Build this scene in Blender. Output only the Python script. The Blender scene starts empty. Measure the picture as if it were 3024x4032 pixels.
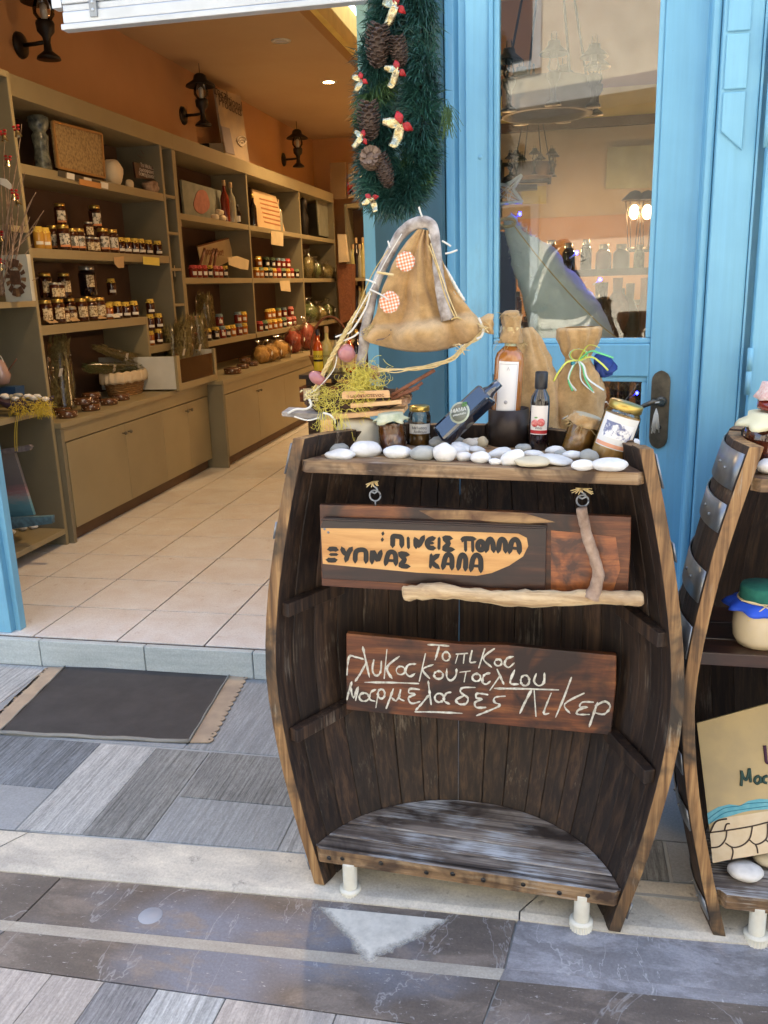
import bpy, math, random
from math import sin, cos, pi, sqrt, atan2, radians
from mathutils import Vector, Matrix, noise
random.seed(11)
V = Vector
scene = bpy.context.scene
col = scene.collection

# ------------------------------------------------------------------ camera
YAW, PITCH, ROLL, FPX = radians(11.73), radians(14.72), radians(1.81), 3403.0
CAM = V((0, 0, 1.5))
_f = V((-sin(YAW)*cos(PITCH), cos(YAW)*cos(PITCH), -sin(PITCH)))
_r = V((cos(YAW), sin(YAW), 0)); _d = _f.cross(_r)
RR = cos(ROLL)*_r + sin(ROLL)*_d
DD = -sin(ROLL)*_r + cos(ROLL)*_d
cd = bpy.data.cameras.new('camera'); cam = bpy.data.objects.new('camera', cd); col.objects.link(cam)
cd.sensor_fit = 'VERTICAL'; cd.sensor_height = 36; cd.lens = FPX/4032*36
cd.clip_start = .05; cd.clip_end = 400
cam.matrix_world = Matrix(((RR.x, -DD.x, -_f.x, 0), (RR.y, -DD.y, -_f.y, 0), (RR.z, -DD.z, -_f.z, 1.5), (0, 0, 0, 1)))
scene.camera = cam

# ------------------------------------------------------------------ sky, sun, exposure
SUN_EL, SUN_ROT = radians(60), radians(20)
w = bpy.data.worlds.new('World'); scene.world = w; w.use_nodes = True
nt = w.node_tree; bg = nt.nodes['Background']
sky = nt.nodes.new('ShaderNodeTexSky'); sky.sky_type = 'NISHITA'; sky.sun_disc = False
sky.sun_elevation = SUN_EL; sky.sun_rotation = SUN_ROT; sky.dust_density = 3.0; sky.air_density = 1.0; sky.ozone_density = 1.0
nt.links.new(sky.outputs[0], bg.inputs[0]); bg.inputs[1].default_value = .15
sl = bpy.data.lights.new('sun', 'SUN'); sl.energy = 3.5; sl.angle = radians(.53); sl.color = (1, .95, .88)
sun = bpy.data.objects.new('sun', sl); col.objects.link(sun)
sd = V((sin(SUN_ROT)*cos(SUN_EL), cos(SUN_ROT)*cos(SUN_EL), sin(SUN_EL)))
sun.rotation_euler = sd.to_track_quat('Z', 'Y').to_euler()
vs = scene.view_settings; vs.view_transform = 'Standard'; vs.look = 'None'; vs.gamma = 1; vs.use_curve_mapping = False
vs.exposure = 2.25

# ------------------------------------------------------------------ photo ray helpers (photo seen at 1659 x 2212)
KD = 3024/1659
def ray(x, y):
    a = (x*KD-1512)/FPX; b = (y*KD-2016)/FPX
    return RR*a + DD*b + _f
def at(x, y, X=None, Y=None, Z=None):
    r = ray(x, y)
    if X is not None: t = (X-CAM.x)/r.x
    elif Y is not None: t = (Y-CAM.y)/r.y
    else: t = (Z-CAM.z)/r.z
    return CAM + r*t
def proj(p):
    v = V(p)-CAM; q = v.dot(_f)
    return (v.dot(RR)/q*FPX+1512)/KD, (v.dot(DD)/q*FPX+2016)/KD
def yof(px, X, z):                       # depth at which a point with this X and height shows at column px
    a = (px*KD-1512)/FPX; q = RR-_f*a
    return -(q.x*X+q.z*(z-1.5))/q.y

# ------------------------------------------------------------------ mesh builder
class MB:
    def __init__(s): s.v = []; s.f = []; s.mi = []; s.sm = []
    def add(s, vs, fs, mi=0, sm=False):
        n = len(s.v); s.v += [tuple(p) for p in vs]
        for f in fs: s.f.append(tuple(i+n for i in f)); s.mi.append(mi); s.sm.append(sm)
        return s
    def box(s, x0, x1, y0, y1, z0, z1, M=None, mi=0):
        p = [V((x, y, z)) for z in (z0, z1) for y in (y0, y1) for x in (x0, x1)]
        if M: p = [M@q for q in p]
        return s.add(p, [(0, 2, 3, 1), (4, 5, 7, 6), (0, 1, 5, 4), (2, 6, 7, 3), (0, 4, 6, 2), (1, 3, 7, 5)], mi)
    def prism(s, pts, n, th, mi=0):      # polygon of 3d points, extruded along n by th
        n = V(n).normalized()*th; k = len(pts); a = [V(p) for p in pts]; b = [p+n for p in a]
        fs = [tuple(range(k))[::-1], tuple(range(k, 2*k))]
        fs += [(i, (i+1) % k, k+(i+1) % k, k+i) for i in range(k)]
        return s.add(a+b, fs, mi)
    def tube(s, path, r, seg=8, mi=0, sm=True, flat=1.0, cap=True):
        P = [V(p) for p in path]; n = len(P)
        R_ = r if isinstance(r, (list, tuple)) else [r]*n
        T = [(P[min(i+1, n-1)]-P[max(i-1, 0)]).normalized() for i in range(n)]
        u = T[0].orthogonal().normalized(); vs = []
        for i in range(n):
            u = u-T[i]*u.dot(T[i])
            u = u.normalized() if u.length > 1e-6 else T[i].orthogonal().normalized()
            w_ = T[i].cross(u)
            for k in range(seg):
                a = 2*pi*k/seg; vs.append(P[i]+(u*cos(a)+w_*sin(a)*flat)*R_[i])
        fs = [(i*seg+k, i*seg+(k+1) % seg, (i+1)*seg+(k+1) % seg, (i+1)*seg+k) for i in range(n-1) for k in range(seg)]
        if cap: fs += [tuple(range(seg))[::-1], tuple((n-1)*seg+k for k in range(seg))]
        return s.add(vs, fs, mi, sm)
    def lathe(s, prof, seg=18, M=None, mi=0, sm=True, a0=0, a1=2*pi, cap=False):
        full = abs(a1-a0-2*pi) < 1e-6; m = seg if full else seg+1; vs = []
        for (r, z) in prof:
            for k in range(m):
                a = a0+(a1-a0)*k/seg; vs.append(V((r*cos(a), r*sin(a), z)))
        if M: vs = [M@q for q in vs]
        fs = []
        for i in range(len(prof)-1):
            for k in range(seg if full else seg):
                k2 = (k+1) % m if full else k+1
                fs.append((i*m+k, i*m+k2, (i+1)*m+k2, (i+1)*m+k))
        return s.add(vs, fs, mi, sm)
    def ell(s, c, r, seg=14, rings=9, rough=0, seed=0, M=None, mi=0, fr=3.0, sq=1.0):
        vs = []; c = V(c)
        for i in range(rings+1):
            t = pi*i/rings
            for k in range(seg):
                a = 2*pi*k/seg
                d = V((sin(t)*cos(a), sin(t)*sin(a), cos(t)))
                if sq != 1: d = V([math.copysign(abs(q)**sq, q) for q in d])
                g = 1+rough*noise.noise(d*fr*.5+V((seed*3.1, seed*1.7, 0)))
                vs.append(V((d.x*r[0], d.y*r[1], d.z*r[2]))*g)
        if M: vs = [M@q for q in vs]
        vs = [q+c for q in vs]
        fs = [(i*seg+k, (i+1)*seg+k, (i+1)*seg+(k+1) % seg, i*seg+(k+1) % seg) for i in range(rings) for k in range(seg)]
        return s.add(vs, fs, mi, True)
    def grid(s, P, mi=0, sm=True, closed=False):     # P[i][j] points
        n, m = len(P), len(P[0]); vs = [p for row in P for p in row]
        fs = [(i*m+j, i*m+j+1, (i+1)*m+j+1, (i+1)*m+j) for i in range(n-1) for j in range(m-1)]
        return s.add(vs, fs, mi, sm)
    def mesh(s, name, mats, off=None):
        me = bpy.data.meshes.new(name)
        v = s.v if off is None else [(p[0]-off[0], p[1]-off[1], p[2]-off[2]) for p in s.v]
        me.from_pydata(v, [], s.f)
        for m in (mats if isinstance(mats, (list, tuple)) else [mats]): me.materials.append(m)
        me.polygons.foreach_set('material_index', s.mi); me.polygons.foreach_set('use_smooth', s.sm)
        me.update(); return me
def link(name, me, parent=None, bevel=0, kind=None, solid=0):
    o = bpy.data.objects.new(name, me); col.objects.link(o)
    if parent: o.parent = parent
    if solid:
        m = o.modifiers.new('s', 'SOLIDIFY'); m.thickness = solid; m.offset = 0
    if bevel:
        m = o.modifiers.new('b', 'BEVEL'); m.width = bevel; m.segments = 2; m.limit_method = 'ANGLE'; m.angle_limit = radians(40)
    if kind: o['kind'] = kind
    return o
def wloc(p):
    return p.matrix_world.translation if p is None else V(p.location) + (wloc(p.parent) if p.parent else V((0, 0, 0)))
def part(name, mb, mats, parent, bevel=0, world=True, kind=None, solid=0):
    off = wloc(parent) if (world and parent is not None) else None
    return link(name, mb.mesh(name, mats, off), parent, bevel, kind, solid)
def tag(o, label=None, cat=None, group=None, kind=None):
    if label: o['label'] = label
    if cat: o['category'] = cat
    if group: o['group'] = group
    if kind: o['kind'] = kind
    return o
def thing(name, label, cat, loc=(0, 0, 0), rz=0, group=None):
    o = bpy.data.objects.new(name, None); o.empty_display_size = .05; col.objects.link(o)
    o.location = loc; o.rotation_euler = (0, 0, rz)
    return tag(o, label, cat, group)
def copy_tree(o, parent=None):
    c = o.copy(); col.objects.link(c)
    if parent: c.parent = parent
    for ch in [q for q in bpy.data.objects if q.parent == o and q != c]: copy_tree(ch, c)
    return c

# ------------------------------------------------------------------ materials
def newmat(name):
    m = bpy.data.materials.new(name); m.use_nodes = True
    return m, m.node_tree, m.node_tree.nodes['Principled BSDF']
def nd(t, typ, **kw):
    n = t.nodes.new(typ)
    for k, v in kw.items(): setattr(n, k, v)
    return n
def ramp(t, fac, stops):
    r = nd(t, 'ShaderNodeValToRGB'); e = r.color_ramp.elements
    while len(e) < len(stops): e.new(.5)
    for i, (p, c) in enumerate(stops):
        e[i].position = p; e[i].color = (c, c, c, 1) if isinstance(c, (int, float)) else (*c, 1)
    t.links.new(fac, r.inputs[0]); return r.outputs[0]
def coords(t, scale=(1, 1, 1), rnd=True, space='Object', rot=(0, 0, 0)):
    tc = nd(t, 'ShaderNodeTexCoord'); mp = nd(t, 'ShaderNodeMapping'); mp.inputs['Scale'].default_value = scale
    mp.inputs['Rotation'].default_value = rot
    t.links.new(tc.outputs[space], mp.inputs[0])
    if rnd:
        oi = nd(t, 'ShaderNodeObjectInfo'); mu = nd(t, 'ShaderNodeMath', operation='MULTIPLY'); mu.inputs[1].default_value = 37
        t.links.new(oi.outputs['Random'], mu.inputs[0]); t.links.new(mu.outputs[0], mp.inputs['Location'])
    return mp.outputs[0]
def noi(t, vec, scale=5, detail=4, rough=.55, dist=0):
    n = nd(t, 'ShaderNodeTexNoise'); n.inputs['Scale'].default_value = scale; n.inputs['Detail'].default_value = detail
    n.inputs['Roughness'].default_value = rough; n.inputs['Distortion'].default_value = dist
    t.links.new(vec, n.inputs['Vector']); return n.outputs['Fac']
def mix(t, fac, a, b, mode='MIX'):
    m = nd(t, 'ShaderNodeMix', data_type='RGBA', blend_type=mode)
    for i, q in ((0, fac), (6, a), (7, b)):
        if hasattr(q, 'is_linked') or hasattr(q, 'links'): t.links.new(q, m.inputs[i])
        elif i == 0: m.inputs[0].default_value = q
        else: m.inputs[i].default_value = (*q, 1)
    return m.outputs[2]
def bump(t, b, h, strength=.3, dist=.002):
    n = nd(t, 'ShaderNodeBump'); n.inputs['Strength'].default_value = strength; n.inputs['Distance'].default_value = dist
    t.links.new(h, n.inputs['Height']); t.links.new(n.outputs[0], b.inputs['Normal'])
def plain(name, c, rough=.55, c2=None, sc=6, bp=0, bs=60, metal=0, coat=0, var=0, spec=.5, sheen=0):
    m, t, b = newmat(name)
    b.inputs['Roughness'].default_value = rough; b.inputs['Metallic'].default_value = metal
    b.inputs['Coat Weight'].default_value = coat; b.inputs['Specular IOR Level'].default_value = spec
    b.inputs['Sheen Weight'].default_value = sheen
    vec = coords(t)
    if c2 is None: c2 = tuple(q*.82 for q in c)
    cc = ramp(t, noi(t, vec, sc, 5), [(.32, c2), (.68, c)])
    if var:
        oi = nd(t, 'ShaderNodeObjectInfo'); mr = nd(t, 'ShaderNodeMapRange'); mr.inputs[3].default_value = 1-var; mr.inputs[4].default_value = 1+var*.6
        t.links.new(oi.outputs['Random'], mr.inputs[0])
        cc = mix(t, 1.0, cc, mr.outputs[0], 'MULTIPLY')
    t.links.new(cc, b.inputs['Base Color'])
    if bp: bump(t, b, noi(t, vec, bs, 4), bp)
    return m
def emis(name, c, s):
    m, t, b = newmat(name); b.inputs['Base Color'].default_value = (*c, 1)
    b.inputs['Emission Color'].default_value = (*c, 1); b.inputs['Emission Strength'].default_value = s; return m
def wood(name, stops, scale=(60, 60, 2.2), rough=.6, wear=None, wpos=(.55, .72), wscale=(90, 90, 5), bp=.5, patch=None, coat=0, var=.25, rot=(0, 0, 0), psc=5):
    m, t, b = newmat(name); vec = coords(t, scale, rot=rot)
    g = noi(t, vec, 1, 6, .65, .4); c = ramp(t, g, stops)
    if patch:
        c = mix(t, ramp(t, noi(t, coords(t, (1, 1, 1)), psc, 4, .6, .6), [(.45, 0), (.62, 1)]), c, patch)
    if wear:
        wn = noi(t, coords(t, wscale, rot=rot), 1, 7, .75)
        big = noi(t, coords(t, (1, 1, 1)), 7, 3)
        mu = nd(t, 'ShaderNodeMath', operation='MULTIPLY'); t.links.new(wn, mu.inputs[0]); t.links.new(big, mu.inputs[1])
        c = mix(t, ramp(t, mu.outputs[0], [(wpos[0]*.55, 0), (wpos[1]*.55, 1)]), c, wear)
    oi = nd(t, 'ShaderNodeObjectInfo'); mr = nd(t, 'ShaderNodeMapRange'); mr.inputs[3].default_value = 1-var; mr.inputs[4].default_value = 1+var
    t.links.new(oi.outputs['Random'], mr.inputs[0]); c = mix(t, 1.0, c, mr.outputs[0], 'MULTIPLY')
    t.links.new(c, b.inputs['Base Color']); b.inputs['Roughness'].default_value = rough; b.inputs['Coat Weight'].default_value = coat
    b.inputs['Coat Roughness'].default_value = .35
    bump(t, b, g, bp, .002); return m
def glass(name, tint=(.95, .97, .97), refl=1.0, rough=.02, base=.04):
    m, t, b = newmat(name); t.nodes.remove(b)
    tr = nd(t, 'ShaderNodeBsdfTransparent'); tr.inputs[0].default_value = (*tint, 1)
    gl = nd(t, 'ShaderNodeBsdfGlossy'); gl.inputs['Roughness'].default_value = rough
    fr = nd(t, 'ShaderNodeFresnel'); fr.inputs[0].default_value = 1.5
    mu = nd(t, 'ShaderNodeMath', operation='MULTIPLY_ADD'); mu.inputs[1].default_value = refl; mu.inputs[2].default_value = base
    t.links.new(fr.outputs[0], mu.inputs[0]); mx = nd(t, 'ShaderNodeMixShader')
    t.links.new(mu.outputs[0], mx.inputs[0]); t.links.new(tr.outputs[0], mx.inputs[1]); t.links.new(gl.outputs[0], mx.inputs[2])
    t.links.new(mx.outputs[0], t.nodes['Material Output'].inputs[0]); return m
def burlap(name, c, c2):
    m, t, b = newmat(name); vec = coords(t, (1, 1, 1), rnd=False)
    hs = []
    for ax in ('X', 'Z'):
        wv = nd(t, 'ShaderNodeTexWave', wave_type='BANDS', bands_direction=ax); wv.inputs['Scale'].default_value = 190
        wv.inputs['Distortion'].default_value = 1.6; wv.inputs['Detail'].default_value = 2; t.links.new(vec, wv.inputs['Vector']); hs.append(wv.outputs['Fac'])
    mu = nd(t, 'ShaderNodeMath', operation='ADD'); t.links.new(hs[0], mu.inputs[0]); t.links.new(hs[1], mu.inputs[1])
    cc = mix(t, ramp(t, noi(t, vec, 18, 6, .7), [(.38, 0), (.62, 1)]), c2, c)
    dk = ramp(t, mu.outputs[0], [(.25, .45), (1.2, 1.0)])
    t.links.new(mix(t, 1.0, cc, dk, 'MULTIPLY'), b.inputs['Base Color'])
    b.inputs['Roughness'].default_value = .95; b.inputs['Sheen Weight'].default_value = .25
    bump(t, b, mu.outputs[0], .7, .0012); return m

def paint(name, c, c2):
    m, t, b = newmat(name); b.inputs['Roughness'].default_value = .5
    cc = mix(t, ramp(t, noi(t, coords(t), 4, 5), [(.32, 0), (.68, 1)]), c2, c)
    st = noi(t, coords(t, (70, 70, 2.5)), 1, 5, .7); cc = mix(t, 1.0, cc, ramp(t, st, [(.3, .93), (.7, 1.05)]), 'MULTIPLY')
    sp = noi(t, coords(t, (60, 60, 25)), 1, 4, .8); cc = mix(t, ramp(t, sp, [(.71, 0), (.74, 1)]), cc, tuple(q*.45 for q in c))
    gr = noi(t, coords(t, (6, 6, 2)), 1, 6, .75); cc = mix(t, ramp(t, gr, [(.58, 0), (.75, .35)]), cc, (.16, .22, .24))
    t.links.new(cc, b.inputs['Base Color']); bump(t, b, st, .25, .001); return m
M_ = {}
M_['blue'] = paint('blue_paint', (.185, .46, .635), (.15, .395, .57))
M_['blue2'] = paint('blue_paint_shutter', (.225, .525, .69), (.19, .46, .635))
M_['teal'] = plain('teal_reflection', (.05, .14, .19), .5)
M_['shelf'] = plain('olive_shelf_paint', (.30, .25, .145), .45, (.265, .22, .125), 3, .05, 30)
M_['shelfside'] = plain('grey_green_shelf_board', (.20, .18, .12), .5, (.17, .15, .10), 4)
M_['oback'] = plain('brown_back_wall_board', (.085, .045, .028), .7)
M_['orange'] = plain('orange_wall_paint', (.52, .29, .14), .75, (.47, .26, .12), 2, .1, 50)
M_['ceil'] = plain('beige_ceiling_paint', (.50, .36, .21), .8, (.47, .33, .19), 2)
M_['yellow'] = plain('yellow_beam_paint', (.85, .68, .2), .7)
M_['dirt'] = plain('dark_kickboard', (.13, .075, .04), .6)
M_['white'] = plain('white_laminate', (.62, .62, .58), .5)
M_['black'] = plain('black_iron', (.018, .014, .012), .45, metal=.3)
M_['alu'] = plain('white_aluminium', (.62, .66, .68), .35, metal=.35)
M_['steel'] = plain('galvanised_steel', (.30, .33, .36), .38, (.2, .2, .2), 14, .15, 30, metal=.75)
M_['bronze'] = plain('old_bronze', (.19, .165, .125), .42, (.08, .075, .06), 26, .2, 60, metal=.8)
M_['wplastic'] = plain('white_plastic', (.72, .71, .62), .5, (.6, .57, .47), 20)
M_['gold'] = plain('gold_lid', (.62, .44, .12), .28, metal=.85)
M_['goldfoil'] = plain('gold_foil', (.66, .60, .40), .2, (.34, .26, .11), 90, .8, 120, metal=.95)
M_['silver'] = plain('silver_lid', (.4, .4, .38), .3, metal=.8)
M_['red'] = plain('red_cloth', (.50, .015, .02), .5, (.25, .01, .01), 60)
M_['paper'] = plain('white_paper', (.78, .77, .72), .6)
M_['tagp'] = plain('cream_card', (.62, .5, .3), .7)
M_['yeltag'] = plain('yellow_card', (.75, .62, .12), .7)
M_['honey'] = plain('dark_honey', (.055, .012, .004), .08, (.03, .008, .003), 8, coat=.6)
M_['amber'] = plain('amber_honey', (.35, .11, .015), .1, (.22, .06, .01), 8, coat=.6)
M_['pollen'] = plain('pale_pollen', (.55, .3, .05), .2, coat=.5)
M_['jamblack'] = plain('black_jam', (.012, .006, .008), .08, coat=.6)
M_['jamred'] = plain('red_jam', (.2, .02, .01), .08, coat=.6)
M_['jamor'] = plain('orange_jam', (.4, .12, .01), .08, coat=.6)
M_['cyel'] = plain('yellow_cloth', (.72, .5, .08), .85, var=.2)
M_['cred'] = plain('red_check_cloth', (.5, .06, .05), .85)
M_['cgrn'] = plain('green_cloth', (.16, .24, .12), .85)
M_['cblu'] = plain('grey_blue_cloth', (.16, .24, .28), .85)
M_['cpnk'] = plain('pink_cloth', (.6, .2, .16), .85)
M_['cello'] = glass('cellophane', (.97, .95, .90), .55, .18, .03)
M_['glassc'] = glass('clear_glass', (.93, .95, .95), 1.0, .015, .02)
M_['herb'] = plain('dried_herbs', (.40, .33, .15), .9, (.15, .14, .05), 60, .8, 90, var=.3)
M_['herbg'] = plain('green_dried_herbs', (.18, .22, .08), .9, (.05, .08, .03), 60, .8, 90)
M_['wicker'] = plain('wicker', (.3, .17, .06), .6, (.18, .09, .03), 90, .8, 120)
M_['linen'] = plain('linen_trim', (.6, .5, .36), .9, bp=.5)
M_['plaster'] = plain('white_plaster_stone', (.72, .62, .45), .8, bp=.3, bs=20)
M_['straw'] = plain('yellow_shred', (.8, .62, .06), .7, var=.2)
M_['barrelfront'] = wood('barrel_stave_wood', [(.3, (.008, .0045, .003)), (.48, (.024, .013, .008)), (.66, (.07, .038, .02))], (70, 70, 1.6), .6, (.20, .165, .125), (.60, .86), (150, 150, 7), .9, var=.35)
M_['staveedge'] = wood('barrel_edge_wood', [(.3, (.06, .03, .014)), (.46, (.21, .11, .042)), (.66, (.40, .24, .10))], (75, 75, 3.0), .6, (.33, .28, .2), (.62, .84), (120, 120, 8), .9, (.035, .026, .018), var=.15)
M_['greyplank'] = wood('weathered_grey_plank', [(.3, (.045, .035, .03)), (.48, (.17, .135, .11)), (.64, (.36, .31, .26))], (2.2, 70, 70), .65, (.55, .57, .58), (.46, .72), (7, 190, 190), .9, (.05, .036, .028), var=.2)
M_['lip'] = wood('worn_front_edge', [(.3, (.07, .04, .022)), (.5, (.24, .145, .07)), (.68, (.40, .29, .17))], (3, 60, 60), .6, (.42, .38, .32), (.6, .85), (8, 140, 140), .8, (.05, .028, .016), var=.1, psc=9)
M_['topplank'] = wood('bleached_top_plank', [(.3, (.10, .055, .025)), (.5, (.32, .19, .08)), (.7, (.5, .4, .28))], (3, 60, 60), .6, (.5, .5, .48), (.55, .8), (7, 140, 140), .8, (.07, .03, .02), var=.1)
M_['boardred'] = wood('red_brown_sign_board', [(.3, (.04, .012, .006)), (.5, (.13, .04, .014)), (.7, (.30, .11, .03))], (4, 60, 55), .5, (.35, .2, .1), (.8, .95), (8, 120, 120), .4, (.022, .010, .007), coat=.25, var=.1, psc=6)
M_['boarddark'] = wood('dark_stained_board', [(.3, (.012, .005, .004)), (.55, (.035, .012, .007)), (.75, (.10, .035, .012))], (4, 60, 60), .35, (.4, .4, .42), (.8, .97), (14, 60, 60), .3, (.013, .006, .005), coat=.3, var=.1)
M_['pine'] = wood('pale_pine', [(.35, (.50, .235, .065)), (.55, (.66, .36, .12)), (.7, (.72, .44, .17))], (3, 30, 30), .4, None, bp=.15, coat=.3, var=.08)
M_['pinelite'] = wood('pale_pine_batten', [(.35, (.55, .30, .12)), (.55, (.68, .42, .2)), (.7, (.74, .52, .28))], (4, 60, 60), .6, None, bp=.3, var=.12)
M_['stick'] = wood('dead_branch', [(.3, (.25, .15, .07)), (.5, (.50, .36, .2)), (.7, (.68, .54, .33))], (5, 60, 60), .8, (.72, .62, .46), (.6, .85), (10, 90, 90), 1.0, (.30, .2, .12), var=.1)
M_['branch'] = plain('grey_barked_branch', (.56, .51, .46), .85, (.22, .18, .15), 42, 1.0, 60)
M_['brown_branch'] = plain('brown_branch_bark', (.48, .35, .26), .8, (.18, .11, .07), 30, .9, 70)
M_['ink'] = plain('black_paint', (.008, .008, .008), .4)
M_['chalk'] = plain('chalk', (.72, .74, .68), .9, (.42, .40, .34), 120, .3, 200)
M_['stone'] = plain('white_pebble', (.82, .81, .78), .75, (.60, .59, .56), 22, .35, 110, var=.14)
M_['stoneg'] = plain('grey_pebble', (.42, .42, .38), .75, (.30, .31, .29), 60, .25, 150, var=.15)
M_['stoneb'] = plain('beige_pebble', (.60, .53, .38), .75, (.5, .43, .3), 14, .25, 150)
M_['limestone'] = plain('cream_limestone', (.66, .60, .45), .8, (.42, .36, .25), 12, .4, 50)
M_['burlap'] = burlap('burlap', (.84, .54, .23), (.56, .33, .12))
M_['rope'] = plain('straw_rope', (.66, .5, .22), .85, (.45, .32, .12), 80, .6, 200)
M_['string'] = plain('white_string', (.74, .72, .64), .9, bp=.4)
M_['raffia'] = plain('raffia', (.78, .62, .32), .7, (.58, .44, .2), 60)
M_['nest'] = plain('yellow_green_fibre', (.85, .74, .14), .6, (.66, .56, .09), 30)
M_['shallot'] = plain('pink_shallot', (.42, .17, .16), .3, (.30, .10, .10), 9, coat=.3)
M_['cinnamon'] = plain('cinnamon_bark', (.23, .085, .04), .7, (.13, .045, .02), 50, .5)
M_['tin'] = plain('rusty_dark_tin', (.055, .04, .034), .45, (.028, .02, .018), 18, .2, 50, metal=.45)
M_['cork'] = plain('cork', (.5, .34, .18), .9)
M_['terracan'] = plain('terracotta', (.4, .18, .1), .8)
def dense(P, m=4):
    Q = [V(P[0])]
    P = [V(p) for p in P]
    for i in range(len(P)-1):
        p0, p1, p2, p3 = P[max(i-1, 0)], P[i], P[i+1], P[min(i+2, len(P)-1)]
        for j in range(1, m+1):
            t_ = j/m; Q.append(.5*((2*p1)+(p2-p0)*t_+(2*p0-5*p1+4*p2-p3)*t_*t_+(3*p1-p0-3*p2+p3)*t_**3))
    return Q
W_, G_, B_ = M_['stone'], M_['stoneg'], M_['stoneb']
SG = (at(971, 300, Y=2.42)-at(970, 300, Y=2.42)).length
print('base ok')
# ------------------------------------------------------------------ ground surfaces
def stonemat(name, c, c2, spots=None, groove=0, gsc=90, sc=4, rough=.7, fleck=None, axis='X', streak=(1, 1, 1), blue=None, vein=None):
    m, t, b = newmat(name); tc = coords(t, streak, rnd=True)
    cc = ramp(t, noi(t, tc, sc, 7, .62, .3), [(.3, c2), (.7, c)])
    if blue: cc = mix(t, ramp(t, noi(t, coords(t, (1, 1.3, 1)), 1.7, 3, .5), [(.5, 0), (.62, 1)]), cc, blue)
    if spots: cc = mix(t, ramp(t, noi(t, coords(t, (1, 1, 1)), 22, 4, .7), [(.62, 0), (.74, 1)]), cc, spots)
    if fleck:
        cc = mix(t, ramp(t, noi(t, coords(t, (38, 130, 60)), 1, 5, .8), [(.62, 0), (.67, 1)]), cc, fleck)
    if vein:
        vn = noi(t, coords(t, (2.2, .9, 1), rot=(0, 0, .5)), 1.6, 5, .6, 1.2); cc = mix(t, ramp(t, vn, [(.492, 0), (.5, .55), (.508, 0)]), cc, vein)
        cc = mix(t, ramp(t, noi(t, coords(t, (1, 2.4, 1)), 5, 6, .7, .5), [(.5, 0), (.62, .7)]), cc, tuple(q*1.5 for q in c))
    fine = noi(t, coords(t, (1, 1, 1)), 160, 3, .7)
    cc = mix(t, 1.0, cc, ramp(t, fine, [(.3, .82), (.7, 1.1)]), 'MULTIPLY')
    b.inputs['Roughness'].default_value = rough
    if groove:
        g1 = noi(t, coords(t, (gsc*4.2, 2.2, 1)), 1, 3, .6); g2 = noi(t, coords(t, (gsc*9, 26, 1)), 1, 4, .75)
        mu = nd(t, 'ShaderNodeMath', operation='MULTIPLY'); t.links.new(g1, mu.inputs[0]); t.links.new(g2, mu.inputs[1])
        cc = mix(t, 1.0, cc, ramp(t, mu.outputs[0], [(.14, 1-groove), (.22, 1-groove*.45), (.36, 1.18)]), 'MULTIPLY')
        bump(t, b, mu.outputs[0], .8, .002)
    else: bump(t, b, fine, .2, .001)
    t.links.new(cc, b.inputs['Base Color']); return m
S_tile = stonemat('beige_floor_tile', (.72, .72, .69), (.62, .57, .51), (.5, .42, .36), 0, sc=7, rough=.35)
S_grout = plain('dark_grout', (.06, .042, .035), .9)
S_gr1 = stonemat('blue_grey_grooved_slab', (.21, .24, .27), (.15, .17, .19), None, .62, 30)
S_gr2 = stonemat('grey_grooved_slab', (.27, .28, .27), (.19, .20, .20), None, .6, 26)
S_lt = stonemat('pale_combed_slab', (.46, .47, .46), (.34, .36, .36), None, .42, 24)
S_md = stonemat('mid_grey_slab', (.31, .33, .34), (.25, .27, .28), None, .28, 20)
S_sm = stonemat('smooth_grey_slab', (.30, .32, .34), (.24, .26, .27), None, 0)
S_joint = plain('pale_mortar', (.36, .38, .38), .9)
S_riser = stonemat('pale_grey_wood_grain_tile', (.50, .56, .56), (.38, .44, .45), None, 0, sc=3, streak=(1.5, 1, 14))
S_cream = stonemat('cream_kerb_stone', (.58, .54, .45), (.36, .34, .30), (.22, .21, .19), 0, sc=9, streak=(.8, 2, 1))
S_mar = stonemat('brown_grey_marble', (.155, .13, .11), (.10, .085, .075), None, 0, sc=5, rough=.45, fleck=(.45, .44, .42), streak=(1, 3, 1), blue=(.17, .185, .225), vein=(.4, .4, .4))
S_marb = stonemat('blue_grey_marble', (.25, .25, .265), (.17, .165, .17), None, 0, sc=3, rough=.45, fleck=(.5, .5, .5), streak=(1, 2.5, 1), vein=(.6, .6, .6))
S_strip = stonemat('cream_grey_stripe_stone', (.42, .39, .33), (.29, .265, .225), None, 0, sc=6, rough=.5, streak=(1, 4, 1))
S_wd1 = stonemat('pale_wood_look_slab', (.44, .40, .36), (.34, .31, .28), None, .25, 22)
S_wd2 = stonemat('grey_wood_look_slab', (.27, .27, .27), (.2, .2, .21), None, .5, 30)

def slab(name, quad, z0, z1, m, parent, bv=.002, gap=.0035):
    c = sum((V(q) for q in quad), V((0, 0, 0)))/len(quad)
    q2 = []
    for p in quad:
        d = V(p)-c; L = d.length; q2.append(c+d*((L-gap*1.3)/L))
    mb = MB().prism([(p[0], p[1], z0) for p in q2], (0, 0, 1), z1-z0)
    off = V((c.x, c.y, z1)); o = link(name, mb.mesh(name, m, off), parent, bv); o.location = off - wloc(parent); return o
SK = -.005   # tiny skew of the street joints against the shop front
g = MB().box(-60, 60, -60, 60, -.3, -.02)
ground = part('ground', g, plain('packed_subground', (.2, .19, .17), .9), None, kind='structure')
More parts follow.
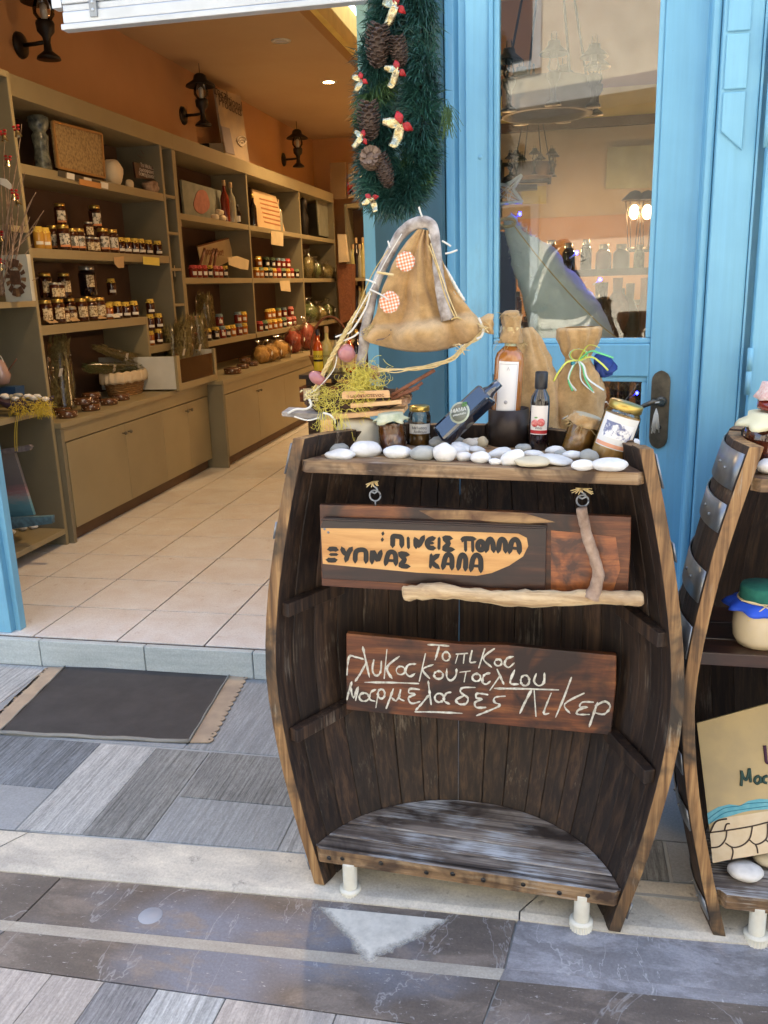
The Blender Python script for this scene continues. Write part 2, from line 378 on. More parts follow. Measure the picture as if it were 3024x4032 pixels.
# shop floor, laid tile by tile near the door
fl = part('shop_floor', MB().box(-3.6, 3.4, 2.955, 12.2, -.0, .134), S_grout, None, kind='structure')
TW = .3765; xs0 = -1.738; tm = MB().box(-TW/2+.0036, TW/2-.0036, -TW/2+.0036, TW/2-.0036, 0, .006).mesh('tile', S_tile)
t1 = MB().box(-TW/2+.0036, TW/2-.0036, -.166, .166, 0, .006).mesh('tile', S_tile)
for j in range(-1, 15):
    yc = 3.309+TW*(j+.5) if j >= 0 else 3.309-.170
    for i in range(-4, 7):
        xc = xs0+TW*(i+.5)
        if xc > .4 or (j > 7 and (xc < -2.8)): continue
        o = link('tile', t1 if j < 0 else tm, fl, .0015); o.location = (xc, yc, .134)
part('far_tiles', MB().box(-3.2, 3.2, 3.309+TW*15, 12.1, .134, .139), S_tile, fl)
part('side_tiles', MB().box(xs0+TW*7-.3, 3.2, 2.97, 3.309+TW*15, .134, .1385), S_tile, fl)
# riser
st = part('door_step', MB().box(-4, 1.2, 2.94, 2.954, -.01, .125), S_joint, None, kind='structure')
for k in range(-3, 7):
    x0 = -2.106+.5*.7532*k*1.0
    x0 = -2.02+.377*k*1.03
for a, b_ in ((-3.4, -2.64), (-2.64, -2.062), (-2.062, -1.60), (-1.60, -1.146), (-1.146, -.69), (-.69, -.23), (-.23, .2)):
    part('step_block', MB().box(a+.002, b_-.002, 2.926, 2.955, .028, .1405), S_riser, st, .003)
# paving between step and kerb
pv = part('pavement', MB().box(-6, 6, 1.90, 2.945, -.02, .0265), S_joint, None, kind='structure')
def g3(x, y): p = at((x/1.3825)*.5486, (2300+y/1.3825)*.5486, Z=.03); return (p.x, p.y)
Yf, Ym1, Yn = 2.922, 2.38, 1.925
def rect(x0, x1, y0, y1): return [(x0, y0, 0), (x1, y0, 0), (x1, y1, 0), (x0, y1, 0)]
xa = -2.62
SL = [(-3.4, -2.42, 2.62, Yf, S_sm), (-3.4, -2.42, 2.39, 2.62, S_lt), (-2.42, -2.03, 2.39, Yf, S_lt), (-2.03, -1.2, 2.39, Yf, S_sm)]
SL += [(-1.2, -.86, 2.39, Yf, S_md), (-.86, -.5, 2.39, Yf, S_gr2), (-.5, .1, 2.39, Yf, S_sm), (.1, .9, 2.5, Yf, S_md)]
P1 = g3(60, 840); P2 = g3(540, 880); P3 = g3(910, 880); P4 = g3(1115, 880); P5 = g3(310, 1150); P6 = g3(960, 1125)
print('paving marks', P1, P2, P3, P4, P5, P6, g3(170, 1345), g3(560, 1370), g3(760, 1390), g3(1480, 1180), g3(1380, 1430))
e = [-2.45, -1.88, -1.575, -1.285, -1.205]
SL += [(-3.2, -2.47, 2.10, 2.385, S_lt), (-2.47, P2[0], 2.105, 2.385, S_gr1), (-3.2, P2[0], 1.94, 2.105, S_sm), (P2[0], -1.292, 1.94, 2.385, S_lt), (-1.292, -1.105, 1.94, 2.385, S_gr2),
       (-1.105, -.63, 2.125, 2.385, S_gr2), (-1.105, -.72, 1.94, 2.125, S_md), (-.72, -.18, 1.94, 2.125, S_lt), (-.63, -.1, 2.125, 2.385, S_lt), (-.18, .3, 1.94, 2.125, S_gr2), (-.1, .24, 2.125, 2.385, S_gr1),
       (.3, .9, 1.94, 2.125, S_sm), (.24, .9, 2.125, 2.5, S_sm), (.9, 1.6, 1.94, 2.9, S_gr2), (1.6, 2.6, 1.94, 2.9, S_md)]
def yk2(x): return 1.888+(x+1.54)*.035+.007
for (x0, x1, y0, y1, m) in SL: slab('paving_slab', rect(x0, x1, y0, y1) if y0 != 1.94 else [(x0, yk2(x0), 0), (x1, yk2(x1), 0), (x1, y1, 0), (x0, y1, 0)], .0, .03, m, pv)
# cream kerb
kb = part('kerb', MB().box(-6, 6, 1.86, 1.93, -.02, .012), S_joint, None, kind='structure')
def yk(x, y): return 1.737+(x+1.43)*.052 if y < 1.8 else 1.888+(x+1.54)*.035
KP = [at(x, y, Z=.005) for x, y in ((0, 1881), (768, 1948), (1069, 1979), (1348, 2015), (1659, 2042))]
def kn(x):
    if x <= KP[0].x: i = 0
    else: i = max([j for j in range(4) if KP[j].x <= x] or [0])
    a, b_ = KP[i], KP[i+1]; return a.y+(b_.y-a.y)*(x-a.x)/(b_.x-a.x)
print('kerb', KP)
for a, b_ in ((-3.6, -2.3), (-2.3, -1.50), (-1.50, -.02), (-.02, .9), (.9, 2.2)):
    sk = .10
    n_ = 9; nr = [(a-.05+(b_-a-.004)*i/n_+.002, 0) for i in range(n_+1)]; nr = [(x, kn(x)+.004*noise.noise(V((x*9, 0, 3)))) for x, _ in nr]; ff = [(a+.05+.002, yk(a, 1.905)), (b_+.05-.002, yk(b_, 1.905))]
    kmb = MB(); bot = [(x, y, -.03) for x, y in nr]; t0 = [(x, y, .004) for x, y in nr]; t1_ = [(x, y+.016, .013+.002*noise.noise(V((x*20, 1, 3)))) for x, y in nr]; t2 = [(ff[0][0]+(ff[1][0]-ff[0][0])*i/n_, ff[0][1]+(ff[1][1]-ff[0][1])*i/n_, .0315) for i in range(n_+1)]
    kmb.grid([bot, t0, t1_, t2, [(x, y, -.03) for x, y, z in t2]], sm=False); c_ = V(((a+b_)/2, 1.82, .0)); ko = link('kerb_stone', kmb.mesh('kerb_stone', S_cream, c_), kb); ko.location = c_
# dark marble band and cross stripe
mbnd = part('marble_band', MB().box(-6, 6, 1.46, 1.90, -.04, -.008), S_joint, None, kind='structure')
def ys(x, y): return {1.752: kn(x)+.012, 1.603: 1.590+(x+1.43)*.035, 1.563: 1.556+(x+1.43)*.035}.get(y, 1.455+(x+1.3)*.0)
for a, b_ in ((-3.2, -1.285), (-1.285, -.085), (-.085, 1.6)):
    dx = .06
    rt = a > -.1
    slab('marble_slab', [(a-.01, ys(a, 1.603), 0), (b_-.01, ys(b_, 1.603), 0), (b_+.01, ys(b_, 1.752), 0), (a+.01, ys(a, 1.752), 0)], -.03, .0, S_marb if rt else S_mar, mbnd, .001, .002)
    slab('marble_slab', [(a-.02, ys(a, 1.563), 0), (b_-.02, ys(b_, 1.563), 0), (b_-.01, ys(b_, 1.603), 0), (a-.01, ys(a, 1.603), 0)], -.03, .0, S_marb if rt else S_strip, mbnd, .001, .0)
    slab('marble_slab', [(a-.05, ys(a, 1.425), 0), (b_-.05, ys(b_, 1.425), 0), (b_-.02, ys(b_, 1.563), 0), (a-.02, ys(a, 1.563), 0)], -.03, .0, S_mar, mbnd, .001, .002)
wm_, wt, wb = newmat('pale_triangle'); wb.inputs['Roughness'].default_value = .8  # paler triangle on the slab, edges broken up by noise
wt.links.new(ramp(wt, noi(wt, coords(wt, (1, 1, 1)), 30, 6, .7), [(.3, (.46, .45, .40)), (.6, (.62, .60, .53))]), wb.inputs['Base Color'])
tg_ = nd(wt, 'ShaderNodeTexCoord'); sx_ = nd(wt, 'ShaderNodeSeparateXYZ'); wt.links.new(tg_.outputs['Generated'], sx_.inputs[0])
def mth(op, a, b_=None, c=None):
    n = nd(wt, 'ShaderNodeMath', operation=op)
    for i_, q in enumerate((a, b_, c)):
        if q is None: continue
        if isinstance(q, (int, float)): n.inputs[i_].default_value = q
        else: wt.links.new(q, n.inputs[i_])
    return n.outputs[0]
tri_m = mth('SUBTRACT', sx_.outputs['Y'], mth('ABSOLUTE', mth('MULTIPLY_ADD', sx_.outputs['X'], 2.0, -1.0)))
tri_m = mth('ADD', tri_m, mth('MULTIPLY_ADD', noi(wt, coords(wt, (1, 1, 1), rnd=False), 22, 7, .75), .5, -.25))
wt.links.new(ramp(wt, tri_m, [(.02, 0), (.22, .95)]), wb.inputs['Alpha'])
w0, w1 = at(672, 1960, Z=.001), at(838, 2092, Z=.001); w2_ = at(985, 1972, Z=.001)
part('pale_triangle', MB().prism([(w0.x, w1.y, .0006), (w2_.x, w1.y, .0006), (w2_.x, w0.y+.012, .0006), (w0.x, w0.y+.004, .0006)], (0, 0, 1), .0006), wm_, mbnd)
part('drain_cover', MB().lathe([(.0, .002), (.028, .002), (.03, .0)], 20, Matrix.Translation(at(325, 1978, Z=.0))), plain('zinc_disc', (.32, .34, .38), .5), mbnd)
# wood-look slabs at the near edge, and the street beyond
st2 = part('street', MB().box(-8, 8, -8, 1.455, -.06, -.0075), S_joint, None, kind='structure')
xw = -1.9; k = 0; rs = random.Random(3)
while xw < 1.0:
    wd = rs.choice((.13, .19, .25, .16)); m = (S_wd1, S_wd2, S_lt, S_wd1)[k % 4]
    slab('paving_slab', [(xw-.02, 1.0, 0), (xw+wd-.02, 1.0, 0), (xw+wd, ys(xw+wd, 1.455), 0), (xw, ys(xw, 1.455), 0)], -.04, .0, m, st2, .001, .0025); xw += wd; k += 1
part('street_slabs', MB().box(-8, 8, -7.9, .98, -.0075, .0), S_wd1, st2)
# ------------------------------------------------------------------ door mat
M_mat = plain('dark_rubber_mat', (.052, .049, .048), .8, (.036, .034, .034), 12, .3, 200)
M_mb = plain('tan_scalloped_trim', (.42, .33, .23), .8, (.30, .24, .18), 14)
M_edge = plain('grey_mat_edge', (.22, .22, .2), .7)
BL, BR, FR, FL = at(140, 1443, Z=.032), at(500, 1452, Z=.032), at(408, 1605, Z=.032), at(-3, 1585, Z=.032)
dm = thing('door_mat', 'dark doormat with scalloped tan side trims below the shop step', 'doormat', ((BL+FR)/2).to_tuple()[:2]+(.03,))
part('mat_panel', MB().prism([p+V((0, 0, 0)) for p in (FL, FR, BR, BL)], (0, 0, 1), .006), M_mat, dm, .002)
def lp(a, b_, z=.038): return [V((p.x, p.y, z+.002*sin(i*1.7))) for i, p in enumerate([a.lerp(b_, k/12) for k in range(13)])]
for a, b_ in ((FL, FR), (FR, BR), (BL, FL)): part('edging_strip', MB().tube(lp(a, b_), .007, 6, flat=.5), M_edge, dm)
for a, b_, s_ in ((FR, BR, 1), (FL, BL, -1)):
    tt = (b_-a).normalized(); nn = V((tt.y, -tt.x, 0))*s_; pts = [a+nn*.004, b_+nn*.004]; n = 15; L = (b_-a).length
    for k in range(n):
        c = b_.lerp(a, (k+.5)/n)+nn*.062
        for q in range(6): an = -pi/2+pi*q/5; pts.append(c-tt*sin(an)*L/n*.5+nn*cos(an)*L/n*.5)
    if s_ > 0: pass
    mbs = MB().prism([V((p.x, p.y, .0325)) for p in pts], (0, 0, 1), .004)
    tr = part('scalloped_trim', mbs, M_mb, dm)
    for k in range(n):
        c = b_.lerp(a, (k+.5)/n)+nn*.066
        if k % 1 == 0 and (k < 2 or k > 12 or s_ < 0): part('punched_hole', MB().lathe([(0, .0005), (.004, .0005)], 7, Matrix.Translation((c.x, c.y, .0368))), M_['ink'], tr)
print('ground ok')
# ------------------------------------------------------------------ shop shell
CZ = 3.34
def struct(name, mb, m): return part(name, mb, m, None, kind='structure')
struct('shop_left_wall', MB().box(-3.3, -3.2, 3.1, 12.2, 0, 3.9), M_['orange'])
struct('shop_back_wall', MB().box(-3.3, 3.3, 11.6, 11.7, 0, 3.9), M_['orange'])
struct('shop_right_wall', MB().box(3.2, 3.3, 3.1, 12.2, 0, 3.9), M_['orange'])
XC = at(743, 123, Z=CZ).x
print('XC', XC)
ce = struct('shop_ceiling', MB().box(-3.3, XC, 3.1, 12.2, CZ, CZ+.08).box(XC, 3.3, 10.1, 12.2, CZ, CZ+.08).box(XC, 3.3, 3.1, 4.4, CZ, CZ+.08).box(XC+.1, 3.3, 4.4, 10.1, 3.72, 3.8), M_['ceil'])
by = struct('ceiling_recess_edge', MB().box(XC, XC+.05, 4.4, 10.1, CZ+.08, 3.72).box(XC, 3.3, 10.1, 10.15, CZ+.08, 3.72).box(XC+.0, 3.3, 4.35, 4.4, CZ+.08, 3.8), M_['yellow'])
beam = tag(part('ceiling_beam', MB().box(XC, 3.2, 9.0, 9.12, 3.02, 3.30), M_['yellow'], None), 'yellow painted beam across the shop behind the glass door', 'beam')
# ------------------------------------------------------------------ facade
YF = 2.72
fw = struct('shop_front_wall', MB().box(-6, -2.455, 3.0, 3.2, -.02, 6.5).box(-2.24, 6, 2.9, 3.1, 2.62, 6.5).box(1.3, 6, 2.56, 2.7, -.02, 6.5).box(.36, 1.8, 2.55, 2.9, 2.75, 6.5), plain('cream_render', (.6, .55, .45), .85))
lj = thing('door_jamb', 'blue painted left jamb of the open shop doorway', 'door jamb', (-2.2, 3.0, .14))
jx = at(36, 1360, Y=3.0).x; jx = yof  # placeholder kept simple
jp = at(35, 1360, Y=2.99)
part('jamb_post', MB().box(-2.46, jp.x-.025, 2.99, 3.09, .14, 2.6), M_['blue'], lj, .003)
part('stop_moulding', MB().box(jp.x-.025, jp.x, 3.02, 3.06, .14, 2.6), M_['blue'], lj, .002)
# centre post
def px_at(x, y, Y): return at(x, y, Y=Y)
mp = thing('door_post', 'blue painted post between the open leaf and the glass door', 'post', (-.27, YF, .14))
xl, xr = at(1008, 600, Y=YF).x, at(1056, 600, Y=YF).x
part('post_body', MB().box(xl, xr, YF, YF+.09, .14, 2.9), M_['blue2'], mp, .003)
part('stop_moulding', MB().box(xl-.022, xl-.001, YF+.02, YF+.08, .14, 2.9), M_['blue'], mp, .002)
sc_ = MB()
for yy in (340, 960, 1100): q = at(1037, yy*1.0, Y=YF); sc_ = MB().lathe([(0, .002), (.006, .002), (.007, 0)], 10, Matrix.Translation((q.x, YF-.0005, q.z))@Matrix.Rotation(pi/2, 4, 'X')); part('screw_plug', sc_, M_['blue2'], mp)

def frame_rect(mb, u0, u1, z0, z1, w, d0, d1, T):   # rectangular frame as 4 boxes in leaf space (u, depth, z)
    for a in ((u0, u1, z0, z0+w), (u0, u1, z1-w, z1), (u0, u0+w, z0+w, z1-w), (u1-w, u1, z0+w, z1-w)):
        mb.box(a[0], a[1], d0, d1, a[2], a[3], T)
# glass leaf B (right of post): runs from the post to the wall post, 11 degrees
def leafT(p, ang): return Matrix.Translation(p)@Matrix.Rotation(ang, 4, 'Z')
B0 = V((xr+.004, YF+.01, 0)); angB = -radians(12)
TB = leafT(B0, angB)
def uB(x, y, d=0.0):     # pixel -> leaf space (u, z)
    n = V((sin(angB), -cos(angB), 0)); r = ray(x, y); b0 = B0
    t = (b0-CAM).dot(n)/r.dot(n); q = CAM+r*t; return (q-b0).dot(V((cos(angB), sin(angB), 0))), q.z
WB = uB(1500, 700)[0]
gl_x1 = uB(1418, 500)[0]; gz0 = uB(1200, 742)[1]; gz1 = 2.75
pz1 = uB(1350, 812)[1]; pz0 = .5
print('leaf B', WB, gl_x1, gz0, pz1)
lb = thing('glass_door', 'closed blue glazed door beside the barrel, brass handle on its right', 'door', B0.to_tuple()[:2]+(.14,))
GL = glass('window_glass', (.90, .93, .92), 1.0, .01, .075)
mb = MB(); mb.box(gl_x1, WB, -.022, .022, .2, 2.9, TB); part('door_stile', mb, M_['blue'], lb, .004)
mb = MB(); mb.box(.0, .012, -.022, .022, .2, 2.9, TB); part('door_stile', mb, M_['blue'], lb, .002)
mb = MB(); mb.box(.012, gl_x1, -.022, .022, pz1, gz0, TB); part('middle_rail', mb, M_['blue'], lb, .004)
mb = MB(); mb.box(.012, gl_x1, -.022, .022, .2, pz0, TB); part('bottom_rail', mb, M_['blue'], lb, .004)
mb = MB(); frame_rect(mb, .012, gl_x1, gz0, 2.9, .016, -.014, .012, TB); part('glazing_bead', mb, M_['blue2'], lb, .004)
mb = MB(); frame_rect(mb, .012, uB(1398, 850)[0], pz0, pz1, .016, -.014, .012, TB); part('glazing_bead', mb, M_['blue2'], lb, .004)
mb = MB(); mb.box(uB(1398, 850)[0], gl_x1, -.022, .022, pz0, pz1, TB); part('lower_stile', mb, M_['blue'], lb)
part('upper_pane', MB().box(.02, gl_x1-.01, -.002, .002, gz0+.01, 2.89, TB), GL, lb)
part('lower_pane', MB().box(.02, uB(1398, 850)[0]-.01, -.002, .002, pz0+.01, pz1-.01, TB), GL, lb)
# handle
hu, hz = uB(1427, 883); hh = .215; Th = TB@Matrix.Translation((hu, -.024, hz))
out = []
for k in range(9): a = pi*k/8; out.append((.026*cos(a)*(.8 if 2 < k < 6 else 1), hh*.5-.026+.032*sin(a)))
poly = [(x, z) for x, z in out] + [(-x, -z) for x, z in out]
hp = part('handle_plate', MB().prism([Th@V((x, -.004, z)) for x, z in poly], Th.to_3x3()@V((0, 1, 0)), .005), M_['bronze'], lb, .0015)
pa = [Th@V(q) for q in ((.004, -.006, .025), (.004, -.04, .025), (-.012, -.05, .03), (-.035, -.052, .02), (-.058, -.052, .008), (-.078, -.05, .006), (-.09, -.05, .010))]
part('handle_lever', MB().tube(pa, [.011, .009, .008, .0065, .0055, .005, .006], 8), M_['bronze'], hp)
part('handle_rose', MB().lathe([(0, .012), (.012, .011), (.015, .004), (.016, 0)], 14, Th@Matrix.Translation((.004, -.004, .025))@Matrix.Rotation(pi/2, 4, 'X')), M_['bronze'], hp)
part('keyhole', MB().lathe([(0, .003), (.006, .003), (.006, 0)], 10, Th@Matrix.Translation((.002, -.0045, -.05))@Matrix.Rotation(pi/2, 4, 'X')), M_['ink'], hp)
tsl = thing('white_tassel', 'white string tassel hanging on the brass door handle', 'tassel', (Th@V((-.004, -.05, -.0))).to_tuple())
mt = MB(); q0 = Th@V((-.004, -.053, .012))
for k in range(22):
    a = random.uniform(-1, 1); mt.tube([q0+V((0, 0, 0)), q0+V((a*.006, 0, -.02)), q0+V((a*.011, random.uniform(-.004, .004), -.055-random.random()*.018))], .0013, 4)
part('strands', mt, M_['string'], tsl)
strg = MB().tube([Th@V((.004, -.055, .03)), Th@V((-.12, -.05, .0)), at(1310, 868, Y=2.2), at(1250, 885, Y=2.15), at(1215, 905, Y=2.12)], .0016, 5)
o = part('string', strg, M_['string'], None); tag(o, 'thin white string stretched from the door handle to the sack', 'string')
# right wall post, boards and shutter (parallel to the street)
YR = 2.50
wp = thing('facade_pilaster', 'blue boarded pilaster with chevron moulding between door and shutter', 'pilaster', (at(1540, 1000, Y=YR).x, YR, .03))
x0 = (TB@V((WB, 0, 0))).x; x1 = at(1512, 500, Y=YR+.06).x
def xs(x, y=700, Y=YR): return at(x, y, Y=Y).x
part('jamb_board', MB().box(x0+.002, xs(1503), YR+.05, YR+.12, .03, 3.0), M_['blue'], wp, .003)
part('inner_moulding', MB().box(xs(1503)+.001, xs(1522), YR+.02, YR+.12, .03, 3.0), M_['blue2'], wp, .008)
part('pilaster_board', MB().box(xs(1522)+.001, xs(1604), YR, YR+.12, .03, 3.0), M_['blue2'], wp, .004)
part('side_bead', MB().box(xs(1604)+.001, xs(1606)+.004, YR-.004, YR+.12, .03, 3.0), M_['blue2'], wp)
zc = [at(1590, y, Y=YR).z for y in (71, 196, 245)]
xa_, xb_ = xs(1552, 200), xs(1622, 200)-.012
xb_ = min(xb_, xs(1604)-.012); xa_ = xs(1530)
for (za, zb) in ((zc[0]+.003, zc[0]+.16), (zc[1]+.003, zc[0]-.003)): part('raised_panel', MB().box(xa_, xb_, YR-.007, YR-.0005, za, zb), M_['blue2'], wp, .003)
zt = zc[1]-.003; zb1 = at(1555, 285, Y=YR).z; zb2 = at(1605, 326, Y=YR).z
part('chevron_panel', MB().prism([(xa_, YR-.0005, zt), (xb_, YR-.0005, zt), (xb_, YR-.0005, zb2), (xa_, YR-.0005, zb1)], (0, -1, 0), .0065), M_['blue2'], wp, .003)
for i, (px, py) in enumerate(((1502, 1325), (1514, 1290), (1527, 1230), (1540, 1185))):
    for dd in (-.0055, .0055):
        q = at(px, py, Y=YR); part('flute', MB().box(q.x+dd-.0022, q.x+dd+.0022, YR-.0035, YR-.0004, .3, q.z), M_['blue2'], wp, .001)
sh = thing('folding_shutter', 'blue painted folding shutter with barrel hinges at the right edge', 'shutter', (xs(1640), YR, .03))
sx0 = xs(1604)+.021
part('shutter_leaf', MB().box(sx0, sx0+.55, YR-.035, YR-.003, .06, 3.0), M_['blue2'], sh, .004)
part('shutter_leaf', MB().box(sx0-.03, sx0+1.2, YR+.02, YR+.05, .06, 3.0), M_['blue2'], sh, .004)
for px, ya, yb in ((1642, 40, 140), (1624, 0, 0), (1594, 752, 852)):
    if ya == yb: continue
    a, b_ = at(1590 if px == 1594 else 1630, ya, Y=YR-.04), at(1590 if px == 1594 else 1626, yb, Y=YR-.04)
    zz = (a.z+b_.z)/2; h_ = (a.z-b_.z)/2
    if px != 1594: pass
    xh = sx0-.004
    part('hinge', MB().lathe([(0, -h_), (.0075, -h_), (.0075, -.002), (.0068, -.0018), (.0068, .0018), (.0075, .002), (.0075, h_), (0, h_)], 12, Matrix.Translation((xh, YR-.042, zz))), M_['blue2'], sh)
zz = at(1640, 250, Y=YR-.04).z
part('hinge', MB().lathe([(0, -.075), (.0075, -.075), (.0075, -.002), (.0068, 0), (.0075, .002), (.0075, .075), (0, .075)], 12, Matrix.Translation((sx0-.004, YR-.042, zz))), M_['blue2'], sh)
part('plinth', MB().box(x0+.001, 1.8, YR+.055, YR+.2, .0, .0295), plain('pink_stone_plinth', (.42, .26, .24), .7), wp)

# open leaf A (left of post), swung into the shop
A0 = V((xl-.024, YF+.06, 0)); angA = pi-radians(62); 
dirA = V((-cos(radians(62)), sin(radians(62)), 0)); nA = V((dirA.y, -dirA.x, 0))
def uA(x, y):
    r = ray(x, y); t = (A0-CAM).dot(nA)/r.dot(nA); q = CAM+r*t; return (q-A0).dot(dirA), q.z
WA = uA(800, 640)[0]; TA = Matrix(((dirA.x, -nA.x, 0, A0.x), (dirA.y, -nA.y, 0, A0.y), (0, 0, 1, 0), (0, 0, 0, 1)))
print('leaf A', WA, uA(985, 600), uA(830, 800), uA(900, 770), uA(975, 862))
la = thing('open_door_leaf', 'blue glazed door leaf standing open behind the little boat', 'door', A0.to_tuple()[:2]+(.14,))
i0, i1 = uA(977, 600)[0], uA(833, 600)[0]; zA = uA(900, 771)[1]; zB = uA(900, 838)[1]
for u0, u1 in ((0, i0), (i1, WA)): part('door_stile', MB().box(u0, u1, -.02, .02, .2, 2.9, TA), M_['blue'], la, .003)
part('middle_rail', MB().box(i0, i1, -.02, .02, zB, zA, TA), M_['blue'], la, .003)
part('bottom_rail', MB().box(i0, i1, -.02, .02, .2, .5, TA), M_['blue'], la, .003)
mb = MB(); frame_rect(mb, i0, i1, zA, 2.9, .018, -.026, .01, TA); part('glazing_bead', mb, M_['blue2'], la, .003)
mb = MB(); frame_rect(mb, i0, i1, .5, zB, .018, -.026, .01, TA); part('glazing_bead', mb, M_['blue2'], la, .003)
part('upper_pane', MB().box(i0+.005, i1-.005, -.002, .002, zA+.005, 2.88, TA), GL, la)
part('lower_pane', MB().box(i0+.005, i1-.005, -.002, .002, .51, zB-.005, TA), GL, la)
part('reflection_board', MB().box(i0-.01, i1+.01, .025, .035, .3, 2.9, TA), M_['teal'], la)  # added board; its teal stands in for blue reflected in the pane
# stickers on the pane
def text(s, size, m, M, parent, name='lettering', ext=.0004, align='CENTER', sx=1):
    c = bpy.data.curves.new(name, 'FONT'); c.body = s; c.size = size; c.align_x = align; c.align_y = 'CENTER'; c.extrude = ext; c.resolution_u = 2
    t_ = bpy.data.objects.new('tmp', c); col.objects.link(t_); dg = bpy.context.evaluated_depsgraph_get()
    me = bpy.data.meshes.new_from_object(t_.evaluated_get(dg)); bpy.data.objects.remove(t_)
    me.transform(M@Matrix.Diagonal((sx, 1, 1, 1))); me.transform(Matrix.Translation(-wloc(parent))) if parent else None
    me.materials.clear(); me.materials.append(m); return link(name, me, parent)
def leafA_M(u, z, d=-.006):   # text frame: x right as seen, y up, normal to viewer
    return Matrix(((-dirA.x, 0, nA.x, 0), (-dirA.y, 0, nA.y, 0), (0, 1, 0, 0), (0, 0, 0, 1))) if False else Matrix.Translation(TA@V((u, d, z)))@Matrix(((-dirA.x, 0, nA.x, 0), (-dirA.y, 0, nA.y, 0), (0, 1, 0, 0), (0, 0, 0, 1)))
cu, cz = uA(957, 503); stk = plain('sticker_blue', (.015, .20, .42), .4); stw = plain('sticker_white', (.8, .82, .85), .5)
sk = thing('bank_card_sticker', 'blue bank card sticker on the open leaf, upper of two', 'sticker', (TA@V((cu, -.004, cz))).to_tuple())
w2 = abs(uA(940, 503)[0]-uA(975, 503)[0])/2; h2 = abs(uA(957, 470)[1]-uA(957, 535)[1])/2
part('sticker_sheet', MB().box(cu-w2, cu+w2, -.006, -.0045, cz-h2, cz+h2, TA), stk, sk)
text('ΕΜΠΟΡΙΚΗ ΤΡΑΠΕΖΑ', .0155, stw, leafA_M(cu, cz+h2*.62, -.0062), sk, sx=.9)
text('κάρτες', .014, stw, leafA_M(cu-.02, cz+h2*.35, -.0062), sk)
part('card_logo', MB().box(cu+.004, cu+.032, -.0066, -.006, cz-h2*.72, cz-h2*.15, TA), stw, sk)
part('card_logo', MB().box(cu-.036, cu-.010, -.0066, -.006, cz-h2*.72, cz-h2*.15, TA), stw, sk)
text('VISA', .011, stk, leafA_M(cu+.018, cz-h2*.45, -.0068), sk)
cz2 = uA(960, 552)[1]; sk2 = thing('card_sticker', 'dark blue card sticker with orange disc, lower of two', 'sticker', (TA@V((cu, -.004, cz2))).to_tuple())
part('sticker_sheet', MB().box(cu-w2*.8, cu+w2*.8, -.006, -.0045, cz2-h2*.5, cz2+h2*.42, TA), plain('sticker_navy', (.01, .03, .2), .4), sk2)
text('CARD', .017, stw, leafA_M(cu-.005, cz2+h2*.22, -.0062), sk2)
part('orange_disc', MB().lathe([(0, .0005), (.014, .0005), (.014, 0)], 16, TA@Matrix.Translation((cu+.003, -.0062, cz2-h2*.15))@Matrix.Rotation(pi/2, 4, 'X')), plain('disc_orange', (.8, .25, .02), .5), sk2)

# roller shutter above the doorway
YS = 2.90
a = at(135, 55, Y=YS); b_ = at(797, 16, Y=YS); zt0 = (a.z+b_.z)/2; rx0, rx1 = a.x, -.36
rs_ = thing('roller_shutter', 'raised white aluminium roller shutter over the open doorway', 'roller shutter', ((rx0+rx1)/2, YS, zt0))
part('bottom_bar', MB().box(rx0, rx1, YS-.012, YS+.03, zt0, zt0+.018), M_['alu'], rs_, .003)
z = zt0+.018
for h_, dp in ((.036, 0), (.022, .006), (.03, .002), (.05, .004), (.05, .004), (.05, .004), (.05, .004), (.05, .004), (.05, .004)):
    part('slat', MB().box(rx0+.008, rx1, YS-.008+dp, YS+.025, z+.0012, z+h_), M_['alu'], rs_, .004); z += h_
bx = at(206, 30, Y=YS).x
part('lock_bracket', MB().box(bx-.013, bx+.013, YS-.014, YS-.008, zt0+.03, zt0+.2), M_['steel'], rs_, .001)
for k in range(3): part('bracket_bolt', MB().lathe([(0, .004), (.004, .003), (.005, 0)], 10, Matrix.Translation((bx, YS-.014, zt0+.05+k*.022))@Matrix.Rotation(pi/2, 4, 'X')), M_['alu'], rs_)
part('guide_rail', MB().box(rx0-.03, rx0+.004, YS+.0, YS+.04, zt0+.07, zt0+.4), M_['alu'], rs_)

# ------------------------------------------------------------------ house across the street (behind the viewer, seen in the panes)
oh = thing('opposite_house', 'cream rendered house across the street, seen only in the glass', 'house', (0, -4.2, 0))
part('wall', MB().box(-9, 9, -4.5, -4.2, 0, 6.2), plain('opposite_render', (.62, .56, .43), .9), oh)
for x in (-6.4, -3.9, -1.5, 1.6, 4.6):
    for z in (.9, 3.7):
        f = part('window', MB().box(x-.55, x+.55, -4.2, -4.16, z, z+1.5), plain('grey_window_frame', (.4, .42, .4), .6), oh)
        part('pane', MB().box(x-.45, x+.45, -4.16, -4.15, z+.1, z+1.4), plain('dark_pane', (.03, .035, .04), .1), f)
part('balcony', MB().box(-4, 1.6, -4.2, -3.5, 3.2, 3.34), plain('balcony_slab', (.4, .38, .33), .8), oh)
print('facade ok')
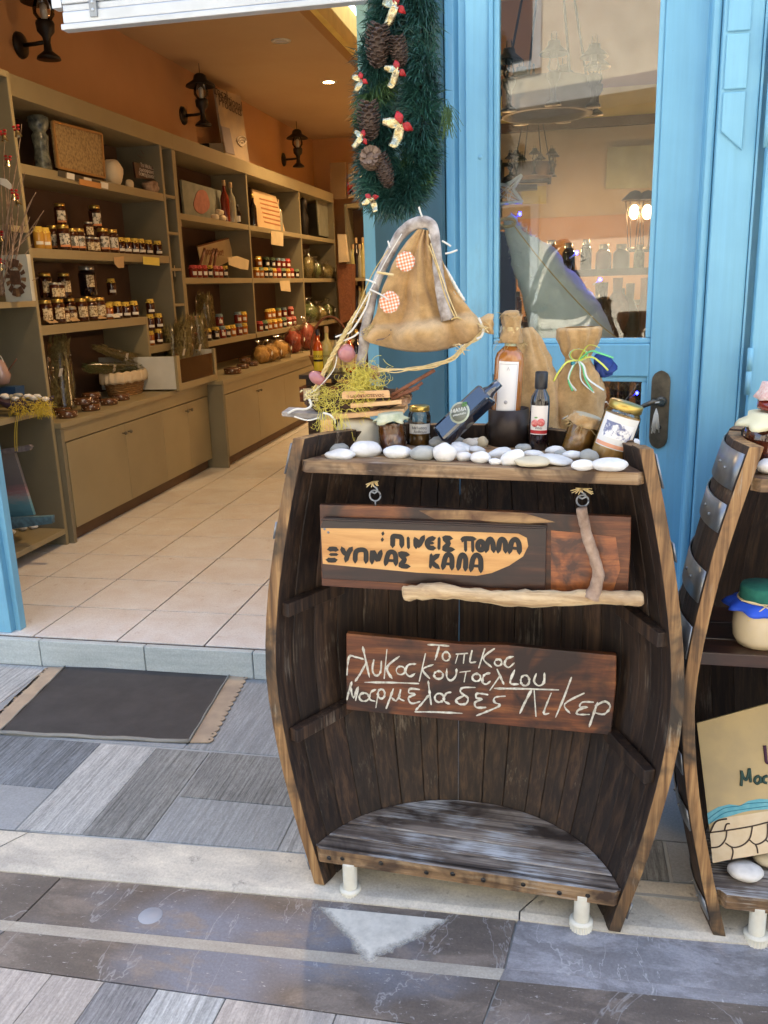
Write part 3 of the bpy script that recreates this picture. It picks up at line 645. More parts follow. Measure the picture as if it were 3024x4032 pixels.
# ------------------------------------------------------------------ shop lamps
def downlight(lab, p, on, power=30):
    o = thing('downlight', lab, 'ceiling light', (p.x, p.y, p.z), group='recessed ceiling downlights')
    part('trim_ring', MB().lathe([(.05, -.004), (.075, -.006), (.078, 0)], 24, Matrix.Translation(p)), M_['alu'], o)
    part('bulb', MB().lathe([(0, -.003), (.051, -.003)], 20, Matrix.Translation(p)), emis('lamp_on' if on else 'lamp_off', (1, .55, .18) if on else (.2, .15, .1), 28 if on else .1), o)
    if on:
        l = bpy.data.lights.new('downlight_bulb', 'SPOT'); l.energy = power; l.color = (1, .65, .32); l.spot_size = radians(150); l.spot_blend = .8; l.shadow_soft_size = .06
        q = bpy.data.objects.new('downlight_bulb', l); col.objects.link(q); q.parent = o; q.location = (0, 0, -.02)
    return o
CZ_ = 3.34
PW = 38
downlight('lit recessed downlight in the ceiling left of the garland', at(710, 177, Z=CZ_), True, PW)
downlight('unlit recessed downlight in the ceiling, nearer of two', at(607, 88, Z=CZ_), False)
downlight('lit recessed downlight seen through the glass door', at(1397, 55, Z=CZ_+.0), True, PW)
for k, (x, y) in enumerate(((-1.6, 3.9), (-1.6, 10.6), (1.8, 10.9), (-1.55, 9.2))):  # added lamps out of view, put in to light the interior
    downlight(('added fill downlight close above the shop entrance, out of view', 'added fill downlight near the far end of the shop', 'added fill downlight over the far right corner of shop', 'added fill downlight over the middle aisle')[k], V((x, y, CZ_)), True, PW)
# wall lanterns
def lantern(px, py, lab):
    p = at(px, py, X=-3.2); z = p.z
    o = thing('wall_lantern', lab, 'wall lamp', (-3.2, p.y, z), 0, 'black oil-lamp style wall lanterns')
    B = M_['black']; T = Matrix.Translation((0, 0, 0)); RX = Matrix.Rotation(pi/2, 4, 'Y')
    part('wall_plate', MB().lathe([(0, 0), (.075, 0), (.07, .015), (.03, .03), (0, .03)], 18, RX), B, o, world=False)
    part('arm', MB().tube([(.02, 0, 0), (.1, 0, .0), (.17, 0, .005)], .012, 8), B, o, world=False)
    LX = Matrix.Translation((.18, 0, 0))
    part('lamp_foot', MB().lathe([(0, -.09), (.07, -.09), (.065, -.075), (.025, -.045), (.02, 0), (.025, .03), (.05, .06), (.055, .10), (.05, .115), (0, .115)], 18, LX), B, o, world=False)
    part('glass_globe', MB().lathe([(.035, .115), (.06, .15), (.062, .18), (.04, .24), (.03, .27)], 16, LX), M_['glassc'], o, world=False)
    part('bulb', MB().lathe([(.015, .115), (.022, .15), (.02, .2), (0, .215)], 10, LX), M_['white'], o, world=False)
    part('lamp_hood', MB().lathe([(.032, .255), (.125, .215), (.12, .228), (.06, .265), (.05, .30), (.03, .315), (0, .315)], 20, LX), B, o, world=False)
    part('wire', MB().tube([(.18, 0, .31), (.18, 0, .45)], .003, 5), B, o, world=False)
for px, py, l in ((43, 98, 'black oil-lamp wall lantern nearest the street, over the first shelf'), (395, 250, 'black oil-lamp wall lantern beside the leaning painted board'), (612, 345, 'black oil-lamp wall lantern farthest in, near the back')): lantern(px, py, l)
print('lamps ok')
# ------------------------------------------------------------------ shelf units along the left wall
S, SS = M_['shelf'], M_['shelfside']
XF, XW = -2.86, -3.2
def board(nm, x0, x1, y0, y1, z0, z1, par, m=None): return part(nm, MB().box(x0, x1, y0, y1, z0, z1), m or S, par, .0015)
u0 = thing('display_shelf', 'near open shelf unit holding the bell twigs, cut by the left edge', 'shelf unit', (-2.95, 3.7, .14))
Y0, Y1 = 3.16, 4.21
board('side_panel', -3.19, -2.705, Y1, Y1+.024, .14, 2.575, u0, SS); board('panel_edge', -2.7045, -2.70, Y1, Y1+.024, .14, 2.575, u0)
board('side_panel', -3.19, -2.70, Y0, Y0+.024, .14, 2.575, u0, SS)
board('top_board', -3.19, -2.70, Y0+.0245, Y1-.0005, 2.545, 2.575, u0)
US0 = [1.845, 1.475, .915, .235]
for z in US0: board('shelf', -3.19, -2.70, Y0+.0245, Y1-.0005, z-.03, z, u0)
board('back_board', -3.198, -3.191, Y0, Y1+.02, .14, 2.57, u0, SS)

u1 = thing('honey_shelf', 'olive shelf unit with jars of honey, nearest of the long run', 'shelf unit', (-3.03, 5.3, .82))
Ya, Yb = 4.235, 6.53
yp1 = yof(366, XF, 1.7); yq1 = yof(386, XF, 1.7)       # cubby column
print('cubby', yp1, yq1, 'u2 start', yof(392, XF, 1.7))
yq1 = max(yq1, yp1+.2)
for (y, z0) in ((Ya, .82), (yp1, .82), (yq1, .82)): board('upright', XW, XF, y, y+.03, z0, 2.52, u1, SS); board('upright_edge', XF+.0003, XF+.005, y, y+.03, z0, 2.515, u1)
board('top_fascia', XW, XF+.006, Ya, yq1+.03, 2.521, 2.63, u1)
zS = {'a': 2.19, 'b': 1.755, 'c': 1.335}
yc = yof(314, XF, 1.32)
for k, y1 in (('a', yp1), ('b', yp1), ('c', yc)): board('shelf', XW, XF+.002, Ya+.0305, y1-.0005, zS[k]-.052, zS[k], u1)
board('upright', XW, XF+.004, yc, yc+.03, .82, zS['c'], u1)
zd = at(340, 746, X=XF).z
board('shelf', XW, XF+.002, yc+.0305, yp1-.0005, zd-.05, zd, u1)
for z in (2.19, 1.93, 1.67, 1.41, 1.12): board('cubby_shelf', XW, XF+.002, yp1+.0305, yq1-.0005, z-.02, z, u1)
board('back_board', XW+.0005, XW+.006, Ya+.03, yq1, .82, 2.52, u1, M_['oback'])

u2 = thing('jam_shelf', 'olive shelf unit with jam jars, farther along the left wall', 'shelf unit', (-3.03, 8.9, 1.06))
Yc = yq1+.0305; Yd = yof(724, XF, 1.8)
d1, d2 = yof(541, XF, 1.8), yof(652, XF, 1.8)
print('u2', Yc, d1, d2, Yd)
for y in (Yc, d1, d2, Yd): board('upright', XW, XF, y, y+.03, 1.08, 2.52, u2, SS); board('upright_edge', XF+.0003, XF+.005, y, y+.03, 1.08, 2.515, u2)
board('top_fascia', XW, XF+.006, Yc, Yd+.03, 2.521, 2.63, u2)
Z2 = [2.075, 1.60, 1.09]
for z in Z2:
    for a, b_ in ((Yc, d1), (d1, d2), (d2, Yd)): board('shelf', XW, XF+.002, a+.0305, b_-.0005, z-.045, z, u2)
board('back_board', XW+.0005, XW+.006, Yc+.03, Yd, 1.08, 2.52, u2, M_['oback'])
board('lower_back', XW+.0005, XW+.006, Yc+.03, Yd, .83, 1.08, u2, M_['oback'])

# counters
def cupboard(lab, xf, y0, y1, doors, near=True):
    c = thing('base_cupboard', lab, 'cupboard', ((xf-3.2)/2, (y0+y1)/2, .14))
    board('carcass', XW, xf-.02, y0+.03, y1, .22, .795, c, SS)
    board('side_panel', XW, xf, y0, y0+.0295, .14, .795, c, SS)
    board('counter_top', XW, xf+.012, y0-.01, y1, .796, .826, c)
    board('top_rail', xf-.0195, xf, y0+.03, y1, .715, .7955, c)
    board('kickboard', XW, xf-.045, y0+.0305, y1, .14, .2195, c, M_['dirt'])
    n = len(doors)-1
    for i in range(n):
        d = board('cupboard_door', xf-.0195, xf, doors[i]+.0015, doors[i+1]-.0015, .222, .708, c)
        yk_ = doors[i+1]-.035 if i % 2 == 0 else doors[i]+.035
        part('knob', MB().lathe([(.004, 0), (.004, .012), (.011, .018), (.012, .024), (.006, .03), (0, .031)], 12, Matrix.Translation((xf, yk_, .655))@Matrix.Rotation(pi/2, 4, 'Y')), M_['bronze'], d)
    return c
yk1 = yof(463, -2.68, .5)
c1 = cupboard('olive base cupboard below the honey shelf, nearest the door', -2.67, 4.24, 6.3, [4.28, 4.95, 5.48, 5.9, 6.29])
c2 = cupboard('olive base cupboard under the jam shelf, farther in', -2.55, 6.31, 11.2, [6.35, 7.1, 7.85, 8.7, 9.55, 10.4, 11.19])
# pulled-out glass fronted drawer on the counter
DX = -2.60
da, db = at(388, 848, X=DX), at(472, 836, X=DX); dt, dt2 = at(385, 768, X=DX), at(472, 756, X=DX)
y0, y1, zb, ztp = da.y, db.y, .828, dt.z
print('drawer', da, db, dt, dt2)
dr = thing('glass_front_drawer', 'pulled-out white drawer box with glazed olive front on the counter', 'drawer', (DX-.25, (y0+y1)/2, .828))
mb = MB(); 
for q in ((y0, y1, zb, zb+.045), (y0, y0+.05, zb+.045, ztp), (y1-.035, y1, zb+.045, ztp)): mb.box(DX-.02, DX, q[0], q[1], q[2], q[3])
part('drawer_front', mb, S, dr, .001)
part('front_pane', MB().box(DX-.012, DX-.009, y0+.05, y1-.035, zb+.045, ztp-.03), M_['glassc'], dr)
part('drawer_side', MB().box(XF+.01-.35, DX-.0205, y0+.01, y0+.025, zb+.01, ztp-.005), M_['white'], dr, .001)
part('drawer_side', MB().box(XF+.01-.35, DX-.0205, y1-.025, y1-.01, zb+.01, ztp-.005), M_['white'], dr, .001)
part('drawer_base', MB().box(XF+.01-.35, DX-.0205, y0+.0255, y1-.0255, zb+.01, zb+.018), M_['white'], dr)

# ------------------------------------------------------------------ jars
JAR = {}
def jarkind(key, content, lidm, r, h, lab=None, cloth=False, band=None):
    """mesh set for one kind of jar, base at origin, label towards +X"""
    ms = {}
    ms['glass_body'] = MB().lathe([(0, 0), (r*.86, 0), (r, h*.06), (r, h*.74), (r*.8, h*.86), (0, h*.86)], 14).mesh('glass_body', content)
    if cloth:
        pr = [(0, h*1.0), (r*.8, h*.99), (r*.84, h*.9), (r*.83, h*.84)]; b_ = MB().lathe(pr, 16)
        n0 = len(b_.v)
        sk_ = []
        for k in range(16): a = 2*pi*k/16; rr = r*(1.02+.1*(k % 2)); sk_.append(V((rr*cos(a), rr*sin(a), h*(.72+.03*(k % 3)))))
        b_.v += [tuple(q) for q in sk_]
        for k in range(16): b_.f.append((3*16+k, 3*16+(k+1) % 16, n0+(k+1) % 16, n0+k)); b_.mi.append(0); b_.sm.append(True)
        ms['cloth_cap'] = b_.mesh('cloth_cap', lidm)
    else:
        ms['lid'] = MB().lathe([(r*.84, h*.86), (r*.86, h*.87), (r*.86, h*.985), (r*.8, h), (0, h)], 16).mesh('lid', lidm)
    if lab:
        m, z0, z1, an = lab
        ms['paper_label'] = MB().lathe([(r*1.012, h*z0), (r*1.012, h*z1)], 8, a0=-an, a1=an).mesh('paper_label', m)
    if band: ms['label_band'] = MB().lathe([(r*1.02, h*band[1]), (r*1.02, h*band[2])], 8, a0=-band[3], a1=band[3]).mesh('label_band', band[0])
    JAR[key] = (ms, r, h)
def labmat(name, base, dark, sc=55, lo=.48, hi=.56):
    m, t, b = newmat(name); tc = coords(t, (1, 1, 1))
    cc = mix(t, ramp(t, noi(t, tc, sc, 3, .6), [(lo, 0), (hi, 1)]), base, dark); t.links.new(cc, b.inputs['Base Color']); b.inputs['Roughness'].default_value = .5; return m
L1 = labmat('printed_label_landscape', (.62, .58, .5), (.10, .10, .08)); L2 = labmat('printed_label_floral', (.62, .52, .34), (.2, .13, .05), 90)
LO = plain('orange_band', (.65, .26, .10), .5)
hS, hT, hM = .108, .132, .098
jarkind('tall', M_['honey'], M_['gold'], .042, .152, (L1, .22, .66, .75), band=(LO, .14, .22, .75))
jarkind('med', M_['honey'], M_['gold'], .037, .135, (L1, .22, .66, .75), band=(LO, .14, .22, .75))
jarkind('small', M_['honey'], M_['silver'], .031, .092, (L2, .12, .66, .8))
jarkind('floral', M_['honey'], M_['gold'], .04, .145, (L2, .2, .66, .75))
jarkind('bigblack', M_['jamblack'], M_['silver'], .058, .19, (L2, .3, .7, .45))
jarkind('pollen', M_['pollen'], M_['cyel'], .031, .125, (M_['paper'], .2, .34, .7), True)
jarkind('ycap', M_['honey'], M_['cyel'], .031, .112, (M_['paper'], .16, .32, .8), True)
jarkind('ycap2', M_['amber'], M_['cyel'], .031, .108, (M_['paper'], .16, .34, .8), True)
for nm, cnt, cl in (('jr', 'jamred', 'cred'), ('jy', 'jamblack', 'cyel'), ('jg', 'jamblack', 'cgrn'), ('jb', 'jamred', 'cblu'), ('jo', 'jamor', 'cyel'), ('jp', 'jamred', 'cpnk'), ('jog', 'jamor', 'cgrn')):
    jarkind(nm, M_[cnt], M_[cl], .037, .105, (M_['paper'], .22, .5, .45), True)
jarkind('mini', M_['jamblack'], M_['cyel'], .030, .085, (M_['paper'], .22, .55, .5), True)
DESC = {'tall': ('tall dark honey jar with landscape label', 'tall labelled honey jars'), 'med': ('medium dark honey jar with landscape label', 'medium labelled honey jars'), 'small': ('small square-labelled honey jar', 'small honey jars'),
        'floral': ('dark honey jar with floral label', 'floral labelled honey jars'), 'bigblack': ('big black jar with small pale label', 'big jars'), 'pollen': ('pale orange pollen jar under yellow cap', 'pollen jars'),
        'ycap': ('dark jar with yellow cloth cap', 'yellow capped jars'), 'ycap2': ('amber jar with yellow cloth cap', 'yellow capped jars'), 'jr': ('jam jar with red checked cap', 'cloth capped jam jars'),
        'jy': ('black jam jar with yellow cap', 'cloth capped jam jars'), 'jg': ('black jam jar with green cap', 'cloth capped jam jars'), 'jb': ('red jam jar with blue-grey cap', 'cloth capped jam jars'),
        'jo': ('orange jam jar with yellow cap', 'cloth capped jam jars'), 'jp': ('red jam jar with pink cap', 'cloth capped jam jars'), 'jog': ('orange jam jar with green cap', 'cloth capped jam jars'), 'mini': ('small black jam jar with yellow cap', 'small jam jars')}
ORD = 'first second third fourth fifth sixth seventh eighth ninth tenth eleventh twelfth'.split()
def jar(key, px, X, z, where, group=None, rz=0):
    ms, r, h = JAR[key]; y = yof(px, X, z+h*.4)
    o = thing('honey_jar' if key in ('tall', 'med', 'small', 'floral', 'pollen', 'ycap', 'ycap2') else 'jam_jar', DESC[key][0]+' '+where, 'jar', (X, y, z), -.75+rz+random.uniform(-.12, .12), DESC[key][1])
    sc__ = random.uniform(.95, 1.0); o.scale = (sc__, sc__, random.uniform(.95, 1.0))
    for nm, me in ms.items(): link(nm, me, o)
    return o, y
def jrow(items, X, z, where):
    for i, (key, px) in enumerate(items): jar(key, px, X, z, ORD[i]+' from left, '+where)
XJ = -2.915
zb_ = zS['b']
jrow([('pollen', 84), ('pollen', 99), ('tall', 138), ('med', 158), ('med', 173), ('small', 194), ('small', 207), ('tall', 224), ('tall', 244), ('ycap', 260), ('ycap', 275)], XJ, zb_+.0005, 'front row, upper honey shelf')
jrow([('ycap', 291), ('ycap', 305), ('ycap', 321), ('ycap', 341)], XJ, zb_+.0005, 'right-hand run, upper honey shelf')
jrow([('tall', 118), ('tall', 186), ('tall', 232)], XJ-.11, zb_+.0005, 'back row, upper honey shelf')
jrow([('med', 131), ('tall', 206)], XJ-.09, zb_+.1535, 'second tier, upper honey shelf')
jrow([('small', 192)], XJ, zb_+.0930, 'atop smaller jars, upper honey shelf')
zc_ = zS['c']
jrow([('floral', 100), ('floral', 127), ('small', 141), ('small', 157), ('floral', 178), ('floral', 199), ('floral', 216), ('ycap2', 235), ('ycap', 255), ('ycap', 272), ('ycap', 290)], XJ, zc_+.0005, 'front row, lower honey shelf')
jrow([('floral', 112), ('floral', 152), ('tall', 190), ('ycap', 240)], XJ-.10, zc_+.0005, 'back row, lower honey shelf')
jrow([('floral', 99), ('floral', 140), ('bigblack', 190), ('ycap', 241)], XJ-.09, zc_+.1535, 'top tier, lower honey shelf')
jrow([('small', 118), ('small', 130)], XJ-.02, zc_+.146, 'middle tier, lower honey shelf')
for n_, z in enumerate((0, .109, .218)):
    wh = ('bottom', 'middle', 'top')[n_]+' of the stepped stack'
    jar('ycap2' if n_ == 0 else 'ycap', 325, XJ, zd+.0005+z, 'at the '+wh)
    if n_ < 2: jar('ycap', 343, XJ, zd+.0005+z, 'right of another at the '+wh)
# jam shelf
z = Z2[1]+.0005
jrow([('jr', 417), ('jr', 428), ('jr', 440), ('jy', 452), ('jp', 464), ('jp', 474), ('jy', 485)], XJ, z, 'middle jam shelf, left bay')
jrow([('jo', 553), ('jog', 563), ('jy', 573), ('jg', 582), ('jo', 591), ('jr', 601), ('jg', 611), ('jo', 621), ('jr', 629), ('jg', 640)], XJ, z, 'middle jam shelf, centre bay')
jrow([('jo', 558), ('jg', 575), ('jg', 588), ('jb', 600), ('jb', 610), ('jr', 621)], XJ-.04, z+.106, 'second tier, middle jam shelf')
z = Z2[2]+.0005
jrow([('jp', 418), ('jg', 431), ('jy', 448), ('jy', 466), ('jb', 480), ('jy', 490), ('jo', 502), ('jb', 516), ('jo', 527)], XJ, z, 'lowest jam shelf, left bay')
jrow([('jp', 416), ('jy', 429), ('jb', 474), ('jb', 514), ('jo', 526)], XJ-.03, z+.106, 'second tier, lowest left bay')
jrow([('jr', 561), ('jg', 572), ('jo', 581), ('jo', 592), ('jo', 603), ('jg', 613), ('jp', 624), ('jp', 634)], XJ, z, 'lowest jam shelf, centre bay')
jrow([('jo', 579), ('jo', 588), ('jog', 601), ('jb', 613), ('jp', 628)], XJ-.03, z+.106, 'second tier, lowest centre bay')
print('shelves ok')
# ------------------------------------------------------------------ goods on the left shelves
def yz(px, py, X): q = at(px, py, X=X); return q
def quadX(nm, pts, X, th, mat, par, bv=.001): return part(nm, MB().prism([at(x, y, X=X) for x, y in pts], (-1, 0, 0), th), mat, par, bv)
def quadY(nm, pts, Y, th, mat, par, bv=.001): return part(nm, MB().prism([at(x, y, Y=Y) for x, y in pts], (0, 1, 0), th), mat, par, bv)
comb = labmat('honeycomb_wax', (.42, .31, .15), (.2, .13, .06), 60, .4, .66)
XG = -2.93
Q = [(114, 262), (219, 290), (226, 384), (126, 362)]
o = thing('honeycomb_frame', 'glazed wooden frame of honeycomb on the top honey shelf', 'display frame', at(170, 370, X=XG).to_tuple())
quadX('comb_panel', Q, XG, .02, comb, o)
for a, b_ in ((0, 1), (1, 2), (2, 3), (3, 0)):
    p, q = at(*Q[a], X=XG+.004), at(*Q[b_], X=XG+.004); part('frame_bar', MB().tube([p, q], .009, 4, sm=False), plain('honey_wood', (.42, .22, .07), .6), o)
o = thing('painted_jug', 'dark painted glass jug beside the honeycomb frame', 'jug', at(93, 355, X=-2.98).to_tuple()); p = at(93, 355, X=-2.98); p.z = 2.191
part('jug_body', MB().lathe([(0, 0), (.045, 0), (.05, .03), (.04, .12), (.045, .16), (.05, .2), (.035, .22), (.055, .25), (.06, .3), (.045, .31)], 20, Matrix.Translation(p)), plain('jug_glaze', (.20, .22, .18), .25, (.03, .04, .05), 26), o)
def lump(px, py, w_, h_, X, z, m, nm, lab, cat, rough=.15, d=.7, rx=None):
    y = yof(px, X, z+.03); k = abs(yof(px+1, X, z)-yof(px, X, z))*.8+.0005; dist = (V((X, y, z))-CAM).length; s_ = dist/1866
    o = part(nm, MB().ell((0, 0, 0), (w_*s_*d*.5, w_*s_*.5, h_*s_*.5), 18, 12, rough, px, sq=.85), m, None); o.location = (X, y, z+h_*s_*.48); return tag(o, lab, cat)
lump(246, 372, 46, 50, -2.95, 2.191, M_['plaster'], 'plaster_stone', 'large white rounded stone on the top honey shelf', 'stone')
lump(280, 390, 20, 18, -2.93, 2.191, M_['plaster'], 'plaster_stone', 'small white stone right of the large one, top honey shelf', 'stone')
lump(333, 402, 84, 24, -2.93, 2.191, M_['brown_branch'], 'bark_piece', 'long piece of brown bark at the right of top honey shelf', 'bark', .3, .3)
o = thing('slogan_board', 'small dark board lettered in white standing on the bark piece', 'sign', at(318, 388, X=-2.94).to_tuple())
quadX('board', [(289, 350), (338, 362), (346, 392), (294, 384)], -2.92, .012, M_['boarddark'], o)
Mx = lambda px, py, X: Matrix.Translation(at(px, py, X=X))@Matrix(((0, 0, 1, 0), (1, 0, 0, 0), (0, 1, 0, 0), (0, 0, 0, 1)))
for i, s_ in enumerate(('Το Μελι....', 'ομορφαινει', 'δεπαχαινει!!')): text(s_, .036, M_['paper'], Mx(318, 360+i*9.5, -2.918), o, sx=1.25)
mb = MB(); rs = random.Random(5); c = at(322, 352, X=-2.98)
for k in range(70): mb.tube([c, c+V((rs.gauss(0, .02), rs.gauss(0, .04), rs.uniform(.03, .10)))], .002, 3)
tag(part('heather_tuft', mb, M_['cinnamon'], None), 'tuft of reddish dried heather behind the slogan board', 'dried plant', kind='stuff')
for i, x in enumerate((134, 153, 171, 190, 208, 226)):
    o = quadX('shelf_tile', [(x-8, 367+(x-134)*.27), (x+8, 371+(x-134)*.27), (x+8, 384+(x-134)*.27), (x-8, 380+(x-134)*.27)], XF+.008, .003, plain('tile_dark', (.06, .06, .05), .4) if i % 2 == 0 else M_['paper'], None)
    tag(o, ('dark', 'white')[i % 2]+' little tile on the top shelf edge, '+ORD[i]+' from left', 'tile', 'chequered tiles on the shelf edge')
o = quadX('wax_block', [(172, 386), (219, 396), (219, 408), (174, 399)], XF+.014, .01, plain('orange_wax', (.55, .26, .08), .6), None); tag(o, 'orange wax block hanging below the honeycomb frame', 'wax block')
def card(pts, X, m, lab, cat='price tag', nm='price_tag'): return tag(quadX(nm, pts, X, .002, m, None, .0003), lab, cat)
card([(309, 554), (344, 557), (345, 574), (310, 571)], XF+.010, M_['yeltag'], 'yellow price card below the upper honey shelf at right')
card([(246, 556), (268, 553), (268, 578), (256, 579), (248, 570)], XF+.010, M_['cork'], 'round cork tag hanging from the upper honey shelf')
def desk(px, X, z, w_, m, lab):
    y = yof(px, X, z); T = Matrix.Translation((X, y, z+.001))@Matrix.Rotation(radians(35), 4, 'Y'); o = part('price_tag', MB().box(-.03, .005, -w_/2, w_/2, .0, .003, T), m, None); return tag(o, lab, 'price tag')
for px, w_, m, l in ((115, .09, M_['cork'], 'flat cork tag, first on the lower honey shelf edge'), (163, .09, M_['cork'], 'flat cork tag, second on the lower honey shelf edge'), (221, .09, M_['cork'], 'rolled cork tag, third on lower honey shelf edge'), (252, .08, M_['paper'], 'white card lying at the lower honey shelf edge')): desk(px, XF-.012, zS['c']+.012, w_, m, l)
for x, y, l in ((386, 475, 'cream card in the upper narrow cubby'), (381, 585, 'tall cream card in the middle narrow cubby')): card([(x-5, y-12), (x+5, y-9), (x+7, y+14), (x-4, y+12)], XF-.05, M_['tagp'], l, 'card', 'cubby_card')
card([(586, 499), (600, 500), (612, 503), (612, 532), (586, 528)], XF+.012, M_['tagp'], 'paper tag hanging under the top shelf of the jam unit'); card([(604, 607), (626, 606), (628, 630), (607, 628)], XF+.012, M_['tagp'], 'paper tag hanging under the middle jam shelf')
# herb bundles, basket, cakes on the counter
CT = .8265
def bundle(nm, lab, p0, p1, r0, r1, m, cat='herb bundle', seed=0, cello=True, tagc=True):
    p0, p1 = V(p0), V(p1); o = thing(nm, lab, cat, p0.to_tuple()); rs = random.Random(seed); mb = MB(); ax = p1-p0; u = ax.orthogonal().normalized(); v2 = ax.cross(u).normalized()
    for k in range(420):
        t_ = rs.random(); a = rs.uniform(0, 2*pi); rr = (r0+(r1-r0)*t_)*sqrt(rs.random()); c = p0+ax*t_+(u*cos(a)+v2*sin(a))*rr
        d = ax.normalized()*rs.uniform(.03, .07)+V((rs.gauss(0, .008), rs.gauss(0, .008), rs.gauss(0, .008))); s_ = d.orthogonal().normalized()*rs.uniform(.003, .008); mb.add([c-s_, c+s_, c+d+s_*.3], [(0, 1, 2)])
    tag(part('dried_stems', mb, m, o), kind='stuff')
    if cello:
        rows = []
        for i in range(8):
            t_ = -.02+1.08*i/7; rr = (r0+(r1-r0)*t_)*1.12*(1 if i < 7 else .75); rows.append([p0+ax*t_+(u*cos(2*pi*k/18)+v2*sin(2*pi*k/18))*rr*(1+.12*noise.noise(V((k % 18*.8, i*.9, seed)))) for k in range(19)])
        part('cellophane_wrap', MB().grid(rows), M_['cello'], o)
    if tagc: q = p0+ax*.5+(CAM-p0).normalized()*max(r0, r1)*1.15; part('tag', MB().box(-.001, .001, -.018, .018, -.025, .025, Matrix.Translation(q)@Matrix.Rotation(.3, 4, 'Y')), M_['paper'], o)
    return o
def P_(px, X, z): return (X, yof(px, X, z), z)
bundle('herb_bundle', 'dark dried herb bundle standing in the lower left compartment', P_(138, -2.98, CT+.01), P_(125, -3.03, 1.24), .07, .06, M_['herb'], seed=1)
kp = P_(272, -2.93, CT)
bk = thing('wicker_basket', 'wicker basket with linen frill holding herb packs on the counter', 'basket', kp)
for i in range(9):
    z = .006+i*.015; k = 1+.035*i; mbk = MB().tube([V(kp)+V((.085*k*cos(a_)*(1), .165*k*sin(a_), z+.002*sin(a_*14+i*pi))) for a_ in [2*pi*q/40 for q in range(41)]], .0085, 6); part('wicker_weave', mbk, M_['wicker'], bk)
mb = MB(); rows = []
for i, (z, s_) in enumerate(((.145, 1.28), (.165, 1.36), (.15, 1.44), (.11, 1.46), (.09, 1.44))): rows.append([V(kp)+V((.085*s_*cos(a_)*(1+.04*sin(a_*22)), .165*s_*sin(a_)*(1+.03*sin(a_*22)), z+.004*sin(a_*17))) for a_ in [2*pi*q/90 for q in range(91)]])
part('linen_frill', mb.grid(rows), M_['linen'], bk, solid=.001); part('basket_floor', MB().lathe([(0, .02), (.1, .02)], 20, Matrix.Translation(kp)), M_['wicker'], bk)
bundle('herb_pack', 'green herb pack in cellophane, lower of two in the basket', P_(300, -2.90, CT+.15), P_(190, -2.95, CT+.22), .045, .03, M_['herbg'], seed=2); bundle('herb_pack', 'pale herb pack in cellophane, upper of two in the basket', P_(330, -2.92, CT+.16), P_(212, -2.97, CT+.33), .05, .025, M_['herb'], seed=3)
cake = [MB().lathe([(0, 0), (.052, 0), (.056, .006), (.056, .034), (.052, .04), (0, .04)], 24).mesh('cake_body', plain('nut_brittle', (.14, .06, .025), .15, (.06, .025, .012), 40, coat=.8)), None]
alm = MB().ell((0, 0, 0), (.002, .004, .003), 7, 5).mesh('almond', plain('almond_white', (.6, .48, .34), .5))
def cake_at(px, X, z, lab, s_=1.0):
    p = P_(px, X, z); o = thing('nut_cake', lab, 'nut cake', p, random.random()*6, 'round almond brittle cakes'); link('cake_body', cake[0], o)
    for k in range(14):
        q = link('almond', alm, o); a = 2*pi*k/14; q.location = (.0565*cos(a), .0565*sin(a), .014+.012*(k % 2)); q.rotation_euler = (0, 0, a)
    o.scale = (s_, s_, s_)
for i, (px, X, z, l) in enumerate(((146, -2.74, CT, 'nearest almond cake on the counter'), (197, -2.75, CT, 'almond cake carrying another on the counter'), (180, -2.78, CT+.0405, 'almond cake stacked slanting on the nearest pair'), (135, -2.84, CT, 'almond cake behind the nearest one'), (236, -2.77, CT, 'almond cake right of the stacked pair'), (198, -2.87, CT+.0405, 'upper almond cake at the rear near the basket'), (200, -2.87, CT, 'lower almond cake at the rear near the basket'), (262, -2.80, CT, 'rightmost almond cake beside the basket'))): cake_at(px, X, z, l, 1.0)
for i, (px, X, z, l) in enumerate(((503, -2.66, CT, 'large almond cake at the near end of far counter'), (528, -2.78, CT+.0405, 'almond cake on top, far counter'), (525, -2.74, CT, 'almond cake below another, far counter'), (545, -2.74, CT, 'small almond cake fourth along the far counter'))): cake_at(px, X, z, l, 1.3 if i == 0 else 1.0)
bundle('herb_bundle', 'left cellophane herb bundle standing in the glass fronted drawer', P_(395, -2.72, CT+.02), P_(400, -2.78, 1.27), .04, .085, M_['herb'], seed=5); bundle('herb_bundle', 'right cellophane herb bundle standing in the glass fronted drawer', P_(440, -2.72, CT+.02), P_(425, -2.74, 1.30), .04, .075, M_['herb'], seed=6); bundle('herb_bundle', 'flowering herb bundle at the rear of the glass fronted drawer', P_(378, -2.86, CT+.02), P_(372, -2.88, 1.22), .04, .08, M_['herb'], seed=16)
def bag(px, X, z, w_, h_, m, lab, seed):
    p = V(P_(px, X, z)); o = thing('gift_bag', lab, 'bag', p.to_tuple()); part('bag_contents', MB().ell(p+V((0, 0, h_*.36)), (w_*.34, w_*.48, h_*.36), 14, 10, .35, seed, fr=6), m, o)
    pr = [(w_*.42, .0), (w_*.52, h_*.3), (w_*.44, h_*.6), (w_*.12, h_*.82), (w_*.10, h_*.86), (w_*.26, h_)]; b_ = MB().lathe(pr, 18, Matrix.Translation(p)); b_.v = [tuple(V(q)*1+V((.01, .01, 0))*noise.noise(V(q)*30)) for q in b_.v]; part('cellophane_wrap', b_, M_['cello'], o)
    part('tag', MB().box(-.001, .001, -.02, .02, -.014, .014, Matrix.Translation(p+V((w_*.55, -.03, h_*.45)))@Matrix.Rotation(.5, 4, 'X')), M_['paper'], o)
pasta = plain('golden_pasta', (.7, .45, .14), .6, (.45, .24, .06), 60, .8, 90); rp = plain('dried_red_peppers', (.42, .07, .04), .6, (.2, .03, .02), 50, .8, 70)
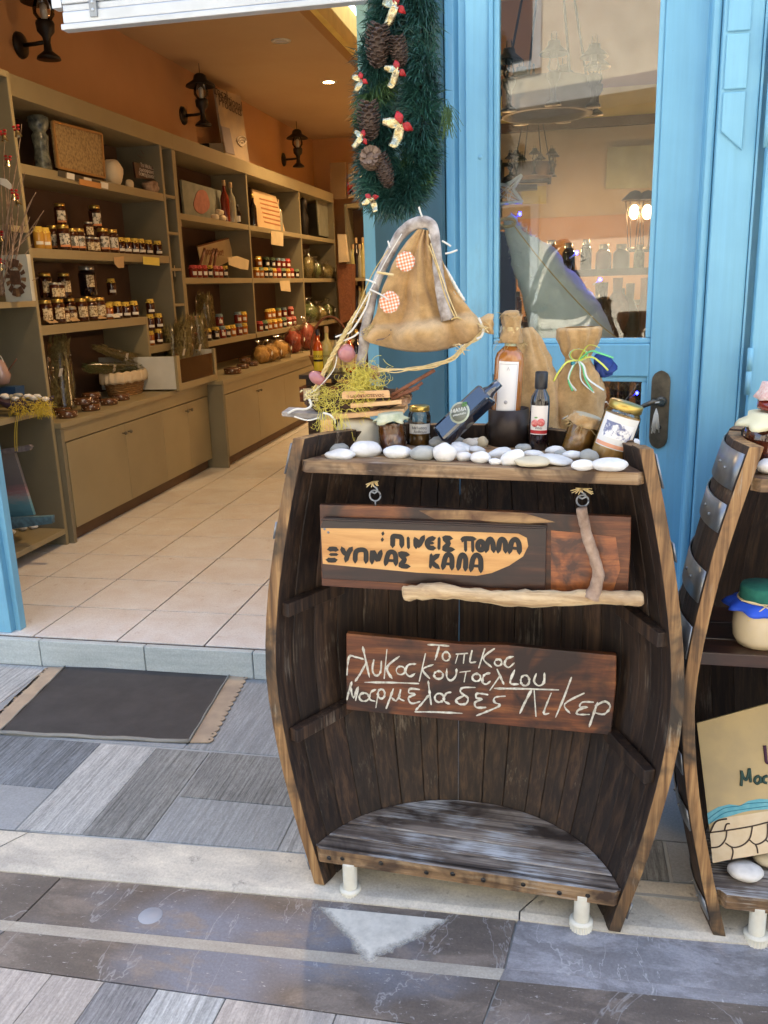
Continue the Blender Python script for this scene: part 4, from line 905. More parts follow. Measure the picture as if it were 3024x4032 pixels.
for i, a_ in enumerate(((567, -2.74, .20, .2, pasta, 'golden pasta bag, first on the far counter'), (585, -2.72, .22, .2, pasta, 'golden pasta bag, second on the far counter'), (605, -2.74, .24, .22, pasta, 'golden pasta bag with white card, third on far counter'), (635, -2.78, .24, .32, rp, 'left bag of dried red peppers'), (664, -2.76, .28, .36, rp, 'right larger bag of dried red peppers'))): bag(a_[0], a_[1], CT, a_[2], a_[3], a_[4], a_[5], i)
for i, (px, z, w_, h_, l) in enumerate(((666, Z2[1], .2, .34, 'tall herb bag, left on the middle shelf end bay'), (681, Z2[1], .22, .26, 'herb bag with white card, middle shelf end bay'), (705, Z2[1], .24, .22, 'dark herb bag, right in middle shelf end bay'), (668, Z2[2], .28, .3, 'leafy herb bag, left on lowest shelf end bay'), (690, Z2[2], .26, .24, 'leafy herb bag, centre of lowest shelf end bay'), (708, Z2[2], .2, .26, 'narrow herb bag, right on lowest shelf end bay'))): bag(px, -2.95, z, w_, h_, M_['herbg'] if i % 2 else M_['herb'], l, i+20)
bundle('herb_bundle', 'dark upright herb bundle behind the jars of the lowest jam shelf', P_(448, -3.1, Z2[2]), P_(440, -3.1, Z2[2]+.36), .09, .07, M_['herb'], seed=9, tagc=False)
# boards and bottles on the top jam shelf
b1 = thing('painted_board', 'grey-green board painted with a pink pomegranate, top jam shelf', 'painted board', at(440, 470, X=-3.0).to_tuple())
quadX('board', [(392, 388), (477, 412), (488, 486), (400, 470)], -2.99, .02, plain('grey_green_board', (.26, .26, .2), .8, (.18, .19, .15), 10), b1)
part('painted_fruit', MB().prism([at(436+17*cos(a_)*(1+.1*sin(3*a_)), 436+26*sin(a_), X=-2.986) for a_ in [2*pi*k/22 for k in range(22)]], (-1, 0, 0), .003), plain('pink_paint', (.42, .16, .11), .8, (.3, .12, .09), 20), b1)
b2 = thing('text_board', 'warm lit board with orange lettering leaning on the top jam shelf', 'sign', at(580, 490, X=-2.96).to_tuple())
quadX('board', [(545, 408), (596, 424), (617, 503), (558, 492)], -2.95, .015, plain('parchment_board', (.6, .42, .22), .8), b2)
for i in range(6): quadX('text_line', [(560+i*2.2, 427+i*10), (598+i*2.6, 437+i*10), (598.6+i*2.6, 440+i*10), (560.6+i*2.2, 430+i*10)], -2.947, .002, plain('faded_ink', (.4, .16, .06), .8), b2)
b3 = thing('painted_board', 'grey painted board with faded lettering in the top end bay', 'painted board', at(690, 490, X=-2.95).to_tuple()); quadX('board', [(684, 430), (719, 440), (721, 515), (690, 508)], -2.93, .015, plain('faded_green_board', (.26, .26, .2), .8, (.2, .2, .15), 9), b3)
def bottle(px, X, z, r, h, m, capm, lab, labm=None, p=None):
    p = V(p) if p is not None else V(P_(px, X, z)); o = thing('bottle', lab, 'bottle', p.to_tuple()); T = Matrix.Translation(p)
    part('bottle_body', MB().lathe([(0, 0), (r*.95, 0), (r, h*.03), (r, h*.55), (r*.85, h*.64), (r*.36, h*.74), (r*.33, h*.88), (0, h*.88)], 18, T), m, o)
    part('bottle_cap', MB().lathe([(r*.4, h*.86), (r*.4, h*.99), (0, h)], 12, T), capm, o)
    if labm: part('paper_label', MB().lathe([(r*1.02, h*.12), (r*1.02, h*.42)], 10, T, a0=-pi/2-.9, a1=-pi/2+1.2), labm, o)
    return o, T
clr = plain('clear_liqueur', (.34, .34, .26), .06, coat=1); orl = plain('red_orange_liqueur', (.5, .08, .01), .06, coat=1); yl = plain('pale_yellow_liqueur', (.5, .46, .2), .06, coat=1)
bottle(489, -2.94, Z2[0], .04, .36, M_['jamred'], M_['cork'], 'red bottle with cork on the top jam shelf', None); bottle(503, -2.94, Z2[0], .04, .36, clr, M_['cork'], 'clear bottle with cork beside the red one', None); bottle(515, -2.91, Z2[0], .03, .17, M_['jamblack'], M_['black'], 'small dark bottle beside the clear bottle', M_['paper'])
bottle(549, -2.90, Z2[0], .033, .3, M_['jamblack'], M_['gold'], 'dark bottle left of the warm lettered board', None); bottle(603, -2.98, Z2[0], .045, .34, clr, M_['cork'], 'round flask bottle behind the lettered board', None); bottle(635, -2.95, Z2[0], .045, .3, M_['jamblack'], M_['cork'], 'dark bottle with white label, right of the lettered board', M_['paper'])
o = thing('figurine', 'dark carved figurine in the top end bay', 'figurine', P_(658, -2.95, Z2[0])); part('figurine_body', MB().lathe([(0, 0), (.05, 0), (.045, .1), (.06, .2), (.03, .28), (.05, .33), (.045, .4), (0, .43)], 12, Matrix.Translation(P_(658, -2.95, Z2[0]))), M_['black'], o)
for k, (px, z) in enumerate(((464, 0), (480, 0), (474, .045))): lump(px, 0, 22, 12, -2.9, Z2[0]+z, M_['plaster'], 'plaster_stone', ('left', 'right', 'upper')[k]+' small white stone before the pomegranate board', 'stone')
b4 = thing('notice_board', 'handwritten notice with dark border behind the left jam jars', 'notice', at(465, 560, X=-3.05).to_tuple()); quadX('board', [(427, 531), (494, 513), (506, 560), (440, 590)], -3.04, .01, M_['tagp'], b4)
quadX('border', [(427, 531), (494, 513), (495, 516), (428, 534)], -3.035, .003, M_['cinnamon'], b4); text('Προσφορα!!', .075, plain('rust_ink', (.3, .08, .03), .8), Mx(462, 545, -3.034), b4, sx=1.1)
card([(493, 556), (512, 553), (538, 562), (536, 583), (520, 581), (494, 572)], XF+.02, M_['tagp'], 'cream scalloped card hanging over the left jam bay', 'card')
for k, (x0_, x1_) in enumerate(((431, 442), (452, 462), (462, 468))): part('cinnamon_stick', MB().tube([at(x0_, 575, X=-2.98), at(x1_, 538, X=-2.98)], .012, 8), M_['cinnamon'], b4)
# on top of the units
b5 = thing('tall_painted_board', 'tall painted board lettered Traditional Products leaning on top of shelves', 'painted board', at(505, 340, X=-3.0).to_tuple())
quadX('board', [(464, 190), (520, 207), (541, 367), (489, 348)], -3.02, .02, plain('tan_painted_board', (.42, .31, .19), .8, (.30, .24, .18), 5), b5)
inkb = plain('brown_ink', (.09, .05, .03), .8)
for s_, x, y in (('Local', 477, 201), ('Traditional', 494, 216), ('Products', 498, 231)): text(s_, .115, inkb, Mx(x, y, -3.014), b5, sx=1.4)
for k in range(3): part('painted_ring', MB().tube([at(522+(10-2.6*k)*cos(a_), 303+k*4+(8-2*k)*sin(a_)*1.1, X=-3.013) for a_ in [2*pi*q/18 for q in range(19)]], .007, 5), plain('pale_ring', (.5, .42, .33), .8), b5)
quadX('painted_column', [(478, 272), (496, 277), (508, 335), (488, 329)], -3.014, .003, plain('violet_grey_paint', (.24, .2, .2), .8), b5)
o = quadX('black_box', [(451, 309), (481, 309), (487, 347), (455, 333)], -2.98, .12, M_['black'], None); tag(o, 'black box on top of shelves beside the tall board', 'box')
# back wall: shelf with bottles, leaning boards
YBk = 11.2
o = thing('back_shelf', 'dark shelf of bottles against the back wall of the shop', 'shelf unit', at(775, 640, Y=YBk).to_tuple())
q0, q1 = at(750, 440, Y=YBk), at(830, 700, Y=YBk)
part('side_board', MB().box(q0.x-.04, q0.x, YBk, 11.58, .14, q0.z), SS, o); part('top_board', MB().box(q0.x, q1.x+1, YBk, 11.58, q0.z-.05, q0.z), S, o); part('back_board', MB().box(q0.x, q1.x+1, 11.5, 11.58, .14, q0.z-.05), M_['oback'], o)
for yy in (600, 690): z = at(775, yy, Y=YBk).z; part('shelf', MB().box(q0.x, q1.x+1, YBk, 11.5, z-.04, z), S, o)
k = 0
for yy in (600, 690):
    z = at(775, yy, Y=YBk).z
    for i in range(7): p = at(757+i*7.2, yy, Y=YBk+.1); bottle(0, 0, 0, .04, .42 if i % 2 else .5, (clr, yl, M_['jamblack'])[i % 3], M_['cork'], ('upper' if yy == 600 else 'lower')+' back shelf bottle, '+ORD[i]+' from left', None, p=(p.x, YBk+.12, z)); k += 1
for pts, c, l in (([(712, 352), (748, 350), (748, 430), (714, 430)], 'tan_box', 'tan cardboard panel standing high against the back wall'), ([(752, 352), (800, 352), (800, 428), (752, 428)], 'lettered_panel', 'pale panel with red lettering high against the back wall')):
    b_ = thing(c, l, 'panel', at(pts[0][0], 430, Y=11.3).to_tuple()); quadY('board', pts, 11.3, .03, plain(c+'_m', (.3, .2, .11) if c == 'tan_box' else (.46, .34, .2), .8), b_)
    if c != 'tan_box': text('Κα', .2, M_['red'], Matrix.Translation(at(770, 408, Y=11.29))@Matrix.Rotation(pi/2, 4, 'X'), b_)
o = quadY('fabric_roll', [(729, 506), (745, 506), (752, 565), (732, 567)], 10.9, .08, M_['linen'], None, 0); tag(o, 'cream cloth roll hanging beside the far end of shelves', 'cloth')
o = quadY('sack_stack', [(728, 570), (760, 570), (760, 690), (735, 700)], 11.0, .2, M_['cinnamon'], None, 0); tag(o, 'tall brown panel standing in the far left corner', 'panel')
# table with bottles, crate and basket in the aisle
p = at(690, 806, Z=.90); tb_ = thing('display_table', 'dark wooden table with liqueur bottles seen behind the little boat', 'table', (p.x+.35, p.y+.25, .14))
part('table_top', MB().box(p.x-.12, p.x+.95, p.y-.12, p.y+.7, .87, .9), M_['boarddark'], tb_, .003)
for sx_ in (-.08, .87):
    for sy_ in (-.08, .62): part('leg', MB().box(p.x+sx_, p.x+sx_+.05, p.y+sy_, p.y+sy_+.05, .14, .87), M_['boarddark'], tb_)
o, T = bottle(0, 0, 0, .038, .31, orl, plain('dark_blue_cap', (.01, .015, .05), .4), 'orange liqueur bottle with yellow and black label on the table', None, p=(p.x-.0, p.y, .9)); q = (.039, .04)
part('paper_label', MB().lathe([(.0388, .02), (.0388, .16)], 12, T, a0=-pi/2-1, a1=-pi/2+1.1), plain('bright_yellow_label', (.75, .62, .04), .5), o); part('label_band', MB().lathe([(.0392, .085), (.0392, .10)], 12, T, a0=-pi/2-1, a1=-pi/2+1.1), M_['ink'], o)
text('ΤΑΧΑ', .026, M_['ink'], T@Matrix.Translation((.004, -.0400, .12))@Matrix.Rotation(pi/2, 4, 'X'), o)
o, T = bottle(0, 0, 0, .04, .33, yl, M_['cork'], 'pale yellow liqueur bottle with olive label on the table', None, p=(at(707, 806, Z=.90).x, p.y+.02, .9)); part('paper_label', MB().lathe([(.0408, .03), (.0408, .16)], 12, T, a0=-pi/2-1, a1=-pi/2+1.1), plain('olive_label', (.4, .4, .14), .5), o); text('ΠΟΥΡΟ', .02, inkb, T@Matrix.Translation((.004, -.042, .12))@Matrix.Rotation(pi/2, 4, 'X'), o)
for i, (x, h_, m) in enumerate(((724, .27, clr), (737, .25, yl), (752, .29, orl), (765, .3, M_['jamblack']))): bottle(0, 0, 0, .036, h_, m, M_['gold'] if i % 2 else M_['black'], 'bottle on the aisle table, '+ORD[i+2]+' from left', M_['tagp'], p=(at(x, 806, Z=.9).x, p.y+.05+.03*(i % 2), .9))
o = thing('arched_basket', 'basket with tall arched wicker handle behind the liqueur bottles', 'basket', (p.x+.18, p.y+.35, .9)); c = V((at(712, 700, Y=p.y+.35).x, p.y+.35, .9)); H_ = at(712, 684, Y=p.y+.35).z-.9
part('handle_arch', MB().tube([c+V((.155*cos(a_), 0, .1+(H_-.1)*sin(a_))) for a_ in [pi*q/16 for q in range(17)]], .009, 7), M_['cinnamon'], o); part('basket_bowl', MB().lathe([(0, 0), (.13, .0), (.17, .1), (.165, .1), (.12, .01)], 20, Matrix.Translation(c)), M_['wicker'], o)
p3 = at(665, 866, Z=.72); cr = thing('wooden_crate', 'small brown crate with white paper in front of the table', 'crate', (p3.x, p3.y, .6)); A_, B__ = at(646, 836, Y=p3.y), at(700, 868, Y=p3.y)
part('crate_box', MB().box(A_.x, B__.x+.1, p3.y, p3.y+.25, B__.z, A_.z), M_['boardred'], cr, .003); part('paper_sheet', MB().box(A_.x+.03, A_.x+.15, p3.y-.004, p3.y-.001, B__.z+.01, A_.z-.01), M_['paper'], cr)
part('crate_leg', MB().box(A_.x+.08, A_.x+.12, p3.y+.05, p3.y+.09, .14, B__.z), M_['boarddark'], cr)

# ------------------------------------------------------------------ things in the nearest unit
Yt = 4.02
tw = thing('bell_twigs', 'bare twigs hung with small golden bells and red bows', 'decoration', at(10, 640, Y=Yt).to_tuple()); rs = random.Random(12)
mb = MB()
tips = [(14, 280), (47, 268), (22, 355), (2, 395), (54, 372), (46, 378), (78, 355+60), (66, 380+60), (95, 455), (85, 470), (72, 425)]
for k in range(24):
    x1, y1 = tips[k] if k < len(tips) else (rs.uniform(0, 84), rs.uniform(400, 600)); P = dense([at(rs.uniform(-12, 10), 640, Y=Yt), at(rs.uniform(-8, 22)+x1*.25, 640-(640-y1)*.45, Y=Yt+rs.uniform(-.03, .03)), at(x1*.75+rs.uniform(-4, 4), 640-(640-y1)*.8, Y=Yt), at(x1, y1, Y=Yt)], 4); mb.tube(P, [.004*(1-i/len(P))+.0008 for i in range(len(P))], 4)
tag(part('twigs', mb, M_['brown_branch'], tw), kind='stuff')
for (x, y) in ((9, 297), (38, 287), (17, 352), (30, 425), (38, 436), (3, 575), (2, 515)):
    T = Matrix.Translation(at(x, y, Y=Yt-.02))@Matrix.Rotation(rs.uniform(-.4, .4), 4, 'Y'); part('bell', MB().lathe([(0, .016), (.006, .014), (.009, .004), (.016, -.014), (.018, -.016)], 14, T), M_['goldfoil'], tw)
    bm = MB(); 
    for a_ in (.5, 2.6, 4.0, 5.4): bm.ell(T@V((.013*cos(a_), 0, .024+.011*sin(a_))), (.010, .003, .006), 8, 5)
    tag(part('red_bow', bm, M_['red'], tw), kind='stuff')
part('white_leaf', MB().prism([at(x, y, Y=Yt-.01) for x, y in ((0, 384), (14, 387), (24, 398), (25, 412), (12, 404), (0, 398))], (0, 1, 0), .002), M_['paper'], tw)
fb = thing('sweet_box', 'pale box with a ring of brown sweets round a square centre', 'sweet box', at(37, 650, Y=4.0).to_tuple()); Yf_ = 4.0
quadY('box_face', [(2, 552), (57, 549), (70, 650), (13, 653)], Yf_, .03, plain('pale_grey_card', (.5, .5, .44), .6), fb)
cx, cy = 33, 600; swm = [plain('sweet_brown', (.12, .06, .035), .5, (.06, .03, .02), 60), plain('sweet_tan', (.26, .15, .07), .5, (.12, .06, .03), 60)]
for k in range(14):
    a = 2*pi*k/14+.1; ux_, uy_ = cos(a), sin(a); sk_ = .1
    def W2(r_, s_): x = cx+ (ux_*r_*22-uy_*s_) + (uy_*r_*42)*.10; y = cy+uy_*r_*42+ux_*s_; return (x, y)
    quadY('sweet', [W2(.56, -3.2), W2(.98, -4.6), W2(.98, 4.6), W2(.56, 3.2)], Yf_-.006, .006, swm[k % 3 == 0], fb)
quadY('centre_piece', [(18, 584), (41, 584), (45, 615), (23, 615)], Yf_-.006, .006, swm[0], fb)
text('ΛΟΥΚΟΥΜΙ', .016, plain('grey_print', (.2, .2, .18), .6), Matrix.Translation(at(30, 578, Y=Yf_-.003))@Matrix.Rotation(pi/2, 4, 'X'), fb); text('γλυκά', .016, plain('grey_print', (.2, .2, .18), .6), Matrix.Translation(at(36, 622, Y=Yf_-.003))@Matrix.Rotation(pi/2, 4, 'X'), fb)
sbt = thing('shell_boat', 'dark purple boat shaped dish of white shells in the near shelf', 'dish', at(55, 890, Y=3.95).to_tuple()); rows = []
for i in range(11):
    t_ = i/10; x = -6+t_*116; q = at(x, 0, Y=3.95); w_ = .07*sin(pi*(t_*.9+.05))**.6; b_ = at(x, 868-12*abs(2*t_-1)**2, Y=3.95); row = []
    for k in range(9): a = pi*k/8; row.append(V((b_.x, b_.y-w_*cos(a), b_.z-w_*.75*sin(a))))
    rows.append(row)
part('dish_hull', MB().grid(rows), plain('purple_bark', (.06, .035, .075), .7, (.03, .02, .03), 30), sbt, solid=.006)
for k in range(16):
    c = at(rs.uniform(0, 102), rs.uniform(850, 866), Y=3.93+rs.uniform(-.03, .03)); part('shell', MB().ell(c, (.022, .02, .012), 10, 6, .3, k), M_['stone'] if k % 3 else M_['stoneg'], sbt)
mb = MB()
for k in range(500):
    c = at(rs.uniform(18, 112) if k % 2 else rs.gauss(92, 10), rs.uniform(872, 897) if k % 3 else rs.uniform(860, 892), Y=3.84+rs.uniform(-.04, .04)); d = V((rs.gauss(0, 1), rs.gauss(0, .6), rs.gauss(0, .8))).normalized()*.016; mb.tube([c, c+d, c+d*1.4+V((0, 0, -.008))], .0009, 3)
for x in (38, 42): mb.tube(dense([at(x, 893, Y=3.86), at(x-5, 915, Y=3.86), at(x-10+x*.1, 950, Y=3.86), at(x-5, 975, Y=3.86)], 4), .0015, 4)
o = part('paper_shred', mb, M_['straw'], None); tag(o, 'yellow paper shred spilling over the near shelf edge', 'shred', kind='stuff')
o = quadY('blue_box', [(-6, 837), (33, 836), (34, 858), (-6, 860)], 4.02, .08, plain('navy_box', (.02, .07, .17), .6), None); tag(o, 'dark blue box behind the shell dish', 'box')
o = thing('wire_ornament', 'small wired glass ornament with twisted stem at left edge', 'ornament', at(8, 835, Y=4.0).to_tuple()); part('stem', MB().tube([at(18, 800, Y=4.0), at(36, 775, Y=4.0)], .003, 5), M_['cinnamon'], o); part('ornament_body', MB().lathe([(0, 0), (.04, .01), (.05, .05), (.03, .11), (.02, .13)], 14, Matrix.Translation(at(5, 832, Y=4.0))), plain('rosy_glass', (.4, .26, .22), .15, coat=1), o); part('wire_hook', MB().tube(dense([at(0, 768, Y=4.0), at(6, 778, Y=4.0), at(9, 792, Y=4.0)], 4), .0025, 5), M_['string'], o)
sb_ = thing('sea_sign', 'weathered board painted as blue sea with grey crosspiece, lowest near shelf', 'painted board', at(40, 1120, Y=3.9).to_tuple())
m, t, b = newmat('sea_painted_wood'); tcz = nd(t, 'ShaderNodeTexCoord'); sp = nd(t, 'ShaderNodeSeparateXYZ'); t.links.new(tcz.outputs['Generated'], sp.inputs[0]); nz_ = noi(t, coords(t, (3, 3, 22), rnd=False), 2, 6, .7)
ad = nd(t, 'ShaderNodeMath', operation='MULTIPLY_ADD'); ad.inputs[1].default_value = .35; t.links.new(nz_, ad.inputs[0]); t.links.new(sp.outputs['Z'], ad.inputs[2])
t.links.new(ramp(t, ad.outputs[0], [(.2, (.06, .17, .22)), (.42, (.10, .26, .33)), (.52, (.24, .26, .28)), (.6, (.26, .14, .16)), (.72, (.13, .12, .13)), (1.1, (.17, .16, .16))]), b.inputs['Base Color']); b.inputs['Roughness'].default_value = .85
quadY('main_board', [(-30, 978), (31, 979), (73, 1113), (-22, 1122)], 3.9, .02, m, sb_)
quadY('crosspiece', [(-20, 974), (24, 968), (62, 961), (68, 965), (64, 973), (30, 979), (-20, 984)], 3.88, .02, plain('grey_drift_board', (.22, .20, .2), .9, (.12, .10, .11), 40), sb_); quadY('base_piece', [(-22, 1124), (12, 1120), (111, 1115), (112, 1131), (18, 1144), (-22, 1148)], 3.86, .03, plain('blue_drift_board', (.11, .23, .3), .85, (.05, .09, .12), 30), sb_)
for k, (x, y) in enumerate(((14, 1143), (35, 1139), (59, 1132), (50, 1142), (73, 1138), (25, 1150), (96, 1132), (8, 1156))):
    o = part('pebble', MB().ell((0, 0, 0), (.027, .02, .014), 14, 9, .15, k), W_ if k % 3 else G_, None); q = at(x, y+4, Z=.237); o.location = (q.x, q.y, .25); tag(o, 'pebble before the sea sign, '+ORD[k]+' counted from the left jamb', 'pebble')
print('goods ok')
# ------------------------------------------------------------------ behind the glass door
YP = 6.6
pw = struct('inner_partition', MB().box(-.72, 3.2, YP, YP+.1, .14, 3.34), plain('partition_cream', (.48, .38, .25), .8, (.43, .34, .22), 2))
za, zb_2 = at(1200, 262, Y=YP).z, at(1200, 200, Y=YP).z
o = part('yellow_band', MB().box(-.72, 3.2, YP-.04, YP-.001, za, zb_2), M_['yellow'], pw); part('cornice', MB().box(-.72, 3.2, YP-.06, YP-.001, za-.06, za-.002), M_['dirt'], pw)
part('orange_field', MB().box(-.72, 3.2, YP-.02, YP-.001, zb_2+.002, 3.33), M_['orange'], pw); part('orange_field', MB().box(-.72, 3.2, YP-.02, YP-.001, .2, at(1200, 470, Y=YP).z), M_['orange'], pw)
# ring chandelier with oil-lamp lanterns
YC = 4.4
c = at(1182, 215, Y=YC); ch = thing('ring_chandelier', 'dark wooden ring chandelier with oil-lamp lanterns behind the door glass', 'chandelier', c.to_tuple())
RR_ = (at(1290, 215, Y=YC)-c).length*.92
rd = plain('chandelier_wood', (.14, .085, .05), .6); T = Matrix.Translation(c)
part('wooden_ring', MB().lathe([(RR_, -.07), (RR_, .07), (RR_-.025, .07), (RR_-.025, -.07), (RR_, -.07)], 36, T), rd, ch)
for k in range(7):
    a = 2*pi*k/7+.35; L = T@Matrix.Translation(((RR_+.03)*cos(a), (RR_+.03)*sin(a), .0))@Matrix.Scale(.62, 4); f = part('lamp_body', MB().lathe([(0, -.11), (.06, -.11), (.05, -.09), (.02, -.07), (.02, .02), (.045, .06), (.05, .1), (.03, .11)], 12, L), M_['black'], ch)
    part('glass_chimney', MB().lathe([(.03, .11), (.045, .14), (.028, .2), (.02, .36)], 12, L), M_['glassc'], f); part('lamp_hood', MB().lathe([(.02, .27), (.10, .215), (.095, .228), (.045, .27), (.04, .3), (0, .31)], 14, L), M_['black'], f)
for k in range(4): a = 2*pi*k/4+.5; part('chain', MB().tube([c+V((RR_*cos(a), RR_*sin(a), .07)), c+V((0, 0, 1.0))], .006, 5), M_['black'], ch)
part('rod', MB().tube([c+V((0, 0, .95)), V((c.x, c.y, 3.34))], .012, 6), M_['black'], ch)
ch_refl = copy_tree(ch); c2 = at(1150, 368, Y=6.0); ch_refl.location = c2; ch_refl.scale = (.6, .6, .6); ch_refl['label'] = 'modelled reflection of the ring chandelier below the first, behind the door glass'  # added smaller copy stands in for the chandelier's faint reflection
# pictures, blackboard, lamps
YQ = YP-.06
def pic(nm, pts, c1, lab, Y=YQ, cat='picture'): o = quadY(nm, pts, Y, .02, plain(nm+'_m', c1, .7, tuple(q*.7 for q in c1), 6), None); return tag(o, lab, cat)
pic('ship_picture', [(1312, 318), (1432, 312), (1434, 405), (1308, 408)], (.40, .40, .24), 'pale green picture of sailing ships on the inner wall')
pic('blackboard', [(1060, 345), (1085, 345), (1085, 470), (1058, 470)], (.015, .018, .02), 'narrow blackboard at the left behind the door glass', YQ-.02)
pic('small_poster', [(1126, 402), (1180, 402), (1180, 440), (1126, 440)], (.5, .42, .12), 'small yellow poster on the inner wall')
rk = thing('hanging_rack', 'black iron hanging rack on the inner wall', 'rack', at(1160, 370, Y=YQ-.2).to_tuple())
for a, b_ in (((1085, 356), (1192, 352)), ((1085, 392), (1185, 390)), ((1085, 356), (1085, 392)), ((1188, 352), (1186, 398)), ((1085, 390), (1140, 356)), ((1140, 356), (1186, 392)), ((1140, 392), (1188, 356))): part('rack_bar', MB().tube([at(*a, Y=YQ-.2), at(*b_, Y=YQ-.2)], .014, 5), M_['black'], rk)
part('rack_shelf', MB().prism([at(x, y, Y=YQ-.25) for x, y in ((1105, 398), (1160, 398), (1160, 408), (1105, 412))], (0, 1, 0), .1), M_['black'], rk)
warm = emis('warm_bulb', (1, .55, .2), 9)
for k, (x, y) in enumerate(((1370, 458), (1398, 458), (1103, 520))):
    c = at(x, y, Y=5.9); o = thing('lit_lantern', ('lit lantern, left of the bright pair', 'lit lantern, right of the bright pair', 'lit lantern low behind the wire star')[k]+' behind the glass', 'lamp', (c.x, c.y, c.z))
    part('bulb', MB().ell(c, (.03, .03, .045), 12, 8), warm, o)
    cg = MB()
    for a in range(4): A = 2*pi*a/4+.4; cg.tube([c+V((.03*cos(A), .03*sin(A), -.22)), c+V((.06*cos(A), .06*sin(A), .07))], .004, 4)
    tag(part('lantern_cage', cg, M_['black'], o), kind='stuff'); part('lantern_roof', MB().lathe([(.085, .07), (.03, .12), (0, .13)], 12, Matrix.Translation(c)), M_['black'], o); part('lantern_base', MB().lathe([(0, -.24), (.04, -.24), (.035, -.21), (0, -.21)], 12, Matrix.Translation(c)), M_['black'], o)
    if k != 1:
        l = bpy.data.lights.new('lantern_bulb', 'POINT'); l.energy = 5; l.color = (1, .58, .25); l.shadow_soft_size = .05; q = bpy.data.objects.new('lantern_bulb', l); col.objects.link(q); q.parent = o; q.location = (0, -.08, 0)
# sideboard with goods
sdx0, sdx1 = at(1040, 700, Y=5.6).x, at(1440, 700, Y=5.6).x
sdb = thing('window_shelf', 'brown open shelf of jars behind the window display', 'shelf unit', ((sdx0+sdx1)/2, 5.6, .14)); zt1, zt2 = at(1200, 585, Y=5.6).z, at(1200, 690, Y=5.6).z
for z in (zt1, zt2): part('shelf', MB().box(sdx0, sdx1, 5.4, 5.75, z-.04, z), M_['boarddark'], sdb)
for x in (sdx0, (sdx0+sdx1)/2, sdx1-.03): part('upright', MB().box(x, x+.03, 5.4, 5.75, .14, zt1-.041), M_['boarddark'], sdb)
rs = random.Random(21)
for zi, z in enumerate((zt1, zt2)):
    for i in range(9):
        x = sdx0+.12+i*(sdx1-sdx0-.2)/9; m = rs.choice((M_['jamblack'], M_['jamred'], M_['cinnamon'], M_['herbg'], M_['terracan'], M_['boarddark'])); r = rs.uniform(.03, .055); h_ = rs.uniform(.07, .17)
        o = thing('storage_jar', ('upper' if zi == 0 else 'lower')+' row jar behind the display, '+ORD[i]+' from left', 'jar', (x, 5.55, z)); T = Matrix.Translation((x, 5.55, z)); part('jar_body', MB().lathe([(0, 0), (r, 0), (r, h_*.8), (r*.6, h_), (0, h_)], 14, T), m, o); part('lid', MB().lathe([(r*.62, h_), (r*.62, h_+.03), (0, h_+.03)], 12, T), M_['silver'], o)
# blue post, wire star, fabric cone tree with blue lights
YD = 2.88
o = quadY('blue_post', [(1076, 500), (1113, 500), (1112, 900), (1076, 900)], 3.25, .1, plain('dark_blue_post', (.012, .07, .16), .5), None); tag(o, 'dark blue post inside, left of the fabric cone', 'post')
c = at(1092, 432, Y=YD); st_ = thing('wire_star', 'silver wire star on top of the fabric cone tree', 'star', c.to_tuple()); S5 = [(1095, 382), (1108, 418), (1130, 440), (1100, 446), (1092, 472), (1066, 452), (1052, 452), (1072, 425), (1052, 396), (1082, 408)]
S5 = [(1127, 378), (1108, 408), (1128, 437), (1098, 438), (1070, 442), (1048, 446), (1058, 415), (1048, 382), (1074, 398), (1094, 400)]
wm = plain('silver_wire', (.75, .8, .82), .35, metal=.2); pt = [at(x, y, Y=YD) for x, y in S5]
for k in range(10): part('star_edge', MB().tube([pt[k], pt[(k+1) % 10]], .0055, 5), wm, st_)
mb = MB(); rs = random.Random(2)
for k in range(40): a, b_ = rs.choice(pt), rs.choice(pt); d = V((0, rs.uniform(-.01, .01), 0)); mb.tube([a+(b_-a)*.15+d, b_-(b_-a)*.15-d], .0018, 3)
tag(part('wire_mesh', mb, wm, st_), kind='stuff')
tr = thing('fabric_cone_tree', 'pale fluffy cone tree with raffia cord and blue lights in the window', 'christmas tree', at(1240, 760, Y=YD).to_tuple())
CL = [(1094, 470, 6), (1112, 500, 19), (1140, 545, 36), (1172, 600, 55), (1204, 660, 72), (1232, 720, 84), (1250, 780, 90)]
Pc = dense([at(x, y, Y=YD) for x, y, r_ in CL], 5); RL = []
for i in range(len(Pc)): f = i/(len(Pc)-1)*(len(CL)-1); k = min(int(f), len(CL)-2); RL.append((CL[k][2]+(CL[k+1][2]-CL[k][2])*(f-k))*SG*1.18)
fm = plain('pale_blue_fleece', (.84, .92, .92), .95, (.72, .82, .82), 30, .8, 60, sheen=.4); n0 = MB().tube(Pc, RL, 26)
n0.v = [tuple(V(q)*1+V((1, 1, 1))*.012*noise.noise(V(q)*16)+V((1, .3, 1))*.006*noise.noise(V(q)*70)) for q in n0.v]; part('fleece_cone', n0, fm, tr)
mb = MB()
for k in range(2600):
    i = rs.randrange(1, len(Pc)-1); a = rs.uniform(0, 2*pi); T_ = (Pc[i+1]-Pc[i-1]).normalized(); u = T_.orthogonal().normalized(); v2 = T_.cross(u); c = Pc[i]+(Pc[i+1]-Pc[i])*rs.random()+(u*cos(a)+v2*sin(a))*RL[i]*.985; d = (u*cos(a)+v2*sin(a))*.008+T_*rs.uniform(-.02, .02)+V((rs.gauss(0, .004),)*3); s_ = V((rs.gauss(0, 1), rs.gauss(0, 1), rs.gauss(0, 1))).normalized()*.0012; mb.add([c-s_, c+s_, c+d], [(0, 1, 2)])
tag(part('fleece_fluff', mb, fm, tr), kind='stuff')
